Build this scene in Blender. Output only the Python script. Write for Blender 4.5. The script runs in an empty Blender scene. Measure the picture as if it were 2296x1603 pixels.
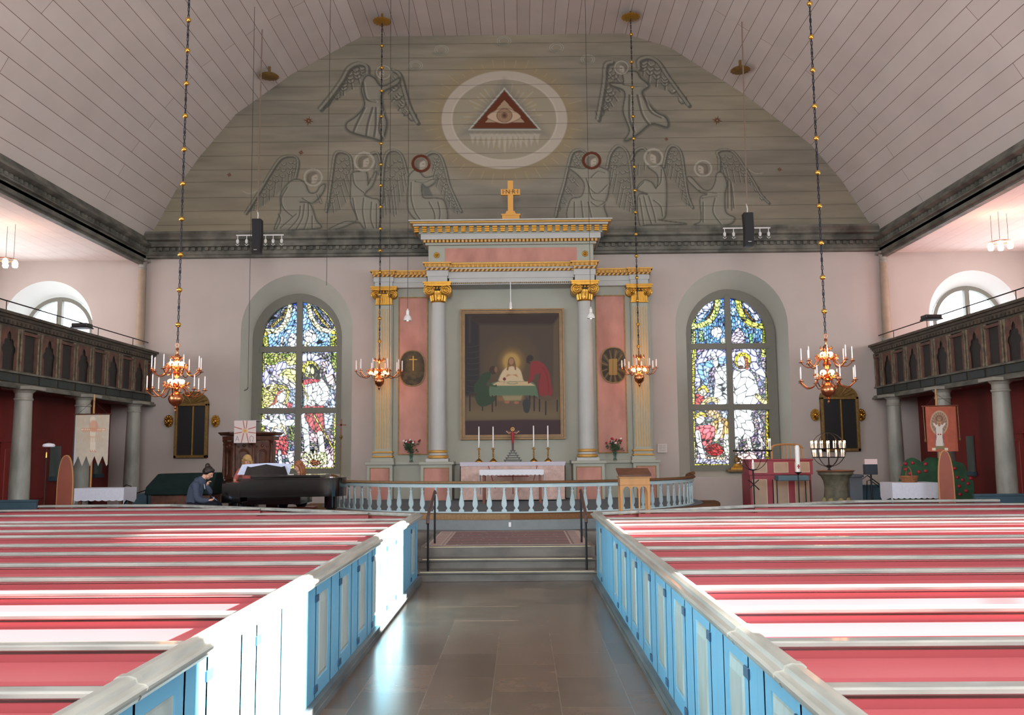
import bpy, bmesh, math, random
import numpy as np
from mathutils import Vector, Matrix
from mathutils.geometry import tessellate_polygon
R = random.Random(7)
C = bpy.context.scene.collection
sc = bpy.context.scene
PI = math.pi
# ------------------------------------------------------------------ camera (fitted to the photograph)
F_PX, PITCH, YAW, ROLL, CX, CZ = 1966.0, .1091, -.0099, .0084, .2445, 2.0
cam_d = bpy.data.cameras.new('camera'); cam = bpy.data.objects.new('camera', cam_d); C.objects.link(cam)
cam_d.sensor_width = 36; cam_d.lens = F_PX / 2296 * 36; cam_d.clip_end = 200; cam_d.clip_start = .05
_fw = Vector((math.sin(YAW) * math.cos(PITCH), math.cos(YAW) * math.cos(PITCH), math.sin(PITCH)))
_rt = Vector((math.cos(YAW), -math.sin(YAW), 0)); _up = _rt.cross(_fw)
_r2 = _rt * math.cos(ROLL) - _up * math.sin(ROLL); _u2 = _up * math.cos(ROLL) + _rt * math.sin(ROLL)
cam.matrix_world = Matrix(((_r2.x, _u2.x, -_fw.x, CX), (_r2.y, _u2.y, -_fw.y, 0), (_r2.z, _u2.z, -_fw.z, CZ), (0, 0, 0, 1)))
sc.camera = cam
# ------------------------------------------------------------------ render look
sc.view_settings.view_transform = 'Standard'; sc.view_settings.look = 'None'
sc.view_settings.gamma = 1; sc.view_settings.use_curve_mapping = False
sc.view_settings.exposure = 0.0
sc.cycles.max_bounces = 7; sc.cycles.diffuse_bounces = 4; sc.cycles.glossy_bounces = 3
sc.cycles.transparent_max_bounces = 8; sc.cycles.transmission_bounces = 4
sc.cycles.caustics_reflective = False; sc.cycles.caustics_refractive = False
sc.cycles.sample_clamp_indirect = 6; sc.cycles.use_denoising = True
sc.cycles.use_adaptive_sampling = True; sc.cycles.adaptive_threshold = .02
# ------------------------------------------------------------------ sky, sun and window daylight
wd = bpy.data.worlds.new('world'); sc.world = wd; wd.use_nodes = True
_bg = wd.node_tree.nodes['Background']; _bg.inputs['Color'].default_value = (.80, .90, 1.0, 1); _bg.inputs['Strength'].default_value = 6.5
SUN_TAN = .385
sun_d = bpy.data.lights.new('sun', 'SUN'); sun = bpy.data.objects.new('sun', sun_d); C.objects.link(sun)
sun_d.energy = 85; sun_d.angle = .012; sun_d.color = (1, .93, .84)
sun.rotation_euler = Vector((-1, -.0, -SUN_TAN)).to_track_quat('-Z', 'Y').to_euler()
def window_light(name, loc, direction, sx, sz, watts, color=(.86, .93, 1), spread=PI):
    d = bpy.data.lights.new(name, 'AREA'); d.shape = 'RECTANGLE'; d.size = sx; d.size_y = sz; d.energy = watts; d.color = color; d.spread = spread
    o = bpy.data.objects.new(name, d); C.objects.link(o); o.location = loc
    o.rotation_euler = Vector(direction).to_track_quat('-Z', 'Z').to_euler(); return o
# daylight area lights added at the unseen windows (right = sunny side, left, west end)
for _y in (.3, 5.7, 11.15):
    window_light('daylight_fill', (10.75, _y, 4.7), (-1, 0, -.05), 2.3, 4.8, 270)
    window_light('daylight_fill', (-10.75, _y, 4.7), (1, 0, -.05), 2.3, 4.8, 270)
window_light('daylight_fill', (0, -3.8, 6.5), (0, 1, -.08), 6, 5, 1600, (1, .96, .92))  # fill lamp added behind the camera to brighten the east end
for _s in (-1, 1):  # area lights added at unseen gallery windows to brighten the aisles
    for _y in (18.4, 22.4):
        window_light('daylight_fill', (15.3 * _s, _y, 5.7), (-_s, 0, .1), 1.8, 2.2, 110, (1, .9, .84))
# ------------------------------------------------------------------ measuring helpers
def ray(px, py):
    U, V = px - 1148, py - 801.5
    u = math.cos(ROLL) * U - math.sin(ROLL) * V; v = math.sin(ROLL) * U + math.cos(ROLL) * V
    x, y, z = u / F_PX, 1.0, -v / F_PX
    y, z = math.cos(PITCH) * y - math.sin(PITCH) * z, math.sin(PITCH) * y + math.cos(PITCH) * z
    return math.cos(YAW) * x + math.sin(YAW) * y, -math.sin(YAW) * x + math.cos(YAW) * y, z
def at(px, py, Y):
    x, y, z = ray(px, py); t = Y / y; return Vector((CX + x * t, Y, CZ + z * t))
def at_np(px, py, Y):
    U, V = px - 1148, py - 801.5
    u = math.cos(ROLL) * U - math.sin(ROLL) * V; v = math.sin(ROLL) * U + math.cos(ROLL) * V
    x, y, z = u / F_PX, 1.0 + 0 * u, -v / F_PX
    y, z = math.cos(PITCH) * y - math.sin(PITCH) * z, math.sin(PITCH) * y + math.cos(PITCH) * z
    x, y = math.cos(YAW) * x + math.sin(YAW) * y, -math.sin(YAW) * x + math.cos(YAW) * y
    return CX + x * Y / y, CZ + z * Y / y
def pix_np(x, Y, z):
    x = x - CX; z = z - CZ; y = Y + 0 * x
    x, y = math.cos(YAW) * x - math.sin(YAW) * y, math.sin(YAW) * x + math.cos(YAW) * y
    y, z = math.cos(PITCH) * y + math.sin(PITCH) * z, -math.sin(PITCH) * y + math.cos(PITCH) * z
    u, v = F_PX * x / y, -F_PX * z / y
    return 1148 + math.cos(ROLL) * u + math.sin(ROLL) * v, 801.5 - math.sin(ROLL) * u + math.cos(ROLL) * v
# ------------------------------------------------------------------ colour and materials
def lin(c):
    if isinstance(c, str):
        c = c.lstrip('#'); c = [int(c[i:i + 2], 16) / 255 for i in (0, 2, 4)]
    return tuple(v / 12.92 if v <= .04045 else ((v + .055) / 1.055) ** 2.4 for v in c)
def mat(name, col, rough=.6, metal=0., noise=.0, scale=6., col2=None, spec=.5, bump=0., stretch=(1, 1, 1), coat=0., emit=None, es=0., detail=4.):
    m = bpy.data.materials.new(name); m.use_nodes = True; nt = m.node_tree; b = nt.nodes['Principled BSDF']
    c = lin(col); b.inputs['Base Color'].default_value = (*c, 1); b.inputs['Roughness'].default_value = rough
    b.inputs['Metallic'].default_value = metal; b.inputs['Specular IOR Level'].default_value = spec
    if coat: b.inputs['Coat Weight'].default_value = coat; b.inputs['Coat Roughness'].default_value = .08
    if noise > 0 or col2 or bump:
        tc = nt.nodes.new('ShaderNodeTexCoord'); mp = nt.nodes.new('ShaderNodeMapping'); n = nt.nodes.new('ShaderNodeTexNoise')
        mp.inputs['Scale'].default_value = stretch; n.inputs['Scale'].default_value = scale; n.inputs['Detail'].default_value = detail
        nt.links.new(tc.outputs['Object'], mp.inputs['Vector']); nt.links.new(mp.outputs['Vector'], n.inputs['Vector'])
        r = nt.nodes.new('ShaderNodeValToRGB'); c2 = lin(col2) if col2 else tuple(v * (1 - noise) for v in c)
        r.color_ramp.elements[0].position = .35; r.color_ramp.elements[1].position = .65
        r.color_ramp.elements[0].color = (*c2, 1); r.color_ramp.elements[1].color = (*c, 1)
        nt.links.new(n.outputs['Fac'], r.inputs['Fac']); nt.links.new(r.outputs['Color'], b.inputs['Base Color'])
        if bump:
            bp = nt.nodes.new('ShaderNodeBump'); bp.inputs['Strength'].default_value = bump; bp.inputs['Distance'].default_value = .02
            nt.links.new(n.outputs['Fac'], bp.inputs['Height']); nt.links.new(bp.outputs['Normal'], b.inputs['Normal'])
    if emit: b.inputs['Emission Color'].default_value = (*lin(emit), 1); b.inputs['Emission Strength'].default_value = es; m.cycles.emission_sampling = 'NONE'
    return m
def brick_mat(name, col1, col2, mortar, bw, rh, ms, rough, uv=False, offset=.5, spec=.5, bump=.0, noise=.15, coord_rot=(0, 0, 0), loc=(0, 0, 0), nscale=3, rough2=None):
    m = bpy.data.materials.new(name); m.use_nodes = True; nt = m.node_tree; b = nt.nodes['Principled BSDF']
    tc = nt.nodes.new('ShaderNodeTexCoord'); mp = nt.nodes.new('ShaderNodeMapping'); mp.inputs['Rotation'].default_value = coord_rot; mp.inputs['Location'].default_value = loc
    nt.links.new(tc.outputs['UV' if uv else 'Object'], mp.inputs['Vector'])
    br = nt.nodes.new('ShaderNodeTexBrick'); br.inputs['Scale'].default_value = 1; br.inputs['Brick Width'].default_value = bw
    br.inputs['Row Height'].default_value = rh; br.inputs['Mortar Size'].default_value = ms; br.offset = offset
    br.inputs['Color1'].default_value = (*lin(col1), 1); br.inputs['Color2'].default_value = (*lin(col2), 1); br.inputs['Mortar'].default_value = (*lin(mortar), 1)
    br.inputs['Mortar Smooth'].default_value = .3
    nt.links.new(mp.outputs['Vector'], br.inputs['Vector'])
    n = nt.nodes.new('ShaderNodeTexNoise'); n.inputs['Scale'].default_value = nscale; n.inputs['Detail'].default_value = 5
    nt.links.new(tc.outputs['Object'], n.inputs['Vector'])
    mr = nt.nodes.new('ShaderNodeMapRange'); mr.inputs['From Min'].default_value = .3; mr.inputs['From Max'].default_value = .7
    mr.inputs['To Min'].default_value = 1 - noise; mr.inputs['To Max'].default_value = 1 + noise
    nt.links.new(n.outputs['Fac'], mr.inputs['Value'])
    mx = nt.nodes.new('ShaderNodeVectorMath'); mx.operation = 'SCALE'
    nt.links.new(br.outputs['Color'], mx.inputs[0]); nt.links.new(mr.outputs['Result'], mx.inputs['Scale'])
    nt.links.new(mx.outputs['Vector'], b.inputs['Base Color'])
    b.inputs['Roughness'].default_value = rough; b.inputs['Specular IOR Level'].default_value = spec
    if rough2 is not None:
        m2 = nt.nodes.new('ShaderNodeMapRange'); m2.inputs['To Min'].default_value = rough; m2.inputs['To Max'].default_value = rough2
        nt.links.new(n.outputs['Fac'], m2.inputs['Value']); nt.links.new(m2.outputs['Result'], b.inputs['Roughness'])
    if bump:
        bp = nt.nodes.new('ShaderNodeBump'); bp.inputs['Strength'].default_value = bump; bp.inputs['Distance'].default_value = .01; bp.invert = True
        nt.links.new(br.outputs['Fac'], bp.inputs['Height']); nt.links.new(bp.outputs['Normal'], b.inputs['Normal'])
    return m
def art_mat(name, rough=.7, spec=.3, glass=False):
    m = bpy.data.materials.new(name); m.use_nodes = True; nt = m.node_tree; b = nt.nodes['Principled BSDF']
    a = nt.nodes.new('ShaderNodeVertexColor'); a.layer_name = 'Col'
    if glass:
        nt.nodes.remove(b); out = nt.nodes['Material Output']; t = nt.nodes.new('ShaderNodeBsdfTransparent')
        g = nt.nodes.new('ShaderNodeBsdfGlossy'); g.inputs['Roughness'].default_value = .2; g.inputs['Color'].default_value = (.5, .5, .5, 1)
        mx = nt.nodes.new('ShaderNodeMixShader'); mx.inputs['Fac'].default_value = .05
        nt.links.new(a.outputs['Color'], t.inputs['Color']); nt.links.new(t.outputs[0], mx.inputs[1]); nt.links.new(g.outputs[0], mx.inputs[2])
        nt.links.new(mx.outputs[0], out.inputs['Surface'])
    else:
        nt.links.new(a.outputs['Color'], b.inputs['Base Color']); b.inputs['Roughness'].default_value = rough; b.inputs['Specular IOR Level'].default_value = spec
    return m
# ------------------------------------------------------------------ mesh helpers
class MB:
    def __init__(s): s.v = []; s.f = []; s.uv = None
    def add(s, vs, fs):
        n = len(s.v); s.v += [tuple(p) for p in vs]; s.f += [tuple(i + n for i in f) for f in fs]; return s
    def box(s, x0, x1, y0, y1, z0, z1):
        return s.add([(x0, y0, z0), (x1, y0, z0), (x1, y1, z0), (x0, y1, z0), (x0, y0, z1), (x1, y0, z1), (x1, y1, z1), (x0, y1, z1)],
                     [(0, 3, 2, 1), (4, 5, 6, 7), (0, 1, 5, 4), (1, 2, 6, 5), (2, 3, 7, 6), (3, 0, 4, 7)])
    def bar(s, a, b, w, h=None, up=(0, 0, 1)):
        a = Vector(a); b = Vector(b); h = h or w; d = (b - a).normalized(); u = Vector(up)
        if abs(d.dot(u)) > .95: u = Vector((1, 0, 0))
        r = d.cross(u).normalized() * w / 2; u = r.cross(d).normalized() * h / 2
        vs = [a - r - u, a + r - u, a + r + u, a - r + u, b - r - u, b + r - u, b + r + u, b - r + u]
        return s.add(vs, [(0, 1, 2, 3), (7, 6, 5, 4), (0, 4, 5, 1), (1, 5, 6, 2), (2, 6, 7, 3), (3, 7, 4, 0)])
    def tube(s, pts, r, n=8, close=False):
        pts = [Vector(p) for p in pts]; N = len(pts); rs = r if isinstance(r, (list, tuple)) else [r] * N; vs = []; fs = []
        up = None
        for i, p in enumerate(pts):
            if close: d = pts[(i + 1) % N] - pts[i - 1]
            else: d = pts[min(i + 1, N - 1)] - pts[max(i - 1, 0)]
            d.normalize()
            if up is None or abs(up.dot(d)) > .98: up = Vector((0, 0, 1)) if abs(d.z) < .9 else Vector((0, 1, 0))
            a = d.cross(up).normalized(); b2 = d.cross(a).normalized(); up = -b2 if b2.dot(up) < 0 else b2
            for k in range(n):
                t = 2 * PI * k / n; vs.append(p + a * math.cos(t) * rs[i] + b2 * math.sin(t) * rs[i])
        for i in range(N if close else N - 1):
            j = (i + 1) % N
            for k in range(n): fs.append((i * n + k, i * n + (k + 1) % n, j * n + (k + 1) % n, j * n + k))
        if not close: fs.append(tuple(range(n))[::-1]); fs.append(tuple((N - 1) * n + k for k in range(n)))
        return s.add(vs, fs)
    def lathe(s, prof, c=(0, 0, 0), n=20, a0=0, a1=2 * PI, sx=1, sy=1):
        full = abs(a1 - a0 - 2 * PI) < 1e-6; m = n if full else n + 1; vs = []; fs = []
        for (r, z) in prof:
            for k in range(m):
                t = a0 + (a1 - a0) * k / n; vs.append((c[0] + r * math.cos(t) * sx, c[1] + r * math.sin(t) * sy, c[2] + z))
        for i in range(len(prof) - 1):
            for k in range(n): fs.append((i * m + k, i * m + (k + 1) % m, (i + 1) * m + (k + 1) % m, (i + 1) * m + k))
        if full:
            fs.append(tuple(range(m))[::-1]); fs.append(tuple((len(prof) - 1) * m + k for k in range(m)))
        return s.add(vs, fs)
    def ball(s, c, r, n=12, sz=1.):
        k = max(5, n // 2); return s.lathe([(max(r * math.sin(PI * i / k), r * .02), -r * sz * math.cos(PI * i / k)) for i in range(k + 1)], c, n)
    def prism(s, poly, d0, d1, plane='xz'):
        n = len(poly)
        def P(a, b, d): return (a, d, b) if plane == 'xz' else ((a, b, d) if plane == 'xy' else (d, a, b))
        vs = [P(a, b, d0) for a, b in poly] + [P(a, b, d1) for a, b in poly]
        tr = tessellate_polygon([[Vector((a, b, 0)) for a, b in poly]])
        fs = [tuple(t) for t in tr] + [tuple(i + n for i in t[::-1]) for t in tr] + [(i, (i + 1) % n, n + (i + 1) % n, n + i) for i in range(n)]
        return s.add(vs, fs)
    def holed(s, outer, holes, y, plane='xz'):
        loops = [[Vector((a, b, 0)) for a, b in l] for l in [outer] + holes]; flat = [p for l in loops for p in l]
        tr = tessellate_polygon(loops)
        vs = [(p.x, y, p.y) if plane == 'xz' else (y, p.x, p.y) for p in flat]
        return s.add(vs, [tuple(t) for t in tr])
    def xform(s, M): s.v = [tuple(M @ Vector(p)) for p in s.v]; return s
    def build(s, name, m, parent=None, smooth=None, bevel=0, world=False, base=True, sub=0, mats=None):
        vs = [Vector(p) for p in s.v]; off = Vector((0, 0, 0))
        if parent is not None:
            if world:
                q = parent; acc = Vector((0, 0, 0))
                while q is not None: acc += q.location; q = q.parent
                vs = [p - acc for p in vs]
        elif base and vs:
            off = Vector(((min(p.x for p in vs) + max(p.x for p in vs)) / 2, (min(p.y for p in vs) + max(p.y for p in vs)) / 2, min(p.z for p in vs))); vs = [p - off for p in vs]
        me = bpy.data.meshes.new(name); me.from_pydata(vs, [], s.f); me.update()
        bm = bmesh.new(); bm.from_mesh(me); bmesh.ops.recalc_face_normals(bm, faces=bm.faces); bm.to_mesh(me); bm.free()
        for k in (m if isinstance(m, (list, tuple)) else [m]): me.materials.append(k)
        o = bpy.data.objects.new(name, me); C.objects.link(o); o.location = off
        if parent is not None: o.parent = parent
        if smooth is None or smooth:
            me.polygons.foreach_set('use_smooth', [True] * len(me.polygons))
            if smooth is None or smooth is not True:
                md = o.modifiers.new('e', 'EDGE_SPLIT'); md.split_angle = smooth if isinstance(smooth, float) else .6
        if bevel:
            b = o.modifiers.new('b', 'BEVEL'); b.width = bevel; b.segments = 2; b.limit_method = 'ANGLE'; o.modifiers.move(len(o.modifiers) - 1, 0)
        if sub: 
            q = o.modifiers.new('s', 'SUBSURF'); q.levels = sub; q.render_levels = sub
        return o
def tag(o, label, cat=None, group=None, kind=None):
    if label: o['label'] = label
    if cat: o['category'] = cat
    if group: o['group'] = group
    if kind: o['kind'] = kind
    return o
def thing(name, loc, label, cat, group=None, rz=0):
    o = bpy.data.objects.new(name, None); C.objects.link(o); o.location = loc; o.rotation_euler = (0, 0, rz); o.empty_display_size = .1
    return tag(o, label, cat, group)
def struct(o, label=None, cat=None): o['kind'] = 'structure'; return tag(o, label, cat)
def copy_tree(o, parent=None):
    c = o.copy(); C.objects.link(c); c.parent = parent
    for ch in list(o.children): copy_tree(ch, c)
    return c
def arch_pts(cx, hw, z0, zs, n=24, rz=None):
    "outline of an arched opening: bottom z0, springing zs, half width hw"
    rz = rz or hw
    return [(cx - hw, z0)] + [(cx - hw * math.cos(PI * i / n), zs + rz * math.sin(PI * i / n)) for i in range(n + 1)] + [(cx + hw, z0)]
# ================================================================== STRUCTURE
M = {}
M['wall'] = mat('plaster', '#bbb1ab', .9, noise=.05, scale=1.3, spec=.2)
M['niche'] = mat('niche plaster', '#b9b9ae', .9, noise=.05, scale=1.5, spec=.2)
M['redwall'] = mat('red boards', '#7d2420', .55, noise=.25, scale=2, stretch=(1, 1, .15))
M['marble'] = mat('grey marbling', '#77766c', .6, col2='#4c4d47', scale=2.2, detail=8, spec=.3)
M['marble_l'] = mat('grey marbling light', '#93938a', .6, col2='#75766e', scale=2.2, detail=8, spec=.3)
M['column'] = mat('marbled column', '#a3a39a', .45, col2='#7a7c75', scale=3, detail=8, stretch=(1, 1, .3))
M['capital'] = mat('column capital', '#9c9a90', .6, noise=.15)
M['upcol'] = mat('upper column', '#a79480', .6, noise=.15, scale=4)
M['ceil'] = brick_mat('ceiling boards', '#cdc4bd', '#c5bbb4', '#5c453a', 11, .36, .0065, .85, uv=True, spec=.15, noise=.05, nscale=1)
M['aislec'] = brick_mat('aisle ceiling', '#e6dcd6', '#e2d8d2', '#c8bab2', 6, .4, .006, .85, spec=.15, noise=.03, coord_rot=(0, 0, PI / 2))
M['floor'] = brick_mat('stone slabs', '#6e5a4c', '#56483e', '#6f655c', .95, .56, .004, .25, spec=.5, noise=.13, coord_rot=(0, 0, PI / 2), loc=(.3, .02, 0), nscale=4)
M['step'] = mat('step stone', '#6c655e', .4, col2='#4a443f', scale=3, detail=8, stretch=(.5, 1, 1))
M['nosing'] = mat('step nosing', '#cdbf9e', .4, metal=.3)
M['dais'] = mat('dais paint', '#6f7678', .5, noise=.1)
M['daisfloor'] = mat('dais carpet', '#65717a', .9, noise=.1)
M['frame'] = mat('window frame paint', '#74746a', .6, noise=.06)
YW = 25.1
VAULT = [(-10.65, 8.28), (-9.84, 9.87), (-9.2, 10.82), (-8.16, 12.11), (-6.48, 13.35), (-4.45, 14.47), (3.41, 14.47), (4.77, 14.02), (6.92, 12.55), (8.84, 10.97), (9.7, 9.86), (10.66, 8.2)]
# floor
fl = MB().box(-15.6, 15.6, -4, 25.4, -.2, 0).build('floor', M['floor'], smooth=False); struct(fl)
# raised chancel floor with its three steps
ch = MB().box(-15.5, 15.5, 17.55, 25.1, 0, .465)
ch.box(-1.44, 1.44, 14.75, 17.55, 0, .465)
struct(ch.build('floor_chancel', M['step'], smooth=False))
st = thing('stone_steps', (0, 14.05, 0), 'three grey stone steps rising from the aisle to the chancel', 'steps'); st['kind'] = 'structure'
for i, (y0, z) in enumerate([(14.05, .157), (14.41, .312), (14.77, .469)]):
    w = 1.45 - .0 * i
    MB().box(-w + .03, w - .03, y0 + .05, 14.9 if i < 2 else 15.15, max(0, z - .157), z - .035).box(-w, w, y0, 15.0 if i < 2 else 15.15, z - .035, z).build('step', M['step'], st, world=True, smooth=False, bevel=.004)
    MB().box(-w + .08, w - .08, y0 - .003, y0 + .025, z - .006, z + .004).build('nosing_strip', M['nosing'], st, world=True, smooth=False)
# east wall with niches
NL, NR, GL, GR = -6.235, 6.335, -13.53, 13.33
holes = [arch_pts(NL, 1.62, 1.3, 5.63), arch_pts(NR, 1.62, 1.3, 5.63), arch_pts(GL, 1.33, 4.0, 5.8), arch_pts(GR, 1.31, 4.0, 5.85)]
inner = [arch_pts(-6.40, 1.24, 1.50, 5.42), arch_pts(6.50, 1.25, 1.48, 5.42), arch_pts(-13.50, 1.02, 4.05, 5.72), arch_pts(13.45, 1.00, 4.05, 5.78)]
YI = 25.85
e = MB().holed([(-15.6, 0), (15.6, 0), (15.6, 8.0), (-15.6, 8.0)], holes, YW)
struct(e.build('wall_east', M['wall'], smooth=False, base=False))
M['niche_lit'] = mat('niche plaster lit tone', '#d6dad6', .9, noise=.03, scale=1.5, spec=.2)  # same niche plaster lightened, window glow put into the colour
for o, i, nm_, m_ in zip(holes, inner, ('trim_1', 'trim_2', 'trim_3', 'trim_4'), (M['niche'], M['niche'], M['niche_lit'], M['niche_lit'])):
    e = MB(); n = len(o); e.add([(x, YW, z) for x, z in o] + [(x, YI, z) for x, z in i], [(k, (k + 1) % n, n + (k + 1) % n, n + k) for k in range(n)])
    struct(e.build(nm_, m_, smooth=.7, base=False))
# nave side walls with tall windows, west end, gallery end walls
WY = (.3, 5.7, 11.15)
for s, nm in ((1, 'right'), (-1, 'left')):
    hs = [arch_pts(y, 1.1, 2.35, 6.35, 14, .85) for y in WY]
    for xx in (10.9, 11.4):
        b = MB().holed([(-4, 0), (15.5, 0), (15.5, 8.4), (-4, 8.4)], hs, s * xx, 'yz'); struct(b.build('wall_' + nm if xx < 11 else 'wall_%s_outer' % nm, M['wall'], smooth=False, base=False))
    b = MB()
    for o in hs:
        n = len(o); b.add([(s * 10.9, y, z) for y, z in o] + [(s * 11.4, y, z) for y, z in o], [(k, (k + 1) % n, n + (k + 1) % n, n + k) for k in range(n)])
    struct(b.build('trim_reveals_' + nm, M['niche'], smooth=False, base=False))
    for k, y in enumerate(WY):
        b = MB().box(s * 11.1 - .01, s * 11.1 + .01, y - .012, y + .012, 2.35, 7.2)
        for z in (3.9, 5.5): b.box(s * 11.1 - .01, s * 11.1 + .01, y - 1.18, y + 1.18, z - .01, z + .01)
        struct(b.build('window_%d' % (5 + k + (3 if s > 0 else 0)), M['frame'], smooth=False))
    # gallery bay: outer wall, end wall, ceiling
    hs = [arch_pts(y, .95, 4.4, 5.7, 12, .85) for y in (18.4, 22.4)]  # unseen openings put in for aisle light, kept low against direct sun
    struct(MB().holed([(15.5, 0), (25.1, 0), (25.1, 8.0), (15.5, 8.0)], hs, s * 15.5, 'yz').build('wall_%s_aisle' % nm, M['wall'], smooth=False, base=False))
    x0, x1 = sorted((s * 10.9, s * 15.6))
    struct(MB().box(x0, x1, 15.35, 15.5, 0, 8.0).build('wall_%s_end' % nm, M['wall'], smooth=False, base=False))
    x0, x1 = sorted((s * 10.62, s * 15.6))
    struct(MB().box(x0, x1, 15.4, 25.2, 7.72, 7.8).build('ceiling_aisle', M['aislec'], smooth=False, base=False))
b = MB().holed([(-11.4, 0), (11.4, 0), (11.4, 15), (-11.4, 15)], [arch_pts(0, 3, 4, 7.5, 20, 1.6)], -4); struct(b.build('wall_west', M['wall'], smooth=False, base=False))
b = MB().box(-.1, .1, -4.1, -3.95, 4, 9.1).box(-3, 3, -4.1, -3.95, 6.4, 6.55); struct(b.build('window_11', M['frame'], smooth=False))  # bars of the unseen west opening, added to hold the fill lamp
# vault with boards running along the nave (UV = metres along the boards / around the curve)
v = MB(); us = [0]
for a, c2 in zip(VAULT, VAULT[1:]): us.append(us[-1] + math.dist(a, c2))
pts = []; uu = []
for i in range(len(VAULT) - 1):
    for k in range(3):
        t = k / 3; pts.append((VAULT[i][0] * (1 - t) + VAULT[i + 1][0] * t, VAULT[i][1] * (1 - t) + VAULT[i + 1][1] * t)); uu.append(us[i] * (1 - t) + us[i + 1] * t)
pts.append(VAULT[-1]); uu.append(us[-1]); N = len(pts)
v.add([(x, y, z) for y in (-4, 25.2) for x, z in pts], [(i, i + 1, N + i + 1, N + i) for i in range(N - 1)])
o = v.build('ceiling', M['ceil'], smooth=False, base=False); struct(o)
uvl = o.data.uv_layers.new(name='UVMap')
for l in o.data.loops:
    i = l.vertex_index; uvl.data[l.index].uv = ((-4 if i < N else 25.2), uu[i % N])
# cornices: one swept profile per side and along the east wall
PROF = [(.0, 7.55), (.16, 7.55), (.16, 7.60), (.22, 7.62), (.22, 7.84), (.30, 7.86), (.30, 7.90), (.26, 7.90), (.26, 8.0), (.34, 8.02), (.42, 8.06), (.42, 8.12), (.36, 8.14), (.30, 8.2), (.24, 8.34), (.0, 8.42)]
for s, nm in ((-1, 'left'), (1, 'right')):
    b = MB(); X0 = 10.84
    pr = [(s * (X0 - d), z) for d, z in PROF]; n = len(pr)
    b.add([(x, y, z) for y in (-4, 25.1) for x, z in pr], [(i, (i + 1) % n, n + (i + 1) % n, n + i) for i in range(n)])
    y = -3.9
    while y < 24.9:
        xx = s * (X0 - .31); b.box(min(xx, s * (X0 - .24)), max(xx, s * (X0 - .24)), y, y + .09, 7.905, 7.995); y += .19
    struct(b.build('trim_cornice_' + nm, M['marble'], smooth=.5, base=False))
PE = [(.0, 7.74), (.2, 7.74), (.2, 7.80), (.24, 7.82), (.24, 7.92), (.22, 7.92), (.22, 8.02), (.32, 8.04), (.32, 8.12), (.26, 8.12), (.26, 8.20), (.36, 8.24), (.36, 8.30), (.44, 8.40), (.44, 8.46), (.0, 8.50)]
b = MB(); n = len(PE); b.add([(x, 25.1 - d, z) for x in (-10.62, 10.62) for d, z in PE], [(i, (i + 1) % n, n + (i + 1) % n, n + i) for i in range(n)])
x = -10.4
while x < 10.4: b.box(x, x + .1, 25.1 - .29, 25.1 - .2, 7.925, 8.015); x += .19
struct(b.build('trim_cornice_east', M['marble'], smooth=.5, base=False))
# upper wall columns at the east corners, gallery columns, galleries
def column(x, y, z0, z1, r, name, label, m, group=None, half=1.):
    t = thing(name, (x, y, z0), label, 'column', group); h = z1 - z0
    MB().lathe([(r * 1.5, 0), (r * 1.5, .06), (r * 1.3, .1), (r * 1.35, .16), (r * 1.1, .2)], n=20).build('base', M['capital'], t)
    MB().lathe([(r * 1.05, .2), (r * 1.08, h * .3), (r * .9, h - .3)], n=20).build('shaft', m, t)
    MB().lathe([(r * .9, h - .3), (r * 1.0, h - .28), (r * 1.0, h - .25), (r * .9, h - .24), (r * .9, h - .14), (r * 1.25, h - .07)], n=20).box(-r * 1.6, r * 1.6, -r * 1.6, r * 1.6, h - .07, h).build('capital', M['capital'], t)
    return t
for s, w in ((-1, 'left'), (1, 'right')):
    column(s * 10.74, 24.98, 5.0, 7.7, .115, 'wall_column', 'slender brown column rising from the %s gallery to the cornice corner' % w, M['upcol'])
    for k, y in enumerate((15.9, 18.55, 21.1, 23.9)):
        if k == 0: continue
        lb = ['', 'grey marbled gallery column on the %s, nearest to the pews' % w, 'grey marbled gallery column on the %s, behind the banner' % w, 'grey marbled column under the east end of the %s gallery' % w][k]
        column(s * 10.35, y, .465, 3.5, .19, 'gallery_column', lb, M['column'], 'marbled columns carrying the galleries')
    x0, x1 = sorted((s * 10.42, s * 15.5))
    g = MB().box(x0, x1, 15.5, 25.1, 3.5, 3.62); struct(g.build('floor_gallery', M['redwall'], smooth=False, base=False))
    xw = s * 11.55; x0, x1 = sorted((xw, xw + s * .08))
    struct(MB().box(x0, x1, 15.5, 25.1, .0, 3.5).build('wall_under_gallery_' + w, M['redwall'], smooth=False, base=False))
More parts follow.
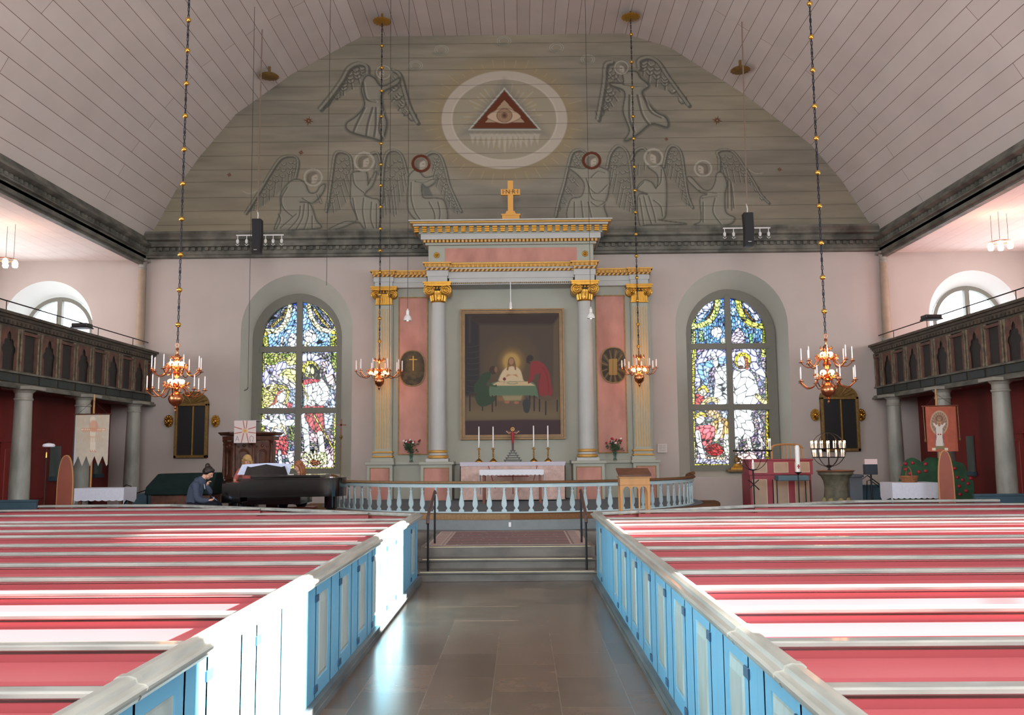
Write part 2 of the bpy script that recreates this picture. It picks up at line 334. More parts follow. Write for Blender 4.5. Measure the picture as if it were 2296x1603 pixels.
# gallery fronts
M['par'] = mat('parapet paint', '#5a4e42', .6, col2='#3f3a31', scale=5, detail=6)
M['par_red'] = mat('parapet red', '#6d483c', .6, col2='#4f382e', scale=6)
M['par_dark'] = mat('parapet niche', '#2c2a28', .7, noise=.2)
M['par_green'] = mat('parapet green panel', '#2a3635', .5, noise=.2)
M['par_ol'] = mat('parapet colonette', '#74664f', .6, col2='#4c4336', scale=9)
def parapet(s, w):
    t = thing('gallery_parapet', (s * 10.4, 20.3, 3.4), 'dark carved gallery front on the %s with arched niches and painted panels' % w, 'gallery parapet'); X = s * 10.4
    t['kind'] = 'structure'
    def bx(a, b, y0, y1, z0, z1, mb): mb.box(min(X - s * a, X - s * b), max(X - s * a, X - s * b), y0, y1, z0, z1)
    b = MB(); bx(-.12, .0, 15.5, 25.1, 3.55, 4.9, b); b.build('body', M['par'], t, world=True, smooth=False)
    b = MB(); bx(-.15, .18, 15.5, 25.1, 4.94, 5.0, b); bx(-.12, .12, 15.5, 25.1, 4.88, 4.94, b); bx(-.12, .05, 15.5, 25.1, 4.70, 4.74, b); bx(-.12, .08, 15.5, 25.1, 4.83, 4.88, b)
    y = 15.6
    while y < 25: bx(.0, .09, y, y + .07, 4.76, 4.83, b); y += .16
    b.build('top_cornice', M['par'], t, world=True, smooth=False)
    b = MB(); bx(-.12, .10, 15.5, 25.1, 3.50, 3.55, b); bx(-.12, .07, 15.5, 25.1, 3.76, 3.80, b); bx(-.12, .14, 15.5, 25.1, 3.44, 3.50, b); b.build('bottom_moulding', M['marble'], t, world=True, smooth=False)
    for k in range(-1, 11):
        p = .78 if k >= 0 else .50; y0 = 24.2 - .78 * k - .39 if k >= 0 else 24.59; yc = y0 + p / 2 - (.04 if k >= 0 else 0)
        g = MB(); bx(.005, .03, y0 + .06, y0 + p - .06, 3.58, 3.74, g); g.build('lower_panel', M['par_green'], t, world=True, smooth=False)
        cpost = MB().lathe([(.035, 3.80), (.045, 3.84), (.03, 3.9), (.032, 4.5), (.028, 4.56), (.045, 4.62), (.05, 4.70)], (X - s * .04, y0 + .02, 0), 10); cpost.lathe([(.035, 3.80), (.045, 3.84), (.03, 3.9), (.032, 4.5), (.028, 4.56), (.045, 4.62), (.05, 4.70)], (X - s * .04, y0 + p - .1, 0), 10)
        cpost.build('colonette', M['par_ol'], t, world=True)
        if k % 2 == 0:   # three-lobed arched niche
            a = [(yc - .19, 3.81)] + [(yc - .20 - .05 * math.sin(PI * i / 6), 4.14 + .18 * i / 6) for i in range(7)] + [(yc - .16, 4.33), (yc - .17, 4.40), (yc - .12, 4.46), (yc - .07, 4.44), (yc - .07, 4.54), (yc, 4.62), (yc + .07, 4.54), (yc + .07, 4.44), (yc + .12, 4.46), (yc + .17, 4.40), (yc + .16, 4.33)] + [(yc + .20 + .05 * math.sin(PI * i / 6), 4.32 - .18 * i / 6) for i in range(7)] + [(yc + .19, 3.81)]
            f = MB().holed([(y0 + .05, 3.8), (y0 + p - .13, 3.8), (y0 + p - .13, 4.7), (y0 + .05, 4.7)], [a], X - s * .045, 'yz'); f.build('niche_surround', M['par_red'], t, world=True, smooth=False)
            f = MB().prism(a, min(X - s * .004, X - s * .012), max(X - s * .004, X - s * .012), 'yz'); f.build('niche_back', M['par_dark'], t, world=True, smooth=False)
        else:
            f = MB(); bx(.0, .02, y0 + .1, y0 + p - .18, 3.84, 4.58, f); f.build('tall_panel', M['par_dark'], t, world=True, smooth=False)
            f = MB(); bx(.0, .05, y0 + .05, y0 + .14, 3.80, 4.62, f); bx(.0, .05, y0 + p - .22, y0 + p - .13, 3.80, 4.62, f); bx(.0, .08, y0 + .05, y0 + p - .13, 4.60, 4.66, f); f.build('panel_surround', M['par_red'], t, world=True, smooth=False)
parapet(-1, 'left'); parapet(1, 'right')
M['iron'] = mat('black iron', '#1c1c1e', .45, metal=.5)
for s, w in ((-1, 'left'), (1, 'right')):
    t = thing('safety_rail', (s * 10.5, 20, 5.0), 'thin dark metal rail above the %s gallery front' % w, 'railing')
    MB().tube([(s * 10.5, 15.6, 5.27), (s * 10.5, 25.0, 5.27)], .014, 6).build('bar', M['iron'], t, world=True)
    for y in (16, 18, 20, 22, 24.0): MB().tube([(s * 10.5, y, 5.0), (s * 10.5, y, 5.27)], .01, 6).build('upright', M['iron'], t, world=True)
# ================================================================== BOX PEWS
M['pewred'] = mat('pew red', '#9e474c', .42, noise=.14, scale=1.5, stretch=(.3, 1, 1), spec=.5)
M['ledge'] = mat('pew ledge red', '#b35b60', .3, noise=.12, scale=1.5, stretch=(.3, 1, 1), spec=.5)
M['cap'] = mat('grey marbled rail', '#a9aaa3', .35, col2='#7f837f', scale=9, detail=8, stretch=(.15, 1, 1), coat=.2)
M['arail'] = mat('grey marbled aisle rail', '#adaea6', .33, col2='#878881', scale=8, detail=8, stretch=(1, .15, 1), coat=.25)
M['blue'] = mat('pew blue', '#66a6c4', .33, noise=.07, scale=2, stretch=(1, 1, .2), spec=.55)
M['inset'] = mat('inset marbled panel', '#a9b2ac', .35, col2='#8d9791', scale=5, detail=8, stretch=(1, 1, .25))
M['hinge'] = mat('dark blue hinge', '#2f4f6b', .4, noise=.1)
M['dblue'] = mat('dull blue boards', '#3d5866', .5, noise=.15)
M['plinth'] = mat('plinth marbling', '#6a6f6f', .45, col2='#3f4547', scale=5, detail=8, stretch=(1, .2, 1))
ROWS = {-1: [1.9, 2.78, 3.65, 4.52, 5.38, 6.24, 6.95, 7.86, 8.75, 9.58, 10.65, 11.42, 12.37, 12.98, 14.45, 15.85],
        1: [1.9, 2.78, 3.64, 4.50, 5.42, 6.27, 7.10, 7.96, 8.89, 9.80, 10.69, 11.68, 12.30, 12.87, 14.3, 15.5]}
FRONT = {-1: (-6.58, 17.28), 1: (6.53, 16.78)}
XO = 9.2; XA = 1.40
def marked(o, l): o['label'] = l; return o
for s, side in ((-1, 'left'), (1, 'right')):
    rows = ROWS[s]; fx, fy = FRONT[s]; fx = abs(fx)
    for k, y in enumerate(rows):
        xi = XA + .03
        if y > 13.95: xi = XA + (y - 13.95) / (fy - 13.95) * (fx - XA) + .08
        nth = ['nearest', 'second', 'third', 'fourth', 'fifth', 'sixth', 'seventh', 'eighth', 'ninth', 'tenth', 'eleventh', 'twelfth', 'thirteenth', 'fourteenth', 'fifteenth', 'farthest']
        vis = [i for i, yy in enumerate(rows) if yy > 2.7]
        t = thing('box_pew', (s * (xi + XO) / 2, y, 0), 'red box pew %s of the aisle, %s row from the camera' % (side, nth[k - 1] if 0 < k < 15 else ('farthest' if k else 'cut-off nearest')), 'pew', 'box pews %s of the aisle' % side)
        L = (XO - xi) / 2
        B = MB().box(-L, L, -.02, .03, .08, 1.02).box(-L, L, -.035, -.02, .08, .2)
        B.build('backrest', M['pewred'], t, smooth=False)
        c = MB(); pr = [(-.035, 1.036), (-.048, 1.045), (-.048, 1.062), (-.04, 1.07), (.04, 1.07), (.05, 1.062), (.05, 1.045), (.035, 1.036)]
        n = len(pr); c.add([(x, a, z) for x in (-L, L) for a, z in pr], [(i, (i + 1) % n, n + (i + 1) % n, n + i) for i in range(n)] + [tuple(range(n)), tuple(range(n, 2 * n))]); c.build('cap_rail', M['cap'], t, smooth=False)
        # sloping book ledge on the rear face
        c = MB().add([(-L, -.035, .985), (L, -.035, .985), (L, -.27, .95), (-L, -.27, .95), (-L, -.035, .965), (L, -.035, .965), (L, -.27, .93), (-L, -.27, .93)], [(0, 1, 2, 3), (7, 6, 5, 4), (3, 2, 6, 7), (0, 3, 7, 4), (1, 5, 6, 2), (0, 4, 5, 1)]); c.build('book_ledge', M['ledge'], t, smooth=False)
        MB().box(-L, L, .06, .40, .44, .48).box(-L, L, .36, .40, .1, .44).build('seat', M['pewred'], t, smooth=False)
        MB().box(s * L - .03 * s if s > 0 else s * L, s * L if s > 0 else s * L + .03, -.05, .6, 0, 1.0).build('end_panel', M['pewred'], t, smooth=False)
        if y < 13.6:
            ny = rows[k + 1] if k + 1 < len(rows) and rows[k + 1] < 14 else 13.95
            p = ny - y; x0 = -s * L - s * .03   # aisle face of this pew (local)
            def bx(mb, d0, d1, a0, a1, z0, z1): mb.box(min(x0 - s * d0, x0 - s * d1), max(x0 - s * d0, x0 - s * d1), a0, a1, z0, z1)
            d0y = .16; d1y = min(.74, p - .08)
            f = MB(); bx(f, -.03, 0, -.0, d0y - .006, .1, 1.0); f.build('end_board', M['blue'], t, smooth=False)
            f = MB(); bx(f, -.03, 0, d1y + .006, p - .001, .1, 1.0); f.build('end_board', M['blue'], t, smooth=False)
            if p < .75:
                f = MB(); bx(f, -.03, 0, d0y, d1y, .1, 1.0); f.build('end_board', M['blue'], t, smooth=False); continue
            d = MB(); yy0, yy1 = d0y + .10, d0y + .46
            dd = MB().holed([(d0y, .1), (d1y, .1), (d1y, 1.0), (d0y, 1.0)], [[(yy0, .22), (yy1, .22), (yy1, .89), (yy0, .89)]], x0, 'yz'); d.add(dd.v, dd.f)
            bx(d, -.03, -.012, d0y, d1y, .1, 1.0); bx(d, -.03, 0, d0y, d0y + .02, .1, 1.0); bx(d, -.03, 0, d1y - .02, d1y, .1, 1.0)
            q = [(yy0, .22), (yy1, .22), (yy1, .89), (yy0, .89)]; q2 = [(yy0 + .012, .232), (yy1 - .012, .232), (yy1 - .012, .878), (yy0 + .012, .878)]
            d.add([(x0, a, z) for a, z in q] + [(x0 + s * .014, a, z) for a, z in q2], [(i, (i + 1) % 4, 4 + (i + 1) % 4, 4 + i) for i in range(4)])
            door = d.build('door', M['blue'], t, smooth=False)
            ip = MB(); bx(ip, -.011, -.007, yy0 + .004, yy1 - .004, .224, .886); 
            ip.add([(x0 + s * .006, a, z) for a, z in ((yy0 + .02, .24), (yy1 - .02, .24), (yy1 - .02, .87), (yy0 + .02, .87))] + [(x0 + s * -.004, a, z) for a, z in ((yy0 + .045, .265), (yy1 - .045, .265), (yy1 - .045, .81), (yy0 + .045, .81))], [(0, 1, 5, 4), (1, 2, 6, 5), (2, 3, 7, 6), (3, 0, 4, 7), (4, 5, 6, 7)])
            ip.build('inset_panel', M['inset'], door, smooth=False)
            for z in (.84, .14):
                h = MB(); bx(h, -.001, .012, d0y - .02, d0y + .075, z, z + .055); hh = h.build('hinge', M['hinge'], door, smooth=False, bevel=.003)
    # aisle rail, plinth, front barrier with diagonal
    t = thing('aisle_rail', (s * XA, 1.6, 0), 'long grey marbled moulded rail capping the pew doors %s of the aisle' % side, 'rail')
    c = MB(); pr = [(-.03, .985), (-.045, .99), (-.055, 1.008), (-.045, 1.018), (-.078, 1.032), (-.082, 1.047), (-.068, 1.058), (-.038, 1.062), (-.03, 1.082), (.0, 1.092), (.04, 1.088), (.055, 1.075), (.05, 1.05), (.03, 1.03)]
    n = len(pr); pr = [(s * (XA) - -s * a * -1 if False else s * (XA + a), z) for a, z in pr]
    c.add([(a, y, z) for y in (1.6, 14.02) for a, z in pr], [(i, (i + 1) % n, n + (i + 1) % n, n + i) for i in range(n)] + [tuple(range(n)), tuple(range(n, 2 * n))]); c.build('moulding', M['arail'], t, world=True, smooth=False)
    for yj in (3.9, 4.75) if s > 0 else (3.75,):
        sw = [(x * 1.0 + (s * .006 if abs(x) > XA else -s * .006), z + .004) for x, z in pr]
        MB().add([(a, y, z) for y in (yj, yj + .05) for a, z in sw], [(i, (i + 1) % n, n + (i + 1) % n, n + i) for i in range(n)] + [tuple(range(n)), tuple(range(n, 2 * n))]).build('rail_joint', M['arail'], t, world=True, smooth=False)
    x0, x1 = sorted((s * (XA - .03), s * (XA - .0)))
    pl = MB(); a0, a1 = sorted((s * (XA - .05), s * (XA + .01))); pl.box(a0, a1, 1.6, 14.02, 0, .10); a0, a1 = sorted((s * (XA - .06), s * (XA + .01))); pl.box(a0, a1, 1.6, 14.02, 0, .05)
    tag(pl.build('pew_plinth', M['plinth'], smooth=False), 'dark grey marbled plinth under the pew doors %s of the aisle' % side, 'plinth')
    t = thing('front_barrier', (s * 4, 15.6, 0), 'red board barrier with grey cap closing the front of the %s pews' % side, 'barrier')
    path = [(s * (XA + .07), 14.03), (s * fx, fy), (s * XO, fy)]
    for (ax, ay), (bx_, by) in zip(path, path[1:]):
        MB().bar((ax, ay, .5), (bx_, by, .5), .05, 1.02).build('panel', M['pewred'], t, world=True, smooth=False)
        MB().bar((ax, ay, 1.05), (bx_, by, 1.05), .15, .045).build('cap', M['cap'], t, world=True, smooth=False, bevel=.01)
    tag(MB().bar((s * (XO + .04), fy + .02, .5), (s * (XO + .04), 1.6, .5), .05, 1.0).build('side_partition', M['pewred'], smooth=False), 'long red board partition closing the outer end of the %s pews' % side, 'partition')
# ================================================================== PAINTED SURFACES (drawn as colours on fine meshes)
class Cv:
    "a small painter: coordinates in the photograph's pixels, colours sRGB 0-255"
    def __init__(s, x0, y0, x1, y1, res, bg):
        s.x0, s.y0, s.res = x0, y0, res; s.w = int((x1 - x0) * res); s.h = int((y1 - y0) * res)
        s.a = np.zeros((s.h, s.w, 3)) + np.array(bg, float); s.T = (0, 0, 1.)
    def tr(s, ox, oy, k): s.T = (ox, oy, k); return s
    def _p(s, pts): return np.array([((s.T[0] + x * s.T[2] - s.x0) * s.res, (s.T[1] + y * s.T[2] - s.y0) * s.res) for x, y in pts])
    def _bb(s, P, m):
        x0 = max(0, int(P[:, 0].min() - m)); x1 = min(s.w, int(P[:, 0].max() + m) + 2); y0 = max(0, int(P[:, 1].min() - m)); y1 = min(s.h, int(P[:, 1].max() + m) + 2)
        if x1 <= x0 or y1 <= y0: return None
        Y, X = np.mgrid[y0:y1, x0:x1]; return (slice(y0, y1), slice(x0, x1)), X + .5, Y + .5
    def _mix(s, sl, al, col):
        al = al[..., None]; s.a[sl] = s.a[sl] * (1 - al) + np.array(col, float) * al
    def pmask(s, P, X, Y):
        ins = np.zeros(X.shape, bool); n = len(P)
        for i in range(n):
            x1, y1 = P[i]; x2, y2 = P[(i + 1) % n]
            if y1 == y2: continue
            c = ((Y < y1) != (Y < y2)) & (X < (x2 - x1) * (Y - y1) / (y2 - y1) + x1); ins ^= c
        return ins
    def dist(s, P, X, Y, close=False):
        d = np.full(X.shape, 1e9); n = len(P)
        for i in range(n if close else n - 1):
            a = P[i]; b = P[(i + 1) % n]; ab = b - a; L = max(ab @ ab, 1e-9)
            t = np.clip(((X - a[0]) * ab[0] + (Y - a[1]) * ab[1]) / L, 0, 1)
            d = np.minimum(d, np.hypot(X - a[0] - t * ab[0], Y - a[1] - t * ab[1]))
        return d
    def poly(s, pts, col, al=1., soft=0):
        P = s._p(pts); r = s._bb(P, soft * s.res * 2 + 2)
        if r is None: return
        sl, X, Y = r; m = s.pmask(P, X, Y).astype(float)
        if soft:
            d = s.dist(P, X, Y, True); m = np.clip(.5 + np.where(m > .5, d, -d) / (soft * s.res * 2), 0, 1)
        s._mix(sl, m * al, col)
    def line(s, pts, w, col, al=1., close=False, curve=True, soft=.5):
        if curve and len(pts) > 2: pts = smooth_pts(pts, close)
        P = s._p(pts); hw = w * s.T[2] * s.res / 2; sf = max(soft * s.res, .5); r = s._bb(P, hw + sf + 1)
        if r is None: return
        sl, X, Y = r; d = s.dist(P, X, Y, close); s._mix(sl, np.clip((hw + sf / 2 - d) / sf, 0, 1) * al, col)
    def ell(s, cx, cy, rx, ry, col, al=1., soft=.6, ring=0):
        P = s._p([(cx - rx, cy - ry), (cx + rx, cy + ry)]); c = P.mean(0); a = (P[1] - P[0]) / 2; r = s._bb(P, 4 + (soft + ring) * s.res * 2)
        if r is None: return
        sl, X, Y = r; q = np.hypot((X - c[0]) / a[0], (Y - c[1]) / a[1]); d = (1 - q) * min(a)
        sf = max(soft * s.res, .5)
        m = np.clip((ring * s.T[2] * s.res / 2 - np.abs(d)) / sf + .5, 0, 1) if ring else np.clip(d / sf + .5, 0, 1)
        s._mix(sl, m * al, col)
    def mesh(s, name, m, parent, Y, clip=None, world=True, plane=None):
        gx = s.x0 + (np.arange(s.w) + .5) / s.res; gy = s.y0 + (np.arange(s.h) + .5) / s.res
        PX, PY = np.meshgrid(gx, gy)
        if plane is None: x, z = at_np(PX, PY, Y); y = np.full(x.shape, Y)
        else: x, y, z = plane((PX - gx[0]) / (gx[-1] - gx[0]), (PY - gy[0]) / (gy[-1] - gy[0]))
        V = np.stack([x, y, z], -1).reshape(-1, 3); idx = np.arange(s.h * s.w).reshape(s.h, s.w)
        keep = np.ones((s.h - 1, s.w - 1), bool)
        if clip is not None:
            cx = (x[:-1, :-1] + x[1:, 1:]) / 2; cz = (z[:-1, :-1] + z[1:, 1:]) / 2; keep = s.pmask(np.array(clip, float), cx, cz)
        q = np.stack([idx[:-1, :-1], idx[1:, :-1], idx[1:, 1:], idx[:-1, 1:]], -1)[keep].reshape(-1, 4)
        used = np.unique(q); mp = np.zeros(len(V), int); mp[used] = np.arange(len(used)); V = V[used]; q = mp[q]
        off = np.array(parent.location) if parent is not None and world else (np.array([V[:, 0].mean(), V[:, 1].mean(), V[:, 2].min()]) if parent is None else 0)
        V = V - off
        me = bpy.data.meshes.new(name); me.vertices.add(len(V)); me.vertices.foreach_set('co', V.ravel())
        me.loops.add(q.size); me.loops.foreach_set('vertex_index', q.ravel().astype(np.int32))
        me.polygons.add(len(q)); me.polygons.foreach_set('loop_start', np.arange(0, q.size, 4, dtype=np.int32)); me.update(calc_edges=True); me.validate()
        c = np.clip(s.a.reshape(-1, 3)[used] / 255, 0, 1); c = np.where(c <= .04045, c / 12.92, ((c + .055) / 1.055) ** 2.4)
        at_ = me.color_attributes.new('Col', 'FLOAT_COLOR', 'POINT'); at_.data.foreach_set('color', np.concatenate([c, np.ones((len(c), 1))], 1).astype(np.float32).ravel())
        me.materials.append(m); o = bpy.data.objects.new(name, me); C.objects.link(o)
        if parent is not None: o.parent = parent
        else: o.location = off
        return o
def smooth_pts(pts, close=False, n=5):
    P = [np.array(p, float) for p in pts]; N = len(P); out = []
    for i in range(N if close else N - 1):
        p0 = P[(i - 1) % N] if close or i > 0 else P[0]; p1 = P[i]; p2 = P[(i + 1) % N]; p3 = P[(i + 2) % N] if close or i + 2 < N else P[-1]
        for k in range(n):
            t = k / n; out.append(.5 * ((2 * p1) + (-p0 + p2) * t + (2 * p0 - 5 * p1 + 4 * p2 - p3) * t * t + (-p0 + 3 * p1 - 3 * p2 + p3) * t ** 3))
    if not close: out.append(P[-1])
    return out
def vnoise(h, w, sx, sy, seed, oct=3):
    rs = np.random.RandomState(seed); o = np.zeros((h, w)); amp = 1; tot = 0
    for k in range(oct):
        gh, gw = int(h / sy) + 3, int(w / sx) + 3; g = rs.rand(gh, gw); yy = np.arange(h) / sy; xx = np.arange(w) / sx
        yi = yy.astype(int); xi = xx.astype(int); fy = (yy - yi)[:, None]; fx = (xx - xi)[None]; fy = fy * fy * (3 - 2 * fy); fx = fx * fx * (3 - 2 * fx)
        a = g[yi][:, xi]; b = g[yi][:, xi + 1]; c = g[yi + 1][:, xi]; d = g[yi + 1][:, xi + 1]
        o += amp * ((a * (1 - fx) + b * fx) * (1 - fy) + (c * (1 - fx) + d * fx) * fy); tot += amp; amp *= .5; sx /= 2; sy /= 2
    return o / tot
# ------------------------------------------------------------------ the painted gable
def gable():
    c = Cv(318, 62, 1968, 548, .8, (136, 130, 115)); n = vnoise(c.h, c.w, 90, 14, 3, 4); n2 = vnoise(c.h, c.w, 220, 120, 5, 2)
    c.a *= (.80 + .26 * n + .16 * n2)[..., None]; c.a += (n2 - .5)[..., None] * np.array([6, 2, -8])
    Lt, Dk, Md = (178, 174, 158), (78, 79, 72), (124, 121, 111)
    # sunburst with its white ring, glory and triangle
    c.tr(0, 0, 1)
    c.ell(1131, 269, 175, 140, (150, 132, 98), .55, 34); c.ell(1131, 269, 141, 110, (184, 176, 164), .8, 2); c.ell(1131, 268, 118, 92, (150, 142, 124), .95, 2)
    c.ell(1131, 268, 118, 91, (196, 188, 174), .6, 1, ring=3)
    rr = random.Random(3)
    for k in range(70):
        t = 2 * PI * k / 70 + rr.uniform(-.03, .03); r0, r1 = rr.uniform(40, 58), rr.uniform(70, 96)
        c.line([(1131 + r0 * math.cos(t), 262 + r0 * .8 * math.sin(t)), (1131 + r1 * math.cos(t), 262 + r1 * .8 * math.sin(t))], 3, (176, 166, 140) if k % 2 else (160, 142, 104), .5)
    for k in range(40):
        t = 2 * PI * k / 40; r0, r1 = 150, rr.uniform(160, 182); c.line([(1131 + r0 * math.cos(t), 270 + r0 * .8 * math.sin(t)), (1131 + r1 * math.cos(t), 270 + r1 * .8 * math.sin(t))], 2, (176, 160, 120), .35)
    c.poly([(1131, 178), (1232, 304), (1030, 304)], (112, 112, 106), .55, 9)
    for k in range(13): 
        x = 1060 + k * 12; L = 18 + 24 * (1 - abs(k - 6) / 7) * rr.uniform(.6, 1); c.poly([(x - 7, 300), (x - 4, 300 + L * .5), (x + rr.uniform(-5, 5), 304 + L), (x + 4, 300 + L * .45), (x + 7, 300)], (180, 174, 160), .6, 1.5)
    c.poly([(1131, 196), (1214, 292), (1049, 292)], (176, 172, 160)); c.poly([(1131, 201), (1207, 289), (1056, 289)], (96, 92, 84)); c.poly([(1131, 204), (1203, 287), (1060, 287)], (98, 52, 34))
    c.poly([(1131, 224), (1176, 274), (1088, 274)], (160, 140, 114)); c.poly(smooth_pts([(1092, 262), (1110, 248), (1131, 243), (1152, 248), (1168, 262), (1150, 273), (1131, 277), (1110, 273)], True), (186, 162, 138))
    c.line([(1092, 262), (1110, 248), (1131, 243), (1152, 248), (1168, 262), (1150, 273), (1131, 277), (1110, 273)], 1.6, (110, 84, 66), .8, close=True)
    c.ell(1131, 259, 17, 15, (150, 122, 98)); c.ell(1131, 259, 17, 15, (104, 80, 64), .8, ring=1.6); c.ell(1131, 259, 7, 7, (120, 92, 74)); c.ell(1131, 259, 3, 3, (84, 64, 52))
    # rosettes and stars
    for x, y in ((932, 147), (990, 112), (1130, 92), (1248, 107), (1318, 133)):
        c.ell(x, y, 13, 9, Lt, .6, ring=4); c.ell(x, y, 13, 9, Dk, .5, ring=1.2); c.ell(x - 4, y + 8, 14, 4, Dk, .25, 4)
    for x, y, r in ((692, 271, 13), (675, 342, 8), (514, 392, 7), (1608, 270, 13), (1494, 312, 6), (1748, 380, 7)):
        for k in range(8):
            t = PI * k / 4 + .2; rr_ = r * (1 if k % 2 == 0 else .75); c.poly([(x + rr_ * math.cos(t), y + rr_ * .9 * math.sin(t)), (x + r * .22 * math.cos(t + .8), y + r * .22 * math.sin(t + .8)), (x + r * .22 * math.cos(t - .8), y + r * .22 * math.sin(t - .8))], (96, 56, 34), .95, .4)
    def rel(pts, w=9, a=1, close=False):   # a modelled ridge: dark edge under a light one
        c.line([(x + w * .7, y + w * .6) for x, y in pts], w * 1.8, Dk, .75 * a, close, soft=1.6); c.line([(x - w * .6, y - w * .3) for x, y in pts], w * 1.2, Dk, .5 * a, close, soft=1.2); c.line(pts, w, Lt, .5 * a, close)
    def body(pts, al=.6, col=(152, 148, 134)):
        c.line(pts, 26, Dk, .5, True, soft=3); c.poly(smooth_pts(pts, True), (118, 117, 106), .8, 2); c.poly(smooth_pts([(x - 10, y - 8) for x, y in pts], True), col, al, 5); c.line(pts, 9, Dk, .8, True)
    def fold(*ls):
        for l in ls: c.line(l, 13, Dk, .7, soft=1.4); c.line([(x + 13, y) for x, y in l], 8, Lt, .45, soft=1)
    def wing(edge, tips, nf=7, base=None, scal=True):
        "edge = leading edge polyline; tips = ends of long feathers"
        b = base or edge[0]; P = list(edge) + list(tips); c.poly(smooth_pts(P + [b], True, 4), (112, 112, 102), .55, 2)
        e = smooth_pts(edge); t = smooth_pts(tips) if len(tips) > 2 else tips
        for k in range(nf):
            u = (k + .5) / nf; p = e[int(len(e) * (.25 + .7 * u)) - 1]; q = t[min(len(t) - 1, int(len(t) * (1 - u)))]
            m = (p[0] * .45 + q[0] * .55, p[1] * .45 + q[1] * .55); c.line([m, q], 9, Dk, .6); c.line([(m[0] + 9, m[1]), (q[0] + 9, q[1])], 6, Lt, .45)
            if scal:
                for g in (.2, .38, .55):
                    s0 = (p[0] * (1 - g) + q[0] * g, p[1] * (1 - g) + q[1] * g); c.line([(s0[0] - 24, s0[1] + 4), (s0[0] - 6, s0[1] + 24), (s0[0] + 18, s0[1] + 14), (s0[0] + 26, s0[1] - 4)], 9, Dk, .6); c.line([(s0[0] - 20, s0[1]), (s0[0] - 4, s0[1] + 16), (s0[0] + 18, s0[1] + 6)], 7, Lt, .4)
        rel(edge, 15)
    def halo(x, y, r, dark=False):
        if dark: c.ell(x, y, r, r * .92, (92, 46, 30), .95, ring=r * .32)
        else: c.ell(x, y, r, r * .95, Lt, .65, ring=r * .3); c.ell(x, y, r * 1.14, r * 1.08, Dk, .5, ring=3); c.ell(x, y, r * .86, r * .82, Dk, .5, ring=3)
    def face(x, y, r, d=1): c.ell(x, y, r * .72, r * .9, (176, 168, 152), .8, 1.2); c.poly(smooth_pts([(x - d * r, y + r * .9), (x - d * r * .95, y - r * .5), (x, y - r), (x + d * r * .6, y - r * .7), (x - d * r * .2, y - r * .2), (x - d * r * .3, y + r * .8)], True), (104, 98, 88), .75, 1.2); c.line([(x + d * r * .25, y), (x + d * r * .55, y)], 5, Dk, .8); c.line([(x + d * r * .2, y + r * .5), (x + d * r * .5, y + r * .5)], 4, Dk, .6)
    # lower left group
    c.tr(540, 320, .2221)
    wing([(545, 360), (575, 220), (560, 150), (500, 130), (400, 160), (300, 300), (200, 470), (120, 600), (50, 710)], [(40, 720), (200, 650), (310, 560), (430, 470), (520, 380)], 8)
    c.line([(20, 490), (90, 515), (170, 480), (220, 410)], 8, Lt, .6)
    body([(540, 370), (640, 400), (690, 500), (760, 500), (800, 440), (850, 420), (830, 500), (740, 600), (640, 600), (600, 600), (700, 620), (760, 780), (800, 860), (500, 880), (340, 890), (400, 700), (400, 540), (450, 440)])
    fold([(470, 450), (410, 560), (430, 660), (520, 740)], [(480, 880), (580, 760), (600, 640)], [(560, 870), (620, 760), (640, 620)], [(640, 870), (680, 740), (680, 620)], [(400, 860), (470, 800), (560, 720)], [(720, 860), (720, 740)], [(620, 560), (720, 610), (800, 600)], [(360, 870), (400, 780), (380, 720)])
    face(730, 355, 62); halo(730, 350, 88); c.line([(765, 520), (800, 610), (820, 600), (790, 520)], 6, Dk, .8)
    wing([(1120, 280), (1100, 140), (1020, 90), (950, 120), (920, 300), (890, 520), (860, 690)], [(860, 700), (960, 700), (1060, 600), (1110, 500), (1120, 360)], 7)
    wing([(1320, 110), (1370, 100), (1400, 160), (1420, 260)], [(1400, 330), (1340, 300), (1330, 200)], 3, scal=False)
    body([(1120, 310), (1200, 290), (1270, 300), (1290, 420), (1350, 300), (1370, 310), (1330, 430), (1250, 520), (1320, 560), (1400, 600), (1390, 870), (1260, 880), (1180, 800), (1010, 860), (880, 880), (1040, 800), (1170, 780), (1110, 600), (1110, 420)])
    fold([(1130, 320), (1150, 420), (1240, 500)], [(1280, 430), (1310, 360)], [(1240, 560), (1230, 700), (1260, 860)], [(1320, 600), (1310, 760), (1340, 860)], [(1130, 560), (1150, 680), (1180, 780)], [(1370, 620), (1370, 860)])
    face(1250, 190, 62); halo(1245, 190, 95)
    wing([(1680, 330), (1640, 170), (1590, 90), (1520, 75), (1460, 130), (1430, 320), (1420, 600)], [(1430, 760), (1500, 700), (1560, 740), (1620, 560), (1680, 420)], 8)
    body([(1700, 330), (1780, 270), (1860, 350), (1980, 330), (1960, 400), (1880, 450), (1830, 420), (1830, 520), (1860, 560), (1980, 560), (2060, 600), (2070, 800), (1820, 800), (1700, 700), (1680, 560), (1690, 420)])
    fold([(1720, 400), (1720, 560), (1760, 700), (1830, 800)], [(1900, 600), (1950, 700), (1960, 790)], [(1990, 600), (2010, 700), (2000, 790)], [(1760, 390), (1860, 400), (1960, 360)])
    c.poly([(1825, 420), (1900, 450), (1940, 540), (1850, 540)], (96, 98, 94), .8, 1.5)
    face(1820, 215, 60); halo(1820, 210, 84, True)
    wing([(1880, 120), (1940, 95), (2010, 130), (2060, 260), (2100, 420), (2160, 560), (2220, 690)], [(2200, 720), (2120, 680), (2040, 540), (1960, 420), (1930, 260)], 8, base=(1900, 200))
    for k in range(3): c.line([(380 + k * 460, 905 - k * 8), (700 + k * 460, 890 - k * 8)], 6, Lt, .5)
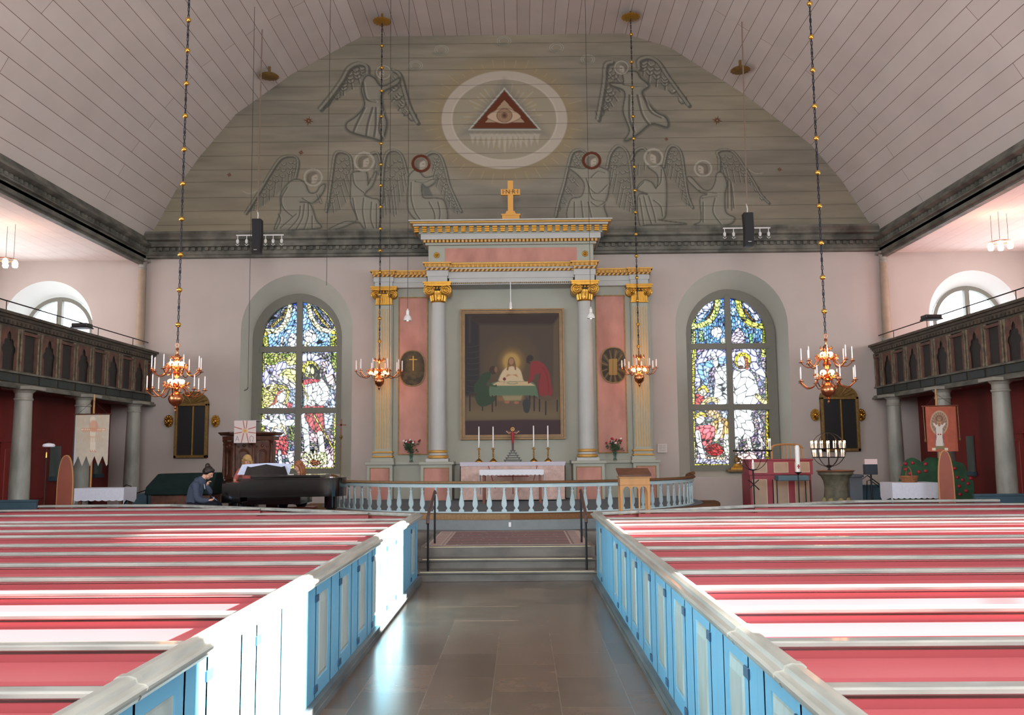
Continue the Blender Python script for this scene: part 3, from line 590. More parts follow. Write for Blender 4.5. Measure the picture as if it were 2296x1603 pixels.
    # lower right group
    c.tr(1230, 320, .2221)
    wing([(380, 110), (320, 70), (240, 100), (200, 220), (150, 430), (100, 600), (70, 740)], [(80, 720), (200, 600), (300, 440), (340, 300), (350, 200)], 7)
    body([(360, 260), (430, 230), (560, 260), (620, 320), (600, 520), (560, 640), (570, 790), (210, 790), (220, 580), (330, 540), (360, 420), (300, 330), (200, 250), (260, 250)])
    fold([(380, 360), (420, 460), (500, 510), (590, 430)], [(400, 420), (440, 560), (560, 590)], [(430, 600), (500, 640), (570, 600)], [(260, 600), (260, 780)], [(330, 590), (350, 780)], [(400, 600), (440, 780)], [(430, 350), (500, 290), (570, 300)])
    face(440, 190, 60); halo(435, 180, 84, True)
    wing([(590, 250), (620, 120), (680, 40), (740, 40), (800, 120), (830, 300), (850, 520), (880, 700)], [(860, 720), (780, 680), (700, 640), (640, 480), (610, 360)], 8)
    wing([(830, 170), (880, 80), (950, 50), (990, 90)], [(980, 260), (900, 330), (850, 300)], 3, scal=False)
    body([(1000, 240), (1080, 230), (1150, 250), (1190, 420), (1180, 740), (1120, 780), (1390, 820), (1000, 830), (920, 830), (900, 540), (1000, 520), (890, 470), (960, 380), (1040, 400), (1090, 460), (1100, 330)])
    fold([(1140, 270), (1130, 400), (1080, 460)], [(960, 540), (1000, 700), (1040, 820)], [(1010, 540), (1060, 700), (1080, 800)], [(920, 560), (960, 820)], [(1060, 580), (1130, 640), (1150, 740)], [(900, 460), (960, 400)])
    face(1070, 150, 62, -1); halo(1060, 150, 90)
    wing([(1160, 240), (1190, 100), (1230, 35), (1290, 40), (1340, 120), (1370, 320), (1400, 520), (1450, 650)], [(1430, 640), (1360, 600), (1300, 420), (1220, 360), (1190, 300)], 8)
    body([(1700, 310), (1760, 310), (1800, 420), (1780, 520), (1790, 700), (1880, 760), (1800, 830), (1480, 830), (1540, 780), (1530, 560), (1600, 520), (1520, 490), (1400, 370), (1440, 350), (1560, 470), (1640, 470), (1680, 400)])
    fold([(1550, 560), (1700, 540)], [(1560, 600), (1560, 800)], [(1680, 560), (1660, 700), (1740, 820)], [(1520, 480), (1700, 510)], [(1810, 380), (1810, 660)], [(1840, 420), (1850, 680)], [(1780, 340), (1840, 400), (1870, 660)])
    face(1550, 260, 58, -1); halo(1560, 260, 84)
    wing([(1720, 280), (1720, 160), (1700, 100), (1760, 70), (1860, 90), (1960, 220), (2060, 380), (2140, 520), (2220, 605)], [(2180, 590), (2060, 440), (1960, 400), (1860, 400), (1760, 300)], 8)
    c.line([(2020, 270), (2090, 310), (2165, 305)], 7, Lt, .6)
    # two flying angels above
    c.tr(700, 50, .3556)
    wing([(345, 330), (340, 275), (290, 260), (230, 290), (190, 360), (120, 460), (50, 545)], [(60, 550), (160, 490), (220, 440), (300, 390), (330, 350)], 6)
    wing([(510, 300), (550, 330), (580, 430), (610, 530), (660, 630)], [(640, 620), (580, 590), (520, 530), (480, 450), (490, 380)], 6, base=(490, 330))
    body([(340, 340), (390, 350), (430, 400), (480, 390), (550, 350), (540, 390), (440, 450), (450, 560), (470, 640), (440, 740), (380, 730), (240, 690), (215, 640), (280, 590), (330, 520), (310, 420)])
    fold([(320, 380), (340, 480), (400, 500)], [(330, 540), (280, 640), (260, 690)], [(380, 540), (350, 640), (340, 710)], [(440, 560), (420, 660), (440, 730)], [(400, 540), (400, 640), (390, 720)])
    face(430, 320, 34); halo(450, 315, 44)
    wing([(1890, 250), (1850, 270), (1840, 380), (1820, 500), (1800, 610)], [(1810, 600), (1880, 540), (1930, 480), (1950, 380)], 6, base=(1920, 300))
    wing([(2060, 290), (2060, 240), (2120, 220), (2180, 250), (2240, 340), (2320, 450), (2370, 520)], [(2350, 520), (2260, 440), (2200, 420), (2120, 380), (2080, 330)], 6)
    body([(1960, 320), (2040, 310), (2070, 350), (2120, 400), (2080, 450), (2160, 560), (2230, 600), (2240, 660), (2140, 640), (2060, 700), (2000, 740), (1970, 740), (2000, 680), (1960, 560), (1970, 440), (1890, 400), (1880, 380), (1960, 380)])
    fold([(2090, 470), (2130, 560), (2200, 600)], [(2000, 460), (2000, 600), (2030, 690)], [(2050, 460), (2080, 580), (2120, 640)], [(1960, 390), (2040, 400), (2100, 400)])
    face(1960, 290, 32, -1); halo(1950, 285, 42)
    # board seams
    c.tr(0, 0, 1)
    ys = 96
    k = 0
    while ys < 545:
        c.line([(300, ys + 10), (1990, ys - 8)], 1.1, (70, 62, 52), .55, curve=False, soft=.4); ys += (31, 27, 35, 30)[k % 4]; k += 1
    G = VAULT + [(10.6, 8.2), (-10.7, 8.2)]
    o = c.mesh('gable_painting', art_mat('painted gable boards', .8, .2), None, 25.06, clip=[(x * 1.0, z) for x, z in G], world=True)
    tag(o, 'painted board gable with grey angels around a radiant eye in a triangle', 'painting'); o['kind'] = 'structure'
gable()
struct(MB().box(-11.2, 11.2, 25.12, 25.3, 7.9, 15).build('wall_east_gable', M['wall'], smooth=False, base=False))
# ------------------------------------------------------------------ stained glass
def stained(x0, y0, x1, y1, T, items, cell, seed, res=1.5):
    c = Cv(x0, y0, x1, y1, res, (0, 0, 0)); h, w = c.h, c.w
    reg = np.zeros((h, w), int); c.tr(*T)
    Y, X = np.mgrid[0:h, 0:w] + .5
    cols = []
    for k, it in enumerate(items):
        kind, g, col, jit = it[:4]; cols.append((col, jit, it[4] if len(it) > 4 else 1.))
        if kind == 'p': m = c.pmask(c._p(smooth_pts(g, True) if len(g) > 4 else g), X, Y)
        elif kind == 'l': m = c.dist(c._p(smooth_pts(g[1:]) if len(g) > 3 else g[1:]), X, Y) < g[0] * c.T[2] * res / 2
        elif kind == 'e':
            P = c._p([(g[0], g[1])])[0]; m = np.hypot((X - P[0]) / g[2], (Y - P[1]) / (g[3] if len(g) > 3 else g[2])) < c.T[2] * res
        elif kind == 'r': m = c.pmask(c._p([(g[0], g[1]), (g[2], g[1]), (g[2], g[3]), (g[0], g[3])]), X, Y)
        reg[m] = k
    rs = np.random.RandomState(seed); rang = rs.rand(len(cols)) * PI; best = np.full((h, w), 1e9); sec = np.full((h, w), 1e9); bid = np.zeros((h, w), int)
    cs = cell * res; gw = gh = int((w + h) * 3.0 / cs / .6) + 8; J = rs.rand(gh, gw, 2)
    # every region has its own cells, sized by its scale
    sc_ = (np.array([q[2] for q in cols]) ** 1.35)[reg]; wob = vnoise(h, w, 14, 14, seed + 1, 2) * 6
    th = rang[reg]; Xa = X + wob; Ya = Y - wob; Xs, Ys = ((Xa * np.cos(th) + Ya * np.sin(th)) * .72 + (w + h)) / sc_, ((-Xa * np.sin(th) + Ya * np.cos(th)) * 1.35 + (w + h) * 1.4) / sc_
    for dy in (-1, 0, 1):
        for dx in (-1, 0, 1):
            gx = np.clip((Xs / cs).astype(int) + dx, -1, gw - 2) + 1; gy = np.clip((Ys / cs).astype(int) + dy, -1, gh - 2) + 1
            d = np.hypot(Xs - (gx - 1 + J[gy, gx, 0]) * cs, Ys - (gy - 1 + J[gy, gx, 1]) * cs); i = gy * gw + gx
            nb = d < best; sec = np.where(nb, best, np.minimum(sec, d)); bid = np.where(nb, i, bid); best = np.where(nb, d, best)
    edge = (sec - best) * sc_ / 2 * .95
    rb = np.zeros((h, w), bool); rb[:, 1:] |= reg[:, 1:] != reg[:, :-1]; rb[1:] |= reg[1:] != reg[:-1]; rb[:, :-1] |= rb[:, 1:]
    base = np.array([q[0] for q in cols], float)[reg]; jit = np.array([q[1] for q in cols], float)[reg]
    rnd = rs.rand(gw * gh, 3)[bid]; base = base + (rnd - .5) * jit[..., None] * .7 + (rnd[..., :1] - .55) * jit[..., None] * 2.2
    base = base * (.93 + .14 * vnoise(h, w, 5, 5, seed + 2, 2))[..., None]
    lead = np.clip(1 - (edge - .2 * res) / (.55 * res), 0, 1); lead = np.maximum(lead, rb * .92); sh = np.clip(edge / (2.2 * res), 0, 1) * .35 + .65
    base = base * sh[..., None]; c.a = np.clip(base, 0, 255) * .70 * (1 - lead[..., None]) + np.array([10, 9, 9.]) * lead[..., None]
    return c
WHT, YG, LAV, BLU, RED, GRY, SKN, GLD, DRK, PNK, LBL, BRN = (250, 248, 240), (214, 216, 92), (190, 184, 226), (60, 110, 215), (196, 74, 74), (120, 124, 140), (244, 236, 206), (232, 190, 70), (112, 104, 100), (216, 184, 184), (160, 196, 240), (140, 66, 40)
IL = [('r', (60, 0, 800, 1600), (150, 160, 176), 50, .8),
  ('p', [(110, 500), (110, 390), (150, 260), (250, 150), (400, 90), (400, 350), (250, 350)], (118, 128, 150), 45, .8), ('p', [(745, 500), (745, 390), (700, 260), (600, 150), (450, 90), (450, 350), (600, 350)], (118, 128, 150), 45, .8),
  ('p', [(180, 370), (290, 340), (350, 200), (400, 170), (400, 490), (110, 490)], LBL, 26, .9), ('p', [(450, 170), (510, 200), (560, 330), (740, 370), (740, 490), (450, 490)], LBL, 26, .9),
  ('l', [20, (105, 500), (105, 400), (140, 280), (220, 170), (330, 105), (400, 85)], (222, 214, 96), 20, .7), ('l', [20, (748, 500), (748, 400), (712, 280), (630, 170), (530, 105), (450, 85)], (222, 214, 96), 20, .7),
  ('l', [40, (150, 305), (215, 225), (290, 160), (330, 130)], GRY, 30, .8), ('l', [40, (700, 305), (640, 225), (580, 170), (540, 130)], GRY, 30, .8),
  ('l', [26, (190, 310), (270, 240), (310, 170)], (196, 168, 80), 30, .7), ('l', [26, (670, 310), (600, 240), (555, 170)], (196, 168, 80), 30, .7),
  ('l', [42, (130, 350), (230, 350), (300, 290), (335, 200), (350, 100)], (242, 232, 176), 16, 1.), ('l', [42, (500, 130), (530, 240), (590, 320), (660, 350), (730, 350)], (242, 232, 176), 16, 1.),
  ('r', (365, 95, 402, 130), BLU, 20), ('r', (450, 95, 490, 130), BLU, 20), ('e', (140, 375, 18), GLD, 10), ('e', (715, 365, 18), GLD, 10),
  ('e', (517, 395, 56), WHT, 6, 1.1), ('p', [(455, 490), (470, 440), (520, 450), (500, 490)], (240, 236, 190), 12), ('r', (108, 400, 160, 490), YG, 30, .6), ('r', (690, 390, 745, 490), YG, 30, .6), ('r', (262, 400, 290, 490), WHT, 8), ('p', [(330, 490), (330, 400), (365, 370), (400, 390), (400, 490)], (236, 236, 240), 8),
  # middle left
  ('r', (90, 540, 400, 640), (170, 176, 84), 46, .7), ('r', (90, 640, 400, 1010), (150, 146, 146), 60, .8), ('r', (90, 540, 125, 1540), (214, 214, 90), 26, .7),
  ('l', [62, (150, 820), (135, 740), (170, 705), (240, 690), (260, 645), (350, 635)], LAV, 14, 1.3), ('p', [(250, 740), (300, 680), (400, 690), (400, 800), (290, 770)], (236, 222, 130), 16, 1.1), ('p', [(300, 600), (400, 545), (400, 640), (330, 650)], (228, 220, 120), 24, .9),
  ('l', [46, (300, 775), (350, 800), (400, 828)], SKN, 8, 1.4), ('e', (262, 760, 28), (236, 232, 240), 8), ('p', [(130, 830), (250, 810), (330, 850), (330, 1010), (130, 1010)], (226, 206, 120), 26, .8), ('p', [(325, 830), (400, 840), (400, 1010), (330, 1010)], (180, 190, 214), 30, .7),
  ('e', (268, 885, 72), (236, 216, 84), 10, .7), ('e', (268, 888, 50), (228, 196, 110), 12, .8), ('p', [(235, 880), (290, 850), (310, 900), (290, 960), (240, 960)], (248, 240, 226), 5, 1.4), ('p', [(150, 1010), (200, 960), (225, 900), (250, 865), (300, 860), (240, 900), (230, 980), (190, 1010)], (168, 82, 50), 16), ('p', [(150, 1010), (240, 960), (340, 1010)], WHT, 5, 1.2), ('e', (340, 985, 26), RED, 10),
  # middle right
  ('r', (450, 540, 760, 1010), (146, 140, 132), 60, .8), ('r', (700, 540, 760, 700), (150, 164, 80), 40, .7), ('l', [62, (450, 580), (530, 575), (600, 610), (665, 640), (690, 700), (695, 790)], LAV, 12, 1.4), ('p', [(640, 720), (720, 720), (730, 800), (670, 810)], (226, 190, 180), 10, 1.4), ('p', [(600, 620), (660, 600), (680, 650), (620, 660)], (220, 186, 184), 10),
  ('p', [(650, 820), (720, 860), (735, 1010), (630, 1010)], (182, 190, 216), 18, .9), ('e', (518, 677, 72), (240, 222, 96), 8, .8), ('p', [(500, 640), (560, 650), (600, 730), (580, 790), (545, 740)], (52, 50, 40), 16), ('e', (515, 695, 38, 48), (214, 214, 150), 10, 1.2), ('e', (518, 728, 18, 14), (60, 50, 36), 6),
  ('p', [(465, 790), (560, 770), (640, 790), (630, 880), (590, 980), (475, 1010), (470, 880)], (250, 250, 238), 5, 1.3), ('l', [58, (610, 790), (655, 870), (640, 930), (570, 990)], (248, 246, 232), 5, 1.4), ('p', [(455, 800), (470, 765), (580, 760), (600, 780), (480, 810)], (190, 70, 74), 12), ('p', [(455, 1010), (480, 985), (640, 990), (640, 1010)], RED, 10), ('p', [(480, 960), (530, 935), (580, 990), (500, 995)], (250, 246, 226), 5), ('l', [10, (450, 800), (500, 940)], (226, 206, 90), 8),
  # bottom left
  ('r', (125, 1060, 400, 1540), (150, 148, 156), 60, .8), ('p', [(170, 1070), (250, 1070), (240, 1130), (170, 1110)], WHT, 5), ('p', [(190, 1140), (300, 1130), (320, 1260), (180, 1270)], (236, 214, 160), 12), ('l', [58, (125, 1130), (180, 1145), (240, 1130)], WHT, 4, 1.5), ('l', [52, (275, 1080), (300, 1130), (370, 1135)], (240, 244, 250), 5, 1.3), ('e', (242, 1232, 52), (226, 230, 248), 6, 1.4), ('r', (330, 1160, 390, 1290), (140, 150, 80), 40, .6),
  ('p', [(150, 1285), (300, 1245), (320, 1240), (325, 1400), (250, 1400), (160, 1400)], (206, 84, 82), 14, .9), ('l', [34, (250, 1380), (265, 1480)], WHT, 8), ('p', [(310, 1380), (400, 1380), (400, 1500), (340, 1480)], (226, 206, 212), 12, 1.1), ('l', [26, (190, 1400), (200, 1480)], (230, 232, 240), 10), ('r', (125, 1490, 400, 1560), (222, 214, 90), 20, .6),
  # bottom right
  ('r', (440, 1060, 760, 1560), (142, 132, 128), 56, .8), ('p', [(440, 1380), (560, 1400), (730, 1340), (735, 1520), (440, 1520)], (214, 176, 176), 16, 1.2), ('p', [(500, 1220), (590, 1230), (580, 1300), (510, 1290)], (204, 164, 166), 12), ('l', [58, (468, 1085), (478, 1200)], WHT, 4, 1.5), ('l', [50, (482, 1230), (487, 1300), (492, 1390)], (244, 248, 250), 4, 1.5), ('p', [(435, 1440), (470, 1380), (510, 1390), (470, 1430)], (236, 236, 160), 8),
  ('p', [(470, 1062), (635, 1062), (640, 1160), (600, 1225), (530, 1190)], (190, 82, 76), 14, 1.), ('p', [(636, 1062), (712, 1070), (700, 1180), (640, 1185)], (200, 208, 232), 8, 1.2), ('l', [50, (600, 1230), (612, 1310), (622, 1390)], (246, 244, 220), 5, 1.5), ('p', [(600, 1390), (650, 1390), (665, 1460), (630, 1470), (605, 1420)], (242, 238, 170), 6), ('l', [14, (545, 1065), (620, 1190), (706, 1345)], (226, 204, 90), 8), ('r', (718, 1060, 760, 1560), (216, 216, 90), 26, .7), ('r', (440, 1517, 760, 1560), (224, 222, 80), 20, .6)]
for k in range(9):
    t = PI * (k + .5) / 9; IL.append(('l', [20, (560, 1500), (560 - 105 * math.cos(t), 1500 - 118 * math.sin(t))], (250, 244, 170), 10))
IL += [('e', (545, 1475, 26), (190, 110, 60), 30, .6), ('e', (580, 1478, 22), (176, 96, 60), 30, .6)]
IR = [('r', (40, 0, 800, 1600), (120, 120, 124), 45, .8),
  ('p', [(75, 490), (80, 360), (130, 240), (230, 140), (360, 90), (360, 490)], (120, 160, 200), 40, .8), ('p', [(405, 90), (560, 150), (650, 240), (695, 360), (705, 490), (405, 490)], (120, 160, 200), 40, .8),
  ('l', [22, (80, 400), (95, 300), (150, 200), (240, 125), (345, 88)], (196, 206, 70), 30, .6), ('l', [22, (412, 88), (520, 120), (610, 190), (665, 280), (688, 400)], (206, 176, 60), 30, .6),
  ('l', [52, (140, 265), (185, 205), (245, 150)], (196, 200, 234), 14, 1.2), ('l', [52, (520, 145), (585, 205), (630, 275)], (196, 200, 234), 14, 1.2), ('l', [22, (205, 280), (250, 210), (280, 130)], (110, 86, 50), 30, .6), ('l', [22, (520, 200), (560, 260), (600, 300)], (180, 130, 50), 30, .6),
  ('l', [44, (295, 100), (285, 200), (235, 290), (160, 330), (85, 340)], (214, 224, 120), 18, 1.), ('l', [46, (462, 110), (490, 230), (550, 310), (620, 335), (695, 340)], (226, 220, 90), 20, 1.), ('r', (322, 85, 360, 120), (40, 90, 220), 20), ('r', (405, 85, 445, 122), (30, 70, 210), 20),
  ('e', (330, 220, 26), (190, 220, 246), 6), ('e', (425, 215, 26, 34), (180, 214, 246), 8), ('e', (287, 390, 46), (246, 246, 250), 4, 1.4), ('p', [(415, 480), (420, 400), (465, 350), (510, 400), (520, 480)], (206, 186, 200), 16, .9), ('r', (75, 380, 112, 490), (226, 226, 130), 24, .6), ('r', (668, 380, 706, 490), (212, 216, 80), 30, .6), ('r', (140, 380, 175, 470), (160, 200, 130), 30, .7), ('r', (320, 440, 360, 490), (240, 240, 200), 8), ('r', (560, 400, 590, 490), (150, 200, 140), 24),
  ('r', (60, 525, 385, 1000), (140, 136, 150), 60, .8), ('r', (80, 525, 118, 610), YG, 20, .8), ('r', (80, 610, 105, 1000), (206, 190, 70), 34, .7), ('l', [70, (150, 640), (200, 580), (270, 565), (340, 590), (380, 640)], LAV, 10, 1.4), ('l', [46, (135, 690), (125, 830)], (188, 184, 210), 12, 1.3), ('p', [(130, 670), (250, 620), (380, 590), (380, 640), (240, 690), (210, 830), (160, 790)], (140, 176, 222), 16, 1.2), ('p', [(170, 700), (230, 680), (200, 800)], (176, 206, 240), 10),
  ('p', [(262, 960), (275, 800), (270, 730), (385, 680), (385, 1000), (300, 1000)], (250, 250, 244), 4, 1.4), ('l', [46, (262, 590), (285, 660), (310, 710), (345, 760)], (252, 252, 244), 3, 1.6), ('e', (258, 585, 24, 38), (250, 248, 244), 3), ('l', [22, (240, 800), (245, 950)], (170, 190, 220), 12),
  ('p', [(105, 1000), (110, 910), (170, 900), (210, 1000)], (206, 70, 66), 12), ('e', (170, 880, 38, 42), (246, 232, 190), 6), ('l', [26, (140, 870), (180, 845), (210, 880)], GLD, 14), ('l', [40, (170, 990), (230, 950), (290, 960)], (236, 200, 130), 12),
  ('r', (415, 525, 740, 1000), (140, 136, 146), 60, .8), ('l', [66, (420, 600), (480, 560), (560, 555), (600, 600), (600, 680), (660, 720), (680, 760)], LAV, 10, 1.4), ('r', (655, 525, 700, 600), (216, 216, 110), 14, .8), ('r', (696, 600, 725, 1000), (206, 190, 60), 30, .7), ('e', (640, 830, 50, 30), GRY, 20),
  ('e', (505, 628, 70), (246, 212, 50), 6, .9), ('e', (500, 640, 40, 50), (254, 252, 244), 2, 2), ('p', [(510, 590), (540, 610), (550, 680), (540, 720), (520, 700), (525, 640)], (160, 84, 44), 12), ('e', (490, 680, 20, 14), (110, 70, 50), 10),
  ('p', [(425, 1000), (425, 730), (470, 700), (540, 700), (600, 760), (640, 880), (640, 940), (600, 1000)], (254, 254, 248), 2, 1.7), ('l', [40, (625, 920), (655, 950), (690, 975)], (240, 210, 130), 10),
  ('r', (60, 1045, 390, 1540), (150, 140, 136), 56, .8), ('r', (85, 1045, 108, 1540), (206, 190, 60), 34, .7), ('l', [70, (220, 1050), (290, 1090), (340, 1110)], (206, 170, 120), 30, .9), ('p', [(320, 1050), (380, 1050), (375, 1110), (330, 1100)], (190, 196, 220), 8), ('p', [(250, 1150), (340, 1110), (385, 1150), (380, 1250), (290, 1270)], (206, 160, 90), 28, 1.1), ('l', [46, (320, 1160), (310, 1230), (275, 1280)], (240, 222, 180), 8, 1.2),
  ('e', (150, 1120, 36, 44), (244, 238, 214), 4, 1.5), ('l', [30, (115, 1095), (150, 1070), (190, 1085)], (226, 186, 80), 16), ('p', [(110, 1190), (190, 1165), (270, 1185), (250, 1300), (180, 1340), (150, 1260)], (226, 100, 100), 10, 1.2), ('l', [44, (128, 1230), (145, 1340), (180, 1450)], (250, 246, 236), 3, 1.7), ('p', [(195, 1350), (290, 1320), (345, 1380), (290, 1425), (215, 1405)], (176, 44, 44), 16, .8), ('l', [44, (370, 1260), (365, 1340), (385, 1420)], (246, 240, 210), 5), ('l', [22, (200, 1440), (350, 1445)], (226, 190, 150), 10), ('p', [(110, 1440), (390, 1460), (390, 1500), (110, 1500)], (176, 168, 180), 20),
  ('r', (425, 1045, 740, 1540), (140, 128, 128), 56, .7), ('p', [(425, 1045), (585, 1045), (580, 1080), (595, 1250), (425, 1265)], (252, 252, 240), 3, 1.5), ('l', [30, (455, 1275), (450, 1350)], (244, 244, 230), 5), ('l', [34, (550, 1270), (570, 1380)], (246, 242, 220), 5), ('l', [30, (620, 1080), (660, 1160), (640, 1260), (680, 1330)], (170, 160, 168), 16), ('p', [(440, 1440), (520, 1400), (600, 1400), (620, 1500), (440, 1500)], (222, 180, 170), 14, 1.1), ('r', (696, 1045, 722, 1540), (214, 186, 50), 30, .7), ('r', (95, 1492, 740, 1560), (222, 214, 60), 24, .7)]
def stained_window(nm, cx, Tm, items, box, seed, label, bars, hw):
    t = thing(nm, (cx, 25.75, 1.45), label, 'window'); t['kind'] = 'structure'
    yg = 25.8; z0, zs = 1.62, 5.42
    gm = art_mat('stained glass', glass=True)
    c = stained(*box, Tm, items, 9.0, seed)
    # glass is fitted on the wall plane of the photograph, set back in its frame
    c.mesh('stained_glass', gm, t, yg, clip=arch_pts(cx, hw + .02, z0 - .06, zs, 24))
    f = MB().holed(arch_pts(cx, hw + .24, z0 - .2, zs), [arch_pts(cx, hw - .02, z0, zs)], yg - .12)
    o1 = arch_pts(cx, hw + .24, z0 - .2, zs); o2 = arch_pts(cx, hw - .02, z0, zs); n = len(o1)
    for o in (o1, o2): f.add([(x, yg - .12, z) for x, z in o] + [(x, yg + .06, z) for x, z in o], [(k, (k + 1) % n, n + (k + 1) % n, n + k) for k in range(n)])
    f.build('frame', M['frame'], t, world=True, smooth=.7)
    MB().box(cx - .085, cx + .085, yg - .14, yg - .01, z0 - .1, zs + hw + .05).build('mullion', M['frame'], t, world=True, smooth=False, bevel=.01)
    for z in bars: MB().box(cx - hw - .05, cx + hw + .05, yg - .13, yg - .01, z - .085, z + .085).build('transom', M['frame'], t, world=True, smooth=False, bevel=.01)
_zb = lambda px, py: at(px, py, 25.8).z
stained_window('window_1', (at(583, 900, 25.8).x + at(757, 900, 25.8).x) / 2 + .01, (560, 650, .262), IL, (578, 660, 762, 1062), 4, 'left tall arched stained glass window with a robed figure and a kneeling one', (_zb(668, 784), _zb(666, 921)), 1.13)
stained_window('window_2', (at(1549, 900, 25.8).x + at(1724, 900, 25.8).x) / 2, (1530, 640, .2683), IR, (1540, 650, 1734, 1058), 9, 'right tall arched stained glass window with a white robed figure and fallen red soldier', (_zb(1636, 777), _zb(1638, 913)), 1.13)
# clear half-round gallery windows
for k, (cx, zs) in enumerate(((-13.50, 5.72), (13.45, 5.78))):
    t = thing('window_%d' % (3 + k), (cx, 25.8, 4.0), 'clear round arched window above the %s gallery' % ('left', 'right')[k], 'window'); t['kind'] = 'structure'
    a, b2 = arch_pts(cx, 1.04, 4.02, zs), arch_pts(cx, .92, 4.15, zs); n = len(a); f = MB().holed(a, [b2], 25.72)
    f.add([(x, 25.72, z) for x, z in b2] + [(x, 25.86, z) for x, z in b2], [(i, (i + 1) % n, n + (i + 1) % n, n + i) for i in range(n)]); f.build('frame', M['frame'], t, world=True, smooth=.7)
    MB().box(cx - .07, cx + .07, 25.7, 25.84, 4.1, zs + .95).build('mullion', M['frame'], t, world=True, smooth=False)
    MB().box(cx - .95, cx + .95, 25.7, 25.84, 5.0, 5.1).build('transom', M['frame'], t, world=True, smooth=False)
# ================================================================== ALTARPIECE
def S(x, z, Y): k = Y / 24; return (CX + (x - CX) * k, 2 + (z - 2) * k)
M['agrey'] = mat('altarpiece grey', '#a3a598', .55, noise=.05, scale=2)
M['agrey_l'] = mat('column grey', '#b4b6b3', .5, noise=.05, scale=2)
M['gold'] = mat('gilding', '#c9973f', .32, metal=.75, noise=.15, scale=12)
M['goldm'] = mat('matt gold paint', '#d0a050', .5, metal=.25, noise=.1, scale=8)
M['pmarble'] = mat('pink marbling', '#c08677', .5, col2='#a26a5c', scale=1.6, detail=9, stretch=(1.2, 1, .6))
M['dgold'] = mat('dull gold', '#8a6c3a', .5, metal=.4, noise=.3, scale=14)
M['brass'] = mat('brass', '#b98a3e', .28, metal=.95)
ap = thing('altarpiece', (0, 24.4, .465), 'large grey and gilded altarpiece with columns, pink panels and stepped cornice', 'altarpiece')
def B(x0, x1, y0, y1, z0, z1, nm, m, par=ap, bev=0):
    return MB().box(x0, x1, y0, y1, z0, z1).build(nm, m, par, world=True, smooth=False, bevel=bev)
PX_ = lambda px, Y: at(px, 800, Y).x
def symbox(x0, x1, *a, **k):
    for s in (-1, 1):
        p, q = sorted((s * x0, s * x1)); B(p, q, *a, **k)
BK = 24.62
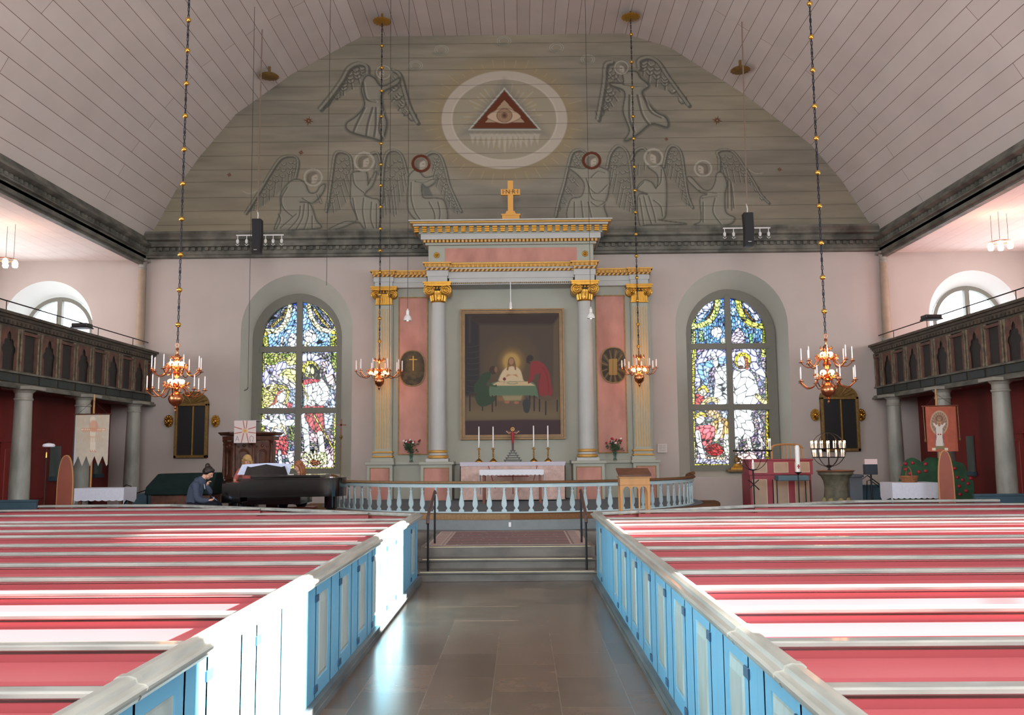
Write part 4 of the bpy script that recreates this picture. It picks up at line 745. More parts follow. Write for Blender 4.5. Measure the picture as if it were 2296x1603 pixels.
# backing wall of the altarpiece with the recess for the painting
B(-3.93, 3.93, BK, 25.1, 1.80, 6.9, 'back_panel', M['agrey'])
B(-3.99, 3.99, 24.5, 25.1, .47, 1.78, 'plinth_wall', M['agrey']); B(-4.03, 4.03, 24.42, 25.1, 1.72, 1.80, 'plinth_cap', M['agrey'])
for s in (-1, 1):
    # outer pedestals and column pedestals
    for (a, b, y0, m2) in ((3.30, 4.0, 24.2, 0), (1.62, 2.46, 23.62, 1)):
        x0, x1 = sorted((s * a, s * b)); B(x0, x1, y0, 24.6, .62, 1.74, 'pedestal', M['agrey']); B(x0 - .05, x1 + .05, y0 - .05, 24.6, 1.72, 1.80, 'pedestal_cap', M['agrey'], bev=.01); B(x0 - .05, x1 + .05, y0 - .05, 24.6, .47, .66, 'pedestal_foot', M['agrey'])
        B(x0 + .1, x1 - .1, y0 - .012, y0, .74, 1.62, 'pink_panel', M['pmarble']); 
        f = MB()
        for q in ((x0 + .08, x0 + .1, .72, 1.64), (x1 - .1, x1 - .08, .72, 1.64), (x0 + .08, x1 - .08, 1.62, 1.64), (x0 + .08, x1 - .08, .72, .74)): f.box(q[0], q[1], y0 - .018, y0, q[2], q[3])
        f.build('panel_border', M['dgold'], ap, world=True, smooth=False)
    # tall pink panels
    x0, x1 = sorted((s * 2.40, s * 3.18)); pn = B(x0, x1, BK - .03, BK, 2.02, 6.42, 'pink_panel', M['pmarble'])
    f = MB()
    for q in ((x0 - .03, x0, 1.99, 6.45), (x1, x1 + .03, 1.99, 6.45), (x0, x1, 6.42, 6.45), (x0, x1, 1.99, 2.02)): f.box(q[0], q[1], BK - .05, BK, q[2], q[3])
    f.build('panel_border', M['dgold'], ap, world=True, smooth=False)
    # oval painting
    mx = at(925.4 if s < 0 else 1375, 800, BK).x; mz = at(925.4, 826 if s < 0 else 823, BK).z + (.0 if s < 0 else 0)
    cpx, cpy = (925.5, 826) if s < 0 else (1374.5, 823)
    op = smooth_pts([(mx + .37 * (abs(math.cos(t)) ** .8) * math.copysign(1, math.cos(t)), mz + .51 * (abs(math.sin(t)) ** .8) * math.copysign(1, math.sin(t))) for t in [2 * PI * k / 20 for k in range(20)]], True, 3)
    op = [(float(a), float(b)) for a, b in op]
    c = Cv(cpx - 34, cpy - 46, cpx + 34, cpy + 46, 1.6, (60, 54, 42)); n = vnoise(c.h, c.w, 20, 20, 8 + s, 3); c.a *= (.6 + .9 * n)[..., None]
    if s < 0:
        c.ell(cpx + 1, cpy - 6, 16, 24, (110, 88, 50), .5, 10); c.line([(cpx + 1, cpy - 27), (cpx + 1, cpy + 4)], 2.4, (196, 160, 78), curve=False); c.line([(cpx - 7, cpy - 20), (cpx + 9, cpy - 20)], 2.2, (196, 160, 78), curve=False)
        for k in range(12): c.ell(cpx + R.uniform(-20, 20), cpy + R.uniform(10, 34), 5, 4, (96, 84, 58), .5, 2)
    else:
        for k in range(24):
            t = 2 * PI * k / 24; c.line([(cpx + 14 * math.cos(t), cpy + 18 * math.sin(t)), (cpx + 28 * math.cos(t), cpy + 38 * math.sin(t))], 3, (120, 104, 70) if k % 2 else (44, 38, 30), .7, curve=False)
        c.poly([(cpx - 9, cpy - 18), (cpx + 9, cpy - 19), (cpx + 9, cpy + 18), (cpx - 9, cpy + 18)], (148, 122, 70)); c.line([(cpx, cpy - 16), (cpx, cpy + 16)], 1.2, (90, 72, 40), .8, curve=False)
    ov = MB().prism(op, BK - .07, BK - .03, 'xz').build('oval_frame', M['dgold'], ap, world=True, smooth=False)
    ip = [(mx + (a - mx) * .93, mz + (b - mz) * .95) for a, b in op]
    c.mesh('oval_painting', art_mat('oval painting', .6), ap, BK - .078, clip=ip)
    # fluted pilaster
    px = s * 3.60; w = .215; yf = 24.38
    B(px - w - .03, px + w + .03, yf + .06, BK, 2.0, 6.2, 'pilaster', M['agrey']); B(px - w, px + w, yf, yf + .06, 2.1, 6.18, 'pilaster', M['agrey'])
    f = MB()
    for k in range(6):
        xx = px - w + .04 + k * (2 * w - .08) / 5; f.lathe([(.013, 2.16), (.013, 6.08)], (xx, yf, 0), 6)
    f.build('gilt_flutes', M['goldm'], ap, world=True)
    g = MB(); g.box(px - w - .1, px + w + .1, yf - .1, BK, 1.80, 1.90); g.build('pilaster_base', M['agrey'], ap, world=True, smooth=False)
    for z in (1.92, 2.04): B(px - w - .07, px + w + .07, yf - .07, BK, z, z + .05, 'base_ring', M['goldm'], bev=.02)
    B(px - w - .04, px + w + .04, yf - .03, BK, 1.9, 2.1, 'pilaster_base', M['agrey'])
    # free column
    cx = s * 2.03; cy = 24.0
    MB().box(cx - .3, cx + .3, cy - .3, cy + .3, 1.80, 1.88).lathe([(.25, 1.97), (.235, 2.0), (.235, 2.03)], (cx, cy, 0), 28).build('column_base', M['agrey_l'], ap, world=True)
    MB().lathe([(.24, 1.88), (.285, 1.90), (.285, 1.95), (.24, 1.97)], (cx, cy, 0), 28).lathe([(.235, 2.03), (.265, 2.05), (.265, 2.09), (.225, 2.11)], (cx, cy, 0), 28).build('base_ring', M['goldm'], ap, world=True)
    MB().lathe([(.222, 2.1), (.222, 3.4), (.205, 5.0), (.185, 6.16)], (cx, cy, 0), 32).build('column_shaft', M['agrey_l'], ap, world=True)
def ionic(cx, cy, z0, z1, hw, r, depth):
    "gilded capital: bell with flutes, two scroll volutes, abacus"
    g = MB(); h = z1 - z0; zv = z0 + h * .60; rv = h * .27
    if depth > .3:
        g.lathe([(r * 1.0, z0), (r * 1.12, z0 + .02), (r * 1.0, z0 + .05), (r * 1.02, z0 + h * .25), (r * 1.25, z0 + h * .42), (r * 1.3, z0 + h * .55), (r * 1.1, z0 + h * .6)], (cx, cy, 0), 28)
        for k in range(14):
            t = 2 * PI * k / 14; g.bar((cx + r * 1.04 * math.cos(t), cy + r * 1.04 * math.sin(t), z0 + .05), (cx + r * 1.18 * math.cos(t), cy + r * 1.18 * math.sin(t), z0 + h * .36), .03)
        y0, y1 = cy - r * 1.35, cy + r * 1.1
    else:
        y0, y1 = cy, cy + depth; g.box(cx - r * 1.05, cx + r * 1.05, y0 + .03, y1, z0, z0 + h * .6); g.box(cx - r * 1.12, cx + r * 1.12, y0, y1, z0, z0 + .035)
        for k in range(7): xx = cx - r + .03 + k * (2 * r - .06) / 6; g.bar((xx, y0 + .02, z0 + .05), (xx, y0 + .0, z0 + h * .36), .03)
    for sg in (-1, 1):
        vx = cx + sg * (hw - rv); g.lathe([(rv, 0), (rv * .75, (y1 - y0) * .5), (rv, (y1 - y0))], (0, 0, 0), 20) if False else None
        n = 20; L = y1 - y0; prof = [(rv * .96, 0), (rv * .72, L * .5), (rv * .96, L)]; vs = []; fs = []
        for rr, dy in prof:
            for k in range(n): t = 2 * PI * k / n; vs.append((vx + rr * math.cos(t), y0 + .03 + dy, zv + rr * math.sin(t)))
        for i in range(2):
            for k in range(n): fs.append((i * n + k, i * n + (k + 1) % n, (i + 1) * n + (k + 1) % n, (i + 1) * n + k))
        fs.append(tuple(range(n))); fs.append(tuple(range(2 * n, 3 * n))); g.add(vs, fs)
        sp = [(vx - sg * (rv * (1 - u * .82)) * math.cos(u * 4.6 * PI + PI / 2 * 0 - PI / 2) * 1.0, y0 + .015, zv + rv * (1 - u * .82) * -math.sin(u * 4.6 * PI - PI / 2)) for u in [k / 44 for k in range(45)]]
        g.tube(sp, [.026 * (1 - .5 * k / 44) for k in range(45)], 6); g.ball((vx, y0 + .01, zv), .028, 8)
    g.bar((cx - hw + rv, y0 + .01, zv + rv - .02), (cx + hw - rv, y0 + .01, zv + rv - .02), .05, .05)
    for k in range(5): g.ball((cx + (k - 2) * hw * .22, y0 + .0, zv + rv * .35), .035, 8, 1.2)
    g.box(cx - hw * .95, cx + hw * .95, y0 - .02, y1 + .05, z1 - .1, z1 - .04); g.box(cx - hw, cx + hw, y0 - .05, y1 + .05, z1 - .045, z1)
    g.build('capital', M['gold'], ap, world=True, smooth=.8)
for s in (-1, 1):
    ionic(s * 2.03, 24.0, 6.16, 6.72, .39, .185, 1.); ionic(s * 3.60, 24.36, 6.20, 6.72, .38, .22, .25)
# entablatures
def rope(x0, x1, y, z, n, h=.07, slant=.05):
    g = MB(); w = (x1 - x0) / n
    for k in range(n):
        xa = x0 + k * w; g.add([(xa, y - .012, z), (xa + w * .45, y - .012, z), (xa + w * .45 + slant, y - .012, z + h), (xa + slant, y - .012, z + h), (xa, y + .01, z), (xa + w * .45, y + .01, z), (xa + w * .45 + slant, y + .01, z + h), (xa + slant, y + .01, z + h)], [(0, 1, 2, 3), (0, 4, 5, 1), (1, 5, 6, 2), (2, 6, 7, 3), (3, 7, 4, 0)])
    return g
M['ropeb'] = mat('rope brown band', '#6a4a26', .6)
def entab(x0, x1, yf, z0, z1, ret=True, cw=.10):
    h = z1 - z0; B(x0, x1, yf + .06, 25.1, z0, z0 + h * .30, 'architrave', M['agrey_l']); B(x0 - .03, x1 + .03, yf + .03, 25.1, z0 + h * .30, z0 + h * .62, 'architrave', M['agrey_l']); B(x0 - .05, x1 + .05, yf, 25.1, z0 + h * .62, z1 - .1, 'frieze', M['agrey_l'])
    B(x0 - .06, x1 + .06, yf - .012, yf + .02, z0 + h * .60, z0 + h * .60 + .07, 'rope_band', M['ropeb']); rope(x0 - .06, x1 + .06, yf - .013, z0 + h * .60, int((x1 - x0) / .115) + 1).build('rope_moulding', M['goldm'], ap, world=True, smooth=False)
    g = MB().box(x0 - .12, x1 + .12, yf - .10, 25.1, z1 - .04, z1).box(x0 - .07, x1 + .07, yf - .05, yf, z1 - .12, z1 - .04); n = int((x1 - x0) / .12)
    for k in range(n + 1): g.ball((x0 + (x1 - x0) * k / n, yf - .06, z1 - .085), .035, 8)
    g.build('gilt_cornice', M['goldm'], ap, world=True, smooth=False)
entab(-3.86, -2.42, 24.40, 6.70, 7.17); entab(2.42, 3.86, 24.40, 6.70, 7.17); 
for s in (-1, 1): a, b = sorted((s * 3.36, s * 3.86)); entab(a, b, 24.33, 6.72, 7.17)
entab(-1.72, 1.72, 23.84, 6.66, 7.25)
for s in (-1, 1): a, b = sorted((s * 1.76, s * 2.30)); entab(a, b, 23.72, 6.72, 7.25)
g = MB()
for k in range(62): g.ball((-1.70 + 3.4 * k / 61, 23.89, 6.70), .022, 6)
g.build('bead_moulding', M['dgold'], ap, world=True)
B(-2.28, 2.28, 23.80, 25.1, 7.25, 7.80, 'attic', M['agrey']); B(-1.82, 1.82, 23.785, 23.80, 7.27, 7.66, 'pink_panel', M['pmarble'])
for s in (-1, 1):
    g = MB(); 
    for k in range(8): t = PI * k / 4; g.ball((s * 2.05 + .055 * math.cos(t), 23.78, 7.47 + .055 * math.sin(t)), .03, 8)
    g.ball((s * 2.05, 23.77, 7.47), .03, 8); g.build('rosette', M['gold'], ap, world=True)
B(-2.36, 2.36, 23.70, 25.1, 7.74, 7.80, 'attic', M['agrey']); B(-2.40, 2.40, 23.66, 25.1, 7.80, 7.87, 'dentil_band', M['ropeb'])
g = MB()
for k in range(46): xx = -2.40 + 4.72 * k / 45.; g.box(xx, xx + .058, 23.63, 23.67, 7.80, 7.87)
g.build('dentils', M['goldm'], ap, world=True, smooth=False)
B(-2.47, 2.47, 23.58, 25.1, 7.87, 8.02, 'corona', M['agrey_l']); B(-2.52, 2.52, 23.54, 25.1, 8.02, 8.20, 'modillion_band', M['agrey'])
for k in range(25):
    xx = -2.57 + 5.14 * k / 24; g = MB()
    for j in range(3): g.box(xx - .065, xx + .065, 23.40 + .03 * (2 - j), 23.56, 8.045 + j * .05, 8.085 + j * .05)
    g.box(xx - .05, xx + .05, 23.48, 23.56, 8.045, 8.185).build('modillion', M['gold'], ap, world=True, smooth=False)
g = MB(); P_ = [(.0, 8.20), (.10, 8.20), (.18, 8.26), (.22, 8.27), (.22, 8.31), (.0, 8.33)]
B(-2.66, 2.66, 23.36, 25.1, 8.20, 8.25, 'corona', M['agrey_l']); B(-2.74, 2.74, 23.27, 25.1, 8.25, 8.30, 'gilt_edge', M['goldm'], bev=.02); B(-2.77, 2.77, 23.24, 25.1, 8.30, 8.335, 'corona', M['agrey_l']); B(-2.27, 2.27, 23.7, 25.1, 8.33, 8.44, 'blocking_course', M['agrey_l'])
# cross on the top
t = thing('gilt_cross', (0.0, 24.0, 8.44), 'flat golden cross lettered I N R I standing on top of the altarpiece', 'cross')
_z = lambda py: at(1145, py, 24.0).z; _x = lambda px: at(px, 480, 24.0).x
M['gpaint'] = mat('golden paint', '#d9a04a', .5, metal=.15)
x0, x1 = _x(1126), _x(1165); g = MB().box(x0, x1, 23.8, 24.2, 8.44, _z(486)); g.box(x0 - .02, x1 + .02, 23.78, 24.22, _z(487), _z(484))
xc = (_x(1138.7) + _x(1151)) / 2; q = [(x0 + .06, _z(484)), (xc - .14, _z(480)), (xc - .11, _z(475)), (xc + .11, _z(475)), (xc + .14, _z(480)), (x1 - .06, _z(484))]; g.prism(q, 23.9, 24.1); g.build('base', M['gpaint'], t, world=True, smooth=False)
MB().box(xc - .075, xc + .075, 23.96, 24.04, _z(476), _z(406)).build('upright', M['gpaint'], t, world=True, smooth=False)
MB().box(_x(1123.5), _x(1166.5), 23.95, 24.05, _z(438), _z(425)).build('crossbar', M['gpaint'], t, world=True, smooth=False)
def text(s_, size, loc, m, parent, name='lettering', rot=(PI / 2, 0, 0), ext=.003, font=None):
    cu = bpy.data.curves.new(name, 'FONT'); cu.body = s_; cu.size = size; cu.extrude = ext; cu.align_x = 'CENTER'; cu.align_y = 'CENTER'; o = bpy.data.objects.new(name, cu); C.objects.link(o)
    C.objects.unlink(o); C.objects.link(o); me = bpy.data.meshes.new_from_object(o.evaluated_get(bpy.context.evaluated_depsgraph_get())); bpy.data.objects.remove(o); o = bpy.data.objects.new(name, me); C.objects.link(o); me.materials.clear(); me.materials.append(m); o.rotation_euler = rot; o.location = Vector(loc) - (parent.location if parent else Vector((0, 0, 0))); o.parent = parent; return o
M['ink'] = mat('dark lettering', '#4a3018', .6)
text('I\u00b7N\u00b7R\u00b7I', .17, (xc, 23.945, _z(431.5)), M['ink'], t)
# ------------------------------------------------------------------ altar painting (a plain supper scene)
pt = thing('altar_painting', (0, 24.5, 2.41), 'dark framed altar painting of three robed figures at a supper table', 'painting')
x0, x1, z0, z1 = at(1032, 840, 24.5).x, at(1266, 840, 24.5).x, at(1148, 985, 24.5).z, at(1148, 692, 24.5).z
f = MB(); lay = [(0, .035, 24.56, 24.60, 'brownframe'), ]
M['pframe_d'] = mat('frame brown', '#4a3524', .4, noise=.2); M['pframe_g'] = mat('frame gold', '#7a5c34', .4, metal=.4, noise=.2)
def frame(nm, a, b, yf, m):
    g = MB(); o = [(x0 + a, z0 + a), (x1 - a, z0 + a), (x1 - a, z1 - a), (x0 + a, z1 - a)]; i = [(x0 + b, z0 + b), (x1 - b, z0 + b), (x1 - b, z1 - b), (x0 + b, z1 - b)]
    for k in range(4): j = (k + 1) % 4; g.prism([o[k], o[j], i[j], i[k]], yf, BK)
    g.build(nm, m, pt, world=True, smooth=False)
frame('frame', 0, .04, 24.50, M['pframe_g']); frame('frame_groove', .04, .06, 24.53, M['pframe_d']); frame('frame_step', .06, .095, 24.515, M['pframe_g']); frame('frame_groove', .095, .105, 24.54, M['pframe_d']); frame('frame_step', .105, .13, 24.53, M['pframe_g'])
c = Cv(1040, 700, 1260, 978, 1.5, (62, 50, 40)); c_fin = .84; n = vnoise(c.h, c.w, 40, 40, 12, 3); c.a *= (.75 + .5 * n)[..., None]
c.tr(1020, 680, .1997)
c.poly([(110, 130), (1180, 130), (1100, 240), (270, 240)], (54, 34, 24), 1, 3); c.poly([(1100, 240), (1180, 130), (1190, 1300), (1090, 1090)], (104, 84, 58), .9, 3)
c.poly([(270, 240), (1100, 240), (1095, 1060), (275, 1060)], (84, 68, 52), .9, 4); c.ell(640, 700, 300, 330, (110, 84, 48), .45, 30); c.poly([(110, 130), (270, 240), (275, 1030), (110, 1050)], (34, 28, 32), .95, 2)
c.poly([(150, 140), (180, 145), (178, 450), (150, 450)], (70, 56, 54), .8, 2)
for k in range(9): c.line([(128, 490 + 62 * k), (200, 488 + 64 * k), (272, 470 + 66 * k)], 5, (86, 74, 76), .7)
c.poly([(110, 1040), (1190, 1060), (1190, 1310), (110, 1320)], (108, 88, 62), 1, 5); c.poly([(110, 1180), (1190, 1180), (1190, 1310), (110, 1320)], (140, 122, 84), .5, 12); c.poly([(110, 1322), (760, 1308), (1190, 1312), (1190, 1480), (110, 1480)], (62, 32, 38), 1, 1.5)
c.ell(640, 660, 140, 155, (176, 134, 60), .55, 12); c.ell(635, 655, 96, 100, (214, 174, 90), .8, 7)
c.poly(smooth_pts([(590, 720), (600, 630), (635, 605), (665, 630), (690, 730), (660, 740), (640, 700), (600, 745)], True), (130, 92, 48)); c.ell(633, 652, 27, 38, (178, 130, 96), 1, 1)
c.poly(smooth_pts([(560, 735), (600, 712), (680, 712), (735, 750), (765, 850), (760, 885), (510, 880), (500, 830), (530, 770)], True), (232, 206, 164), 1, 1.5); c.line([(590, 745), (600, 700)], 18, (140, 100, 54)); c.line([(680, 740), (672, 700)], 18, (140, 100, 54))
c.poly([(570, 830), (640, 800), (710, 830), (690, 795), (640, 805), (590, 795)], (196, 140, 92), .9, 1)
c.poly(smooth_pts([(410, 900), (500, 880), (820, 878), (905, 920), (940, 1080), (900, 1040), (640, 1036), (430, 1040), (395, 1060), (385, 960)], True), (98, 124, 94)); c.poly([(400, 925), (480, 880), (820, 878), (905, 925)], (226, 196, 150), 1, 1); c.ell(645, 895, 62, 15, (150, 150, 110), 1, 1); c.ell(645, 892, 50, 10, (214, 196, 150), 1, 1); c.ell(556, 850, 17, 18, (120, 34, 36), 1, .5); c.line([(556, 866), (552, 905)], 5, (170, 150, 120))
c.poly([(430, 1040), (470, 1040), (470, 1090), (520, 1100), (760, 1080), (780, 1040)], (150, 112, 70), .8, 3); c.poly([(530, 1035), (760, 1035), (740, 1090), (560, 1095)], (170, 158, 116), .9, 2); c.ell(585, 1110, 30, 16, (176, 116, 80), 1, 1); c.ell(690, 1115, 30, 16, (176, 116, 80), 1, 1)
for x, y0, y1 in ((420, 1040, 1215), (460, 1040, 1150), (890, 1040, 1205), (840, 1040, 1130), (168, 1030, 1205), (310, 1130, 1200), (1020, 1100, 1250), (950, 1080, 1210), (1148, 1090, 1210)): c.line([(x, y0), (x, y1)], 14, (38, 26, 22), curve=False)
c.poly(smooth_pts([(390, 770), (310, 790), (270, 850), (215, 930), (235, 1090), (300, 1160), (420, 1120), (460, 1050), (390, 1040), (380, 940), (350, 910), (400, 830)], True), (40, 66, 36)); c.poly([(370, 880), (440, 920), (470, 910), (470, 940), (380, 930)], (60, 84, 48)); c.ell(430, 750, 44, 46, (64, 44, 32), 1, 1); c.ell(460, 745, 18, 34, (150, 104, 72), .9, 1); c.poly([(160, 1000), (240, 1010), (240, 1035), (160, 1030)], (60, 46, 36))
c.poly(smooth_pts([(850, 680), (900, 645), (980, 670), (1050, 760), (1080, 900), (1090, 1030), (950, 1030), (930, 900), (950, 800), (900, 800), (880, 860), (820, 900), (840, 800)], True), (150, 40, 44)); c.line([(960, 790), (940, 900), (940, 1020)], 8, (96, 26, 30), .8); c.line([(990, 720), (1040, 840), (1050, 1000)], 10, (118, 30, 34), .7); c.ell(845, 615, 36, 34, (44, 30, 24), 1, 1); c.poly([(820, 620), (800, 610), (805, 670), (850, 680)], (58, 38, 28)); c.poly([(940, 1060), (1020, 1030), (1150, 1050), (1050, 1100)], (104, 80, 58)); c.poly(smooth_pts([(770, 1090), (800, 1070), (790, 1060), (830, 1062), (820, 1075), (850, 1110), (830, 1220), (780, 1220), (760, 1130)], True), (52, 54, 56))
c.a *= c_fin; c.mesh('canvas', art_mat('oil paint', .5), pt, 24.56)
# ------------------------------------------------------------------ dais, kneeler and rail
def ell_path(a, b, yc=22.6, n=200, t0=0., t1=PI, p=2.1):
    out = []
    for k in range(n + 1):
        t = t0 + (t1 - t0) * k / n; cc, ss = math.cos(t), math.sin(t)
        out.append((a * math.copysign(abs(cc) ** (2 / p), cc), yc - b * abs(ss) ** (2 / p)))
    return out
def solid(path, z0, z1, yback=25.0): return MB().prism(path + [(path[-1][0], yback), (path[0][0], yback)], z0, z1, 'xy')
o = solid(ell_path(5.15, 4.62), .465, .67).build('floor_dais', M['dais'], smooth=.6); struct(o)
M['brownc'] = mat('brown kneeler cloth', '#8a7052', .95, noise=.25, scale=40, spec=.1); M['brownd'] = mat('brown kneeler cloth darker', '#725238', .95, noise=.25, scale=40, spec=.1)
def ribbon(path, w, z0, z1, m, nm, par, rnd=True):
    n = len(path); pr = [(-w / 2, z0), (-w / 2, z1 - .02), (-w / 2 + .02, z1), (w / 2 - .02, z1), (w / 2, z1 - .02), (w / 2, z0)]; vs = []; fs = []; q = len(pr)
    for i, (x, y) in enumerate(path):
        a = path[max(0, i - 1)]; b = path[min(n - 1, i + 1)]; dx, dy = b[0] - a[0], b[1] - a[1]; L = math.hypot(dx, dy); nx, ny = dy / L, -dx / L
        for d, z in pr: vs.append((x + nx * d, y + ny * d, z))
    for i in range(n - 1):
        for k in range(q): fs.append((i * q + k, i * q + (k + 1) % q, (i + 1) * q + (k + 1) % q, (i + 1) * q + k))
    fs += [tuple(range(q)), tuple((n - 1) * q + k for k in range(q))]
    return MB().add(vs, fs).build(nm, m, par, world=True, smooth=.9)
full = ell_path(4.95, 4.42); h2 = len(full) // 2
kn = thing('altar_kneeler', (0, 18.2, .67), 'curved brown cloth kneeler running along the foot of the altar rail', 'kneeler')
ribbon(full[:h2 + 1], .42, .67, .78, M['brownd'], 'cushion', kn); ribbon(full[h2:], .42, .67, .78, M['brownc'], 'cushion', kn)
struct(solid(ell_path(4.75, 4.2), .67, .775).build('floor_altar', M['daisfloor'], smooth=.6))
rl = thing('altar_rail', (0, 18.4, .78), 'curved pale blue altar rail with flat cut-out balusters and brown top', 'altar rail')
M['bal'] = mat('pale blue paint', '#a9c0c6', .45, noise=.06)
rp = ell_path(4.5, 4.12, n=400)
ribbon(rp, .09, 1.30, 1.385, M['bal'], 'top_beam', rl)
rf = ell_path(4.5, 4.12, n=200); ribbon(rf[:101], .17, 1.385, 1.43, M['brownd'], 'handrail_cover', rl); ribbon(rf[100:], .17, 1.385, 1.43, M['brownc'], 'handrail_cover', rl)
ribbon(rp, .07, .775, .80, M['bal'], 'bottom_strip', rl)
BP = [(.055, 0), (.055, .03), (.03, .055), (.022, .065), (.03, .09), (.05, .12), (.055, .16), (.05, .21), (.036, .28), (.022, .35), (.016, .39), (.026, .405), (.026, .425), (.014, .44), (.016, .465), (.03, .49), (.037, .50), (.037, .515)]
bal_poly = [(-x, z) for x, z in BP] + [(x, z) for x, z in BP[::-1]]
bm0 = MB().prism(bal_poly, -.014, .014, 'xz').build('baluster', M['bal'], rl, smooth=False)
L = [0]
for a, b in zip(rp, rp[1:]): L.append(L[-1] + math.dist(a, b))
nb = int(L[-1] / .29); first = True
for k in range(nb + 1):
    s_ = L[-1] * (k + .0) / nb; i = min(range(len(L)), key=lambda q: abs(L[q] - s_)); a = rp[max(0, i - 1)]; b = rp[min(len(rp) - 1, i + 1)]
    o = bm0 if first else bm0.copy()
    if not first: C.objects.link(o); o.parent = rl
    first = False; o.location = (rp[i][0], rp[i][1] - 18.4, .80 - .78 + .0); o.rotation_euler = (0, 0, math.atan2(b[1] - a[1], b[0] - a[0]))
for s in (-1, 1):
    MB().tube([(s * 4.5, 22.6, 1.40), (s * 4.52, 22.9, 1.41), (s * 4.6, 23.05, 1.43), (s * 4.7, 23.0, 1.46), (s * 4.68, 22.88, 1.46)], .045, 8).build('scroll_end', M['brownd'], rl, world=True)
tag(MB().box(-.03, .02, 17.955, 17.985, .53, .62).build('wall_socket', mat('white plastic', '#d8dadc', .4), smooth=False, bevel=.004), 'small white socket on the grey step below the kneeler', 'socket')
# rug
def rug():
    x0, x1, y0, y1 = -1.36, 1.36, 14.98, 17.62
    c = Cv(0, 0, 300, 260, 1, (120, 100, 100)); c.a[:] = (150, 136, 128)
    rr = random.Random(5)
    for i in range(26): c.poly([(34, i * 10), (266, i * 10), (266, i * 10 + 10), (34, i * 10 + 10)], [(140, 98, 94), (122, 116, 112), (136, 94, 92), (126, 120, 114), (108, 96, 100)][i % 5], 1)
    for i in range(0, 26, 2): c.poly([(34, i * 10 + 4), (150 + rr.randint(-30, 30), i * 10 + 4), (150, i * 10 + 7), (34, i * 10 + 7)], (84, 70, 88), .6)
    for i in range(60): c.ell(rr.randint(50, 250), rr.randint(6, 254), 2, 2, (176, 166, 160), .8)
    for xx in (0, 266):
        c.poly([(xx, 0), (xx + 34, 0), (xx + 34, 260), (xx, 260)], (172, 154, 146))
        for j in range(26): c.poly([(xx + 4, j * 10), (xx + 24, j * 10), (xx + 24, j * 10 + 3), (xx + 4, j * 10 + 3)], (92, 72, 76), .8); c.ell(xx + (29 if xx == 0 else 5), j * 10 + 5, 2.2, 2.2, (60, 56, 60), .9)
    c.poly([(0, 0), (300, 0), (300, 5), (0, 5)], (180, 168, 160)); c.poly([(0, 255), (300, 255), (300, 260), (0, 260)], (180, 168, 160))
    t = thing('woven_rug', (0, 16.3, .465), 'red and grey striped woven rug at the top of the steps', 'rug')
    MB().box(x0, x1, y0, y1, .465, .477).build('rug_base', mat('rug edge', '#9a8c86', .95), t, world=True, smooth=False)
    c.mesh('rug_weave', art_mat('rug weave', .95, .1), t, 0, plane=lambda u, v: (x0 + (x1 - x0) * u, y1 - (y1 - y0) * v, u * 0 + .4785))
rug()
# handrails of the steps
for s, w in ((-1, 'left'), (1, 'right')):
    t = thing('step_handrail', (s * 1.26, 14.4, .157), 'black iron handrail with brown grip on the %s of the steps' % w, 'handrail'); X = s * 1.26
    MB().tube([(X, 14.2, .157), (X, 14.2, .98)], .017, 8).build('post', M['iron'], t, world=True); MB().tube([(X, 15.3, .465), (X, 15.3, 1.3)], .017, 8).build('post', M['iron'], t, world=True)
    MB().tube([(X, 14.14, .90), (X, 14.18, 1.0), (X, 14.3, 1.06), (X, 15.3, 1.36), (X, 15.38, 1.33)], .026, 10).build('grip', mat('brown grip', '#4a3430', .5), t, world=True)
# ------------------------------------------------------------------ altar, communion table and what stands on them
M['linen'] = mat('white linen', '#dfe2ea', .9, noise=.04, spec=.1); M['lace'] = mat('lace', '#c9c6d2', .9, noise=.12, scale=60, spec=.1); M['cream'] = mat('cream frontal', '#c7ada3', .9, col2='#b89d92', scale=14, spec=.1)
at_ = thing('altar', (0, 23.4, .775), 'altar table wrapped in a pinkish cream cloth with red cross lines', 'altar')
ax0, ax1 = -1.36, 1.38
MB().box(ax0 + .04, ax1 - .04, 23.04, 23.72, .80, 1.74).build('body', M['agrey'], at_, world=True, smooth=False)
c = Cv(1030, 1036, 1270, 1136, 2, (204, 176, 166)); n = vnoise(c.h, c.w, 16, 16, 4, 3); c.a *= (.9 + .2 * n)[..., None]; c.tr(1010, 1020, .12195)
for i in range(7):
    for j in range(6):
        x, y = 260 + i * 270 + (j % 2) * 70, 280 + j * 125; c.line([(x - 26, y - 20), (x, y + 20), (x + 26, y - 20)], 9, (180, 150, 138), .55); c.line([(x, y + 18), (x, y + 50)], 7, (180, 150, 138), .55)
for pts in ([(700, 210), (760, 470), (820, 700)], [(1605, 200), (1560, 420), (1480, 800)]): c.line(pts, 16, (150, 56, 60), .85)
c.line([(870, 435), (1435, 437)], 16, (150, 44, 54), 1, curve=False); c.line([(1152, 400), (1152, 820)], 16, (150, 44, 54), 1, curve=False); c.line([(1020, 730), (985, 795)], 8, (150, 60, 60), .7); c.line([(1260, 730), (1245, 780)], 8, (150, 60, 60), .7)
for pts in ([(850, 600), (950, 570), (1040, 600), (1060, 660)], [(1160, 620), (1240, 640), (1330, 600)]): c.line(pts, 7, (170, 130, 118), .6)
for x in (485, 1820): c.line([(x, 200), (x, 830)], 5, (160, 134, 130), .7, curve=False)
fa, fb = at(1033, 1090, 23).x, at(1268, 1090, 23).x
c.mesh('frontal', art_mat('frontal cloth', .95, .1), at_, 0, plane=lambda u, v: (ax0 + (ax1 - ax0) * u, u * 0 + 23.0, 1.765 - .95 * v))
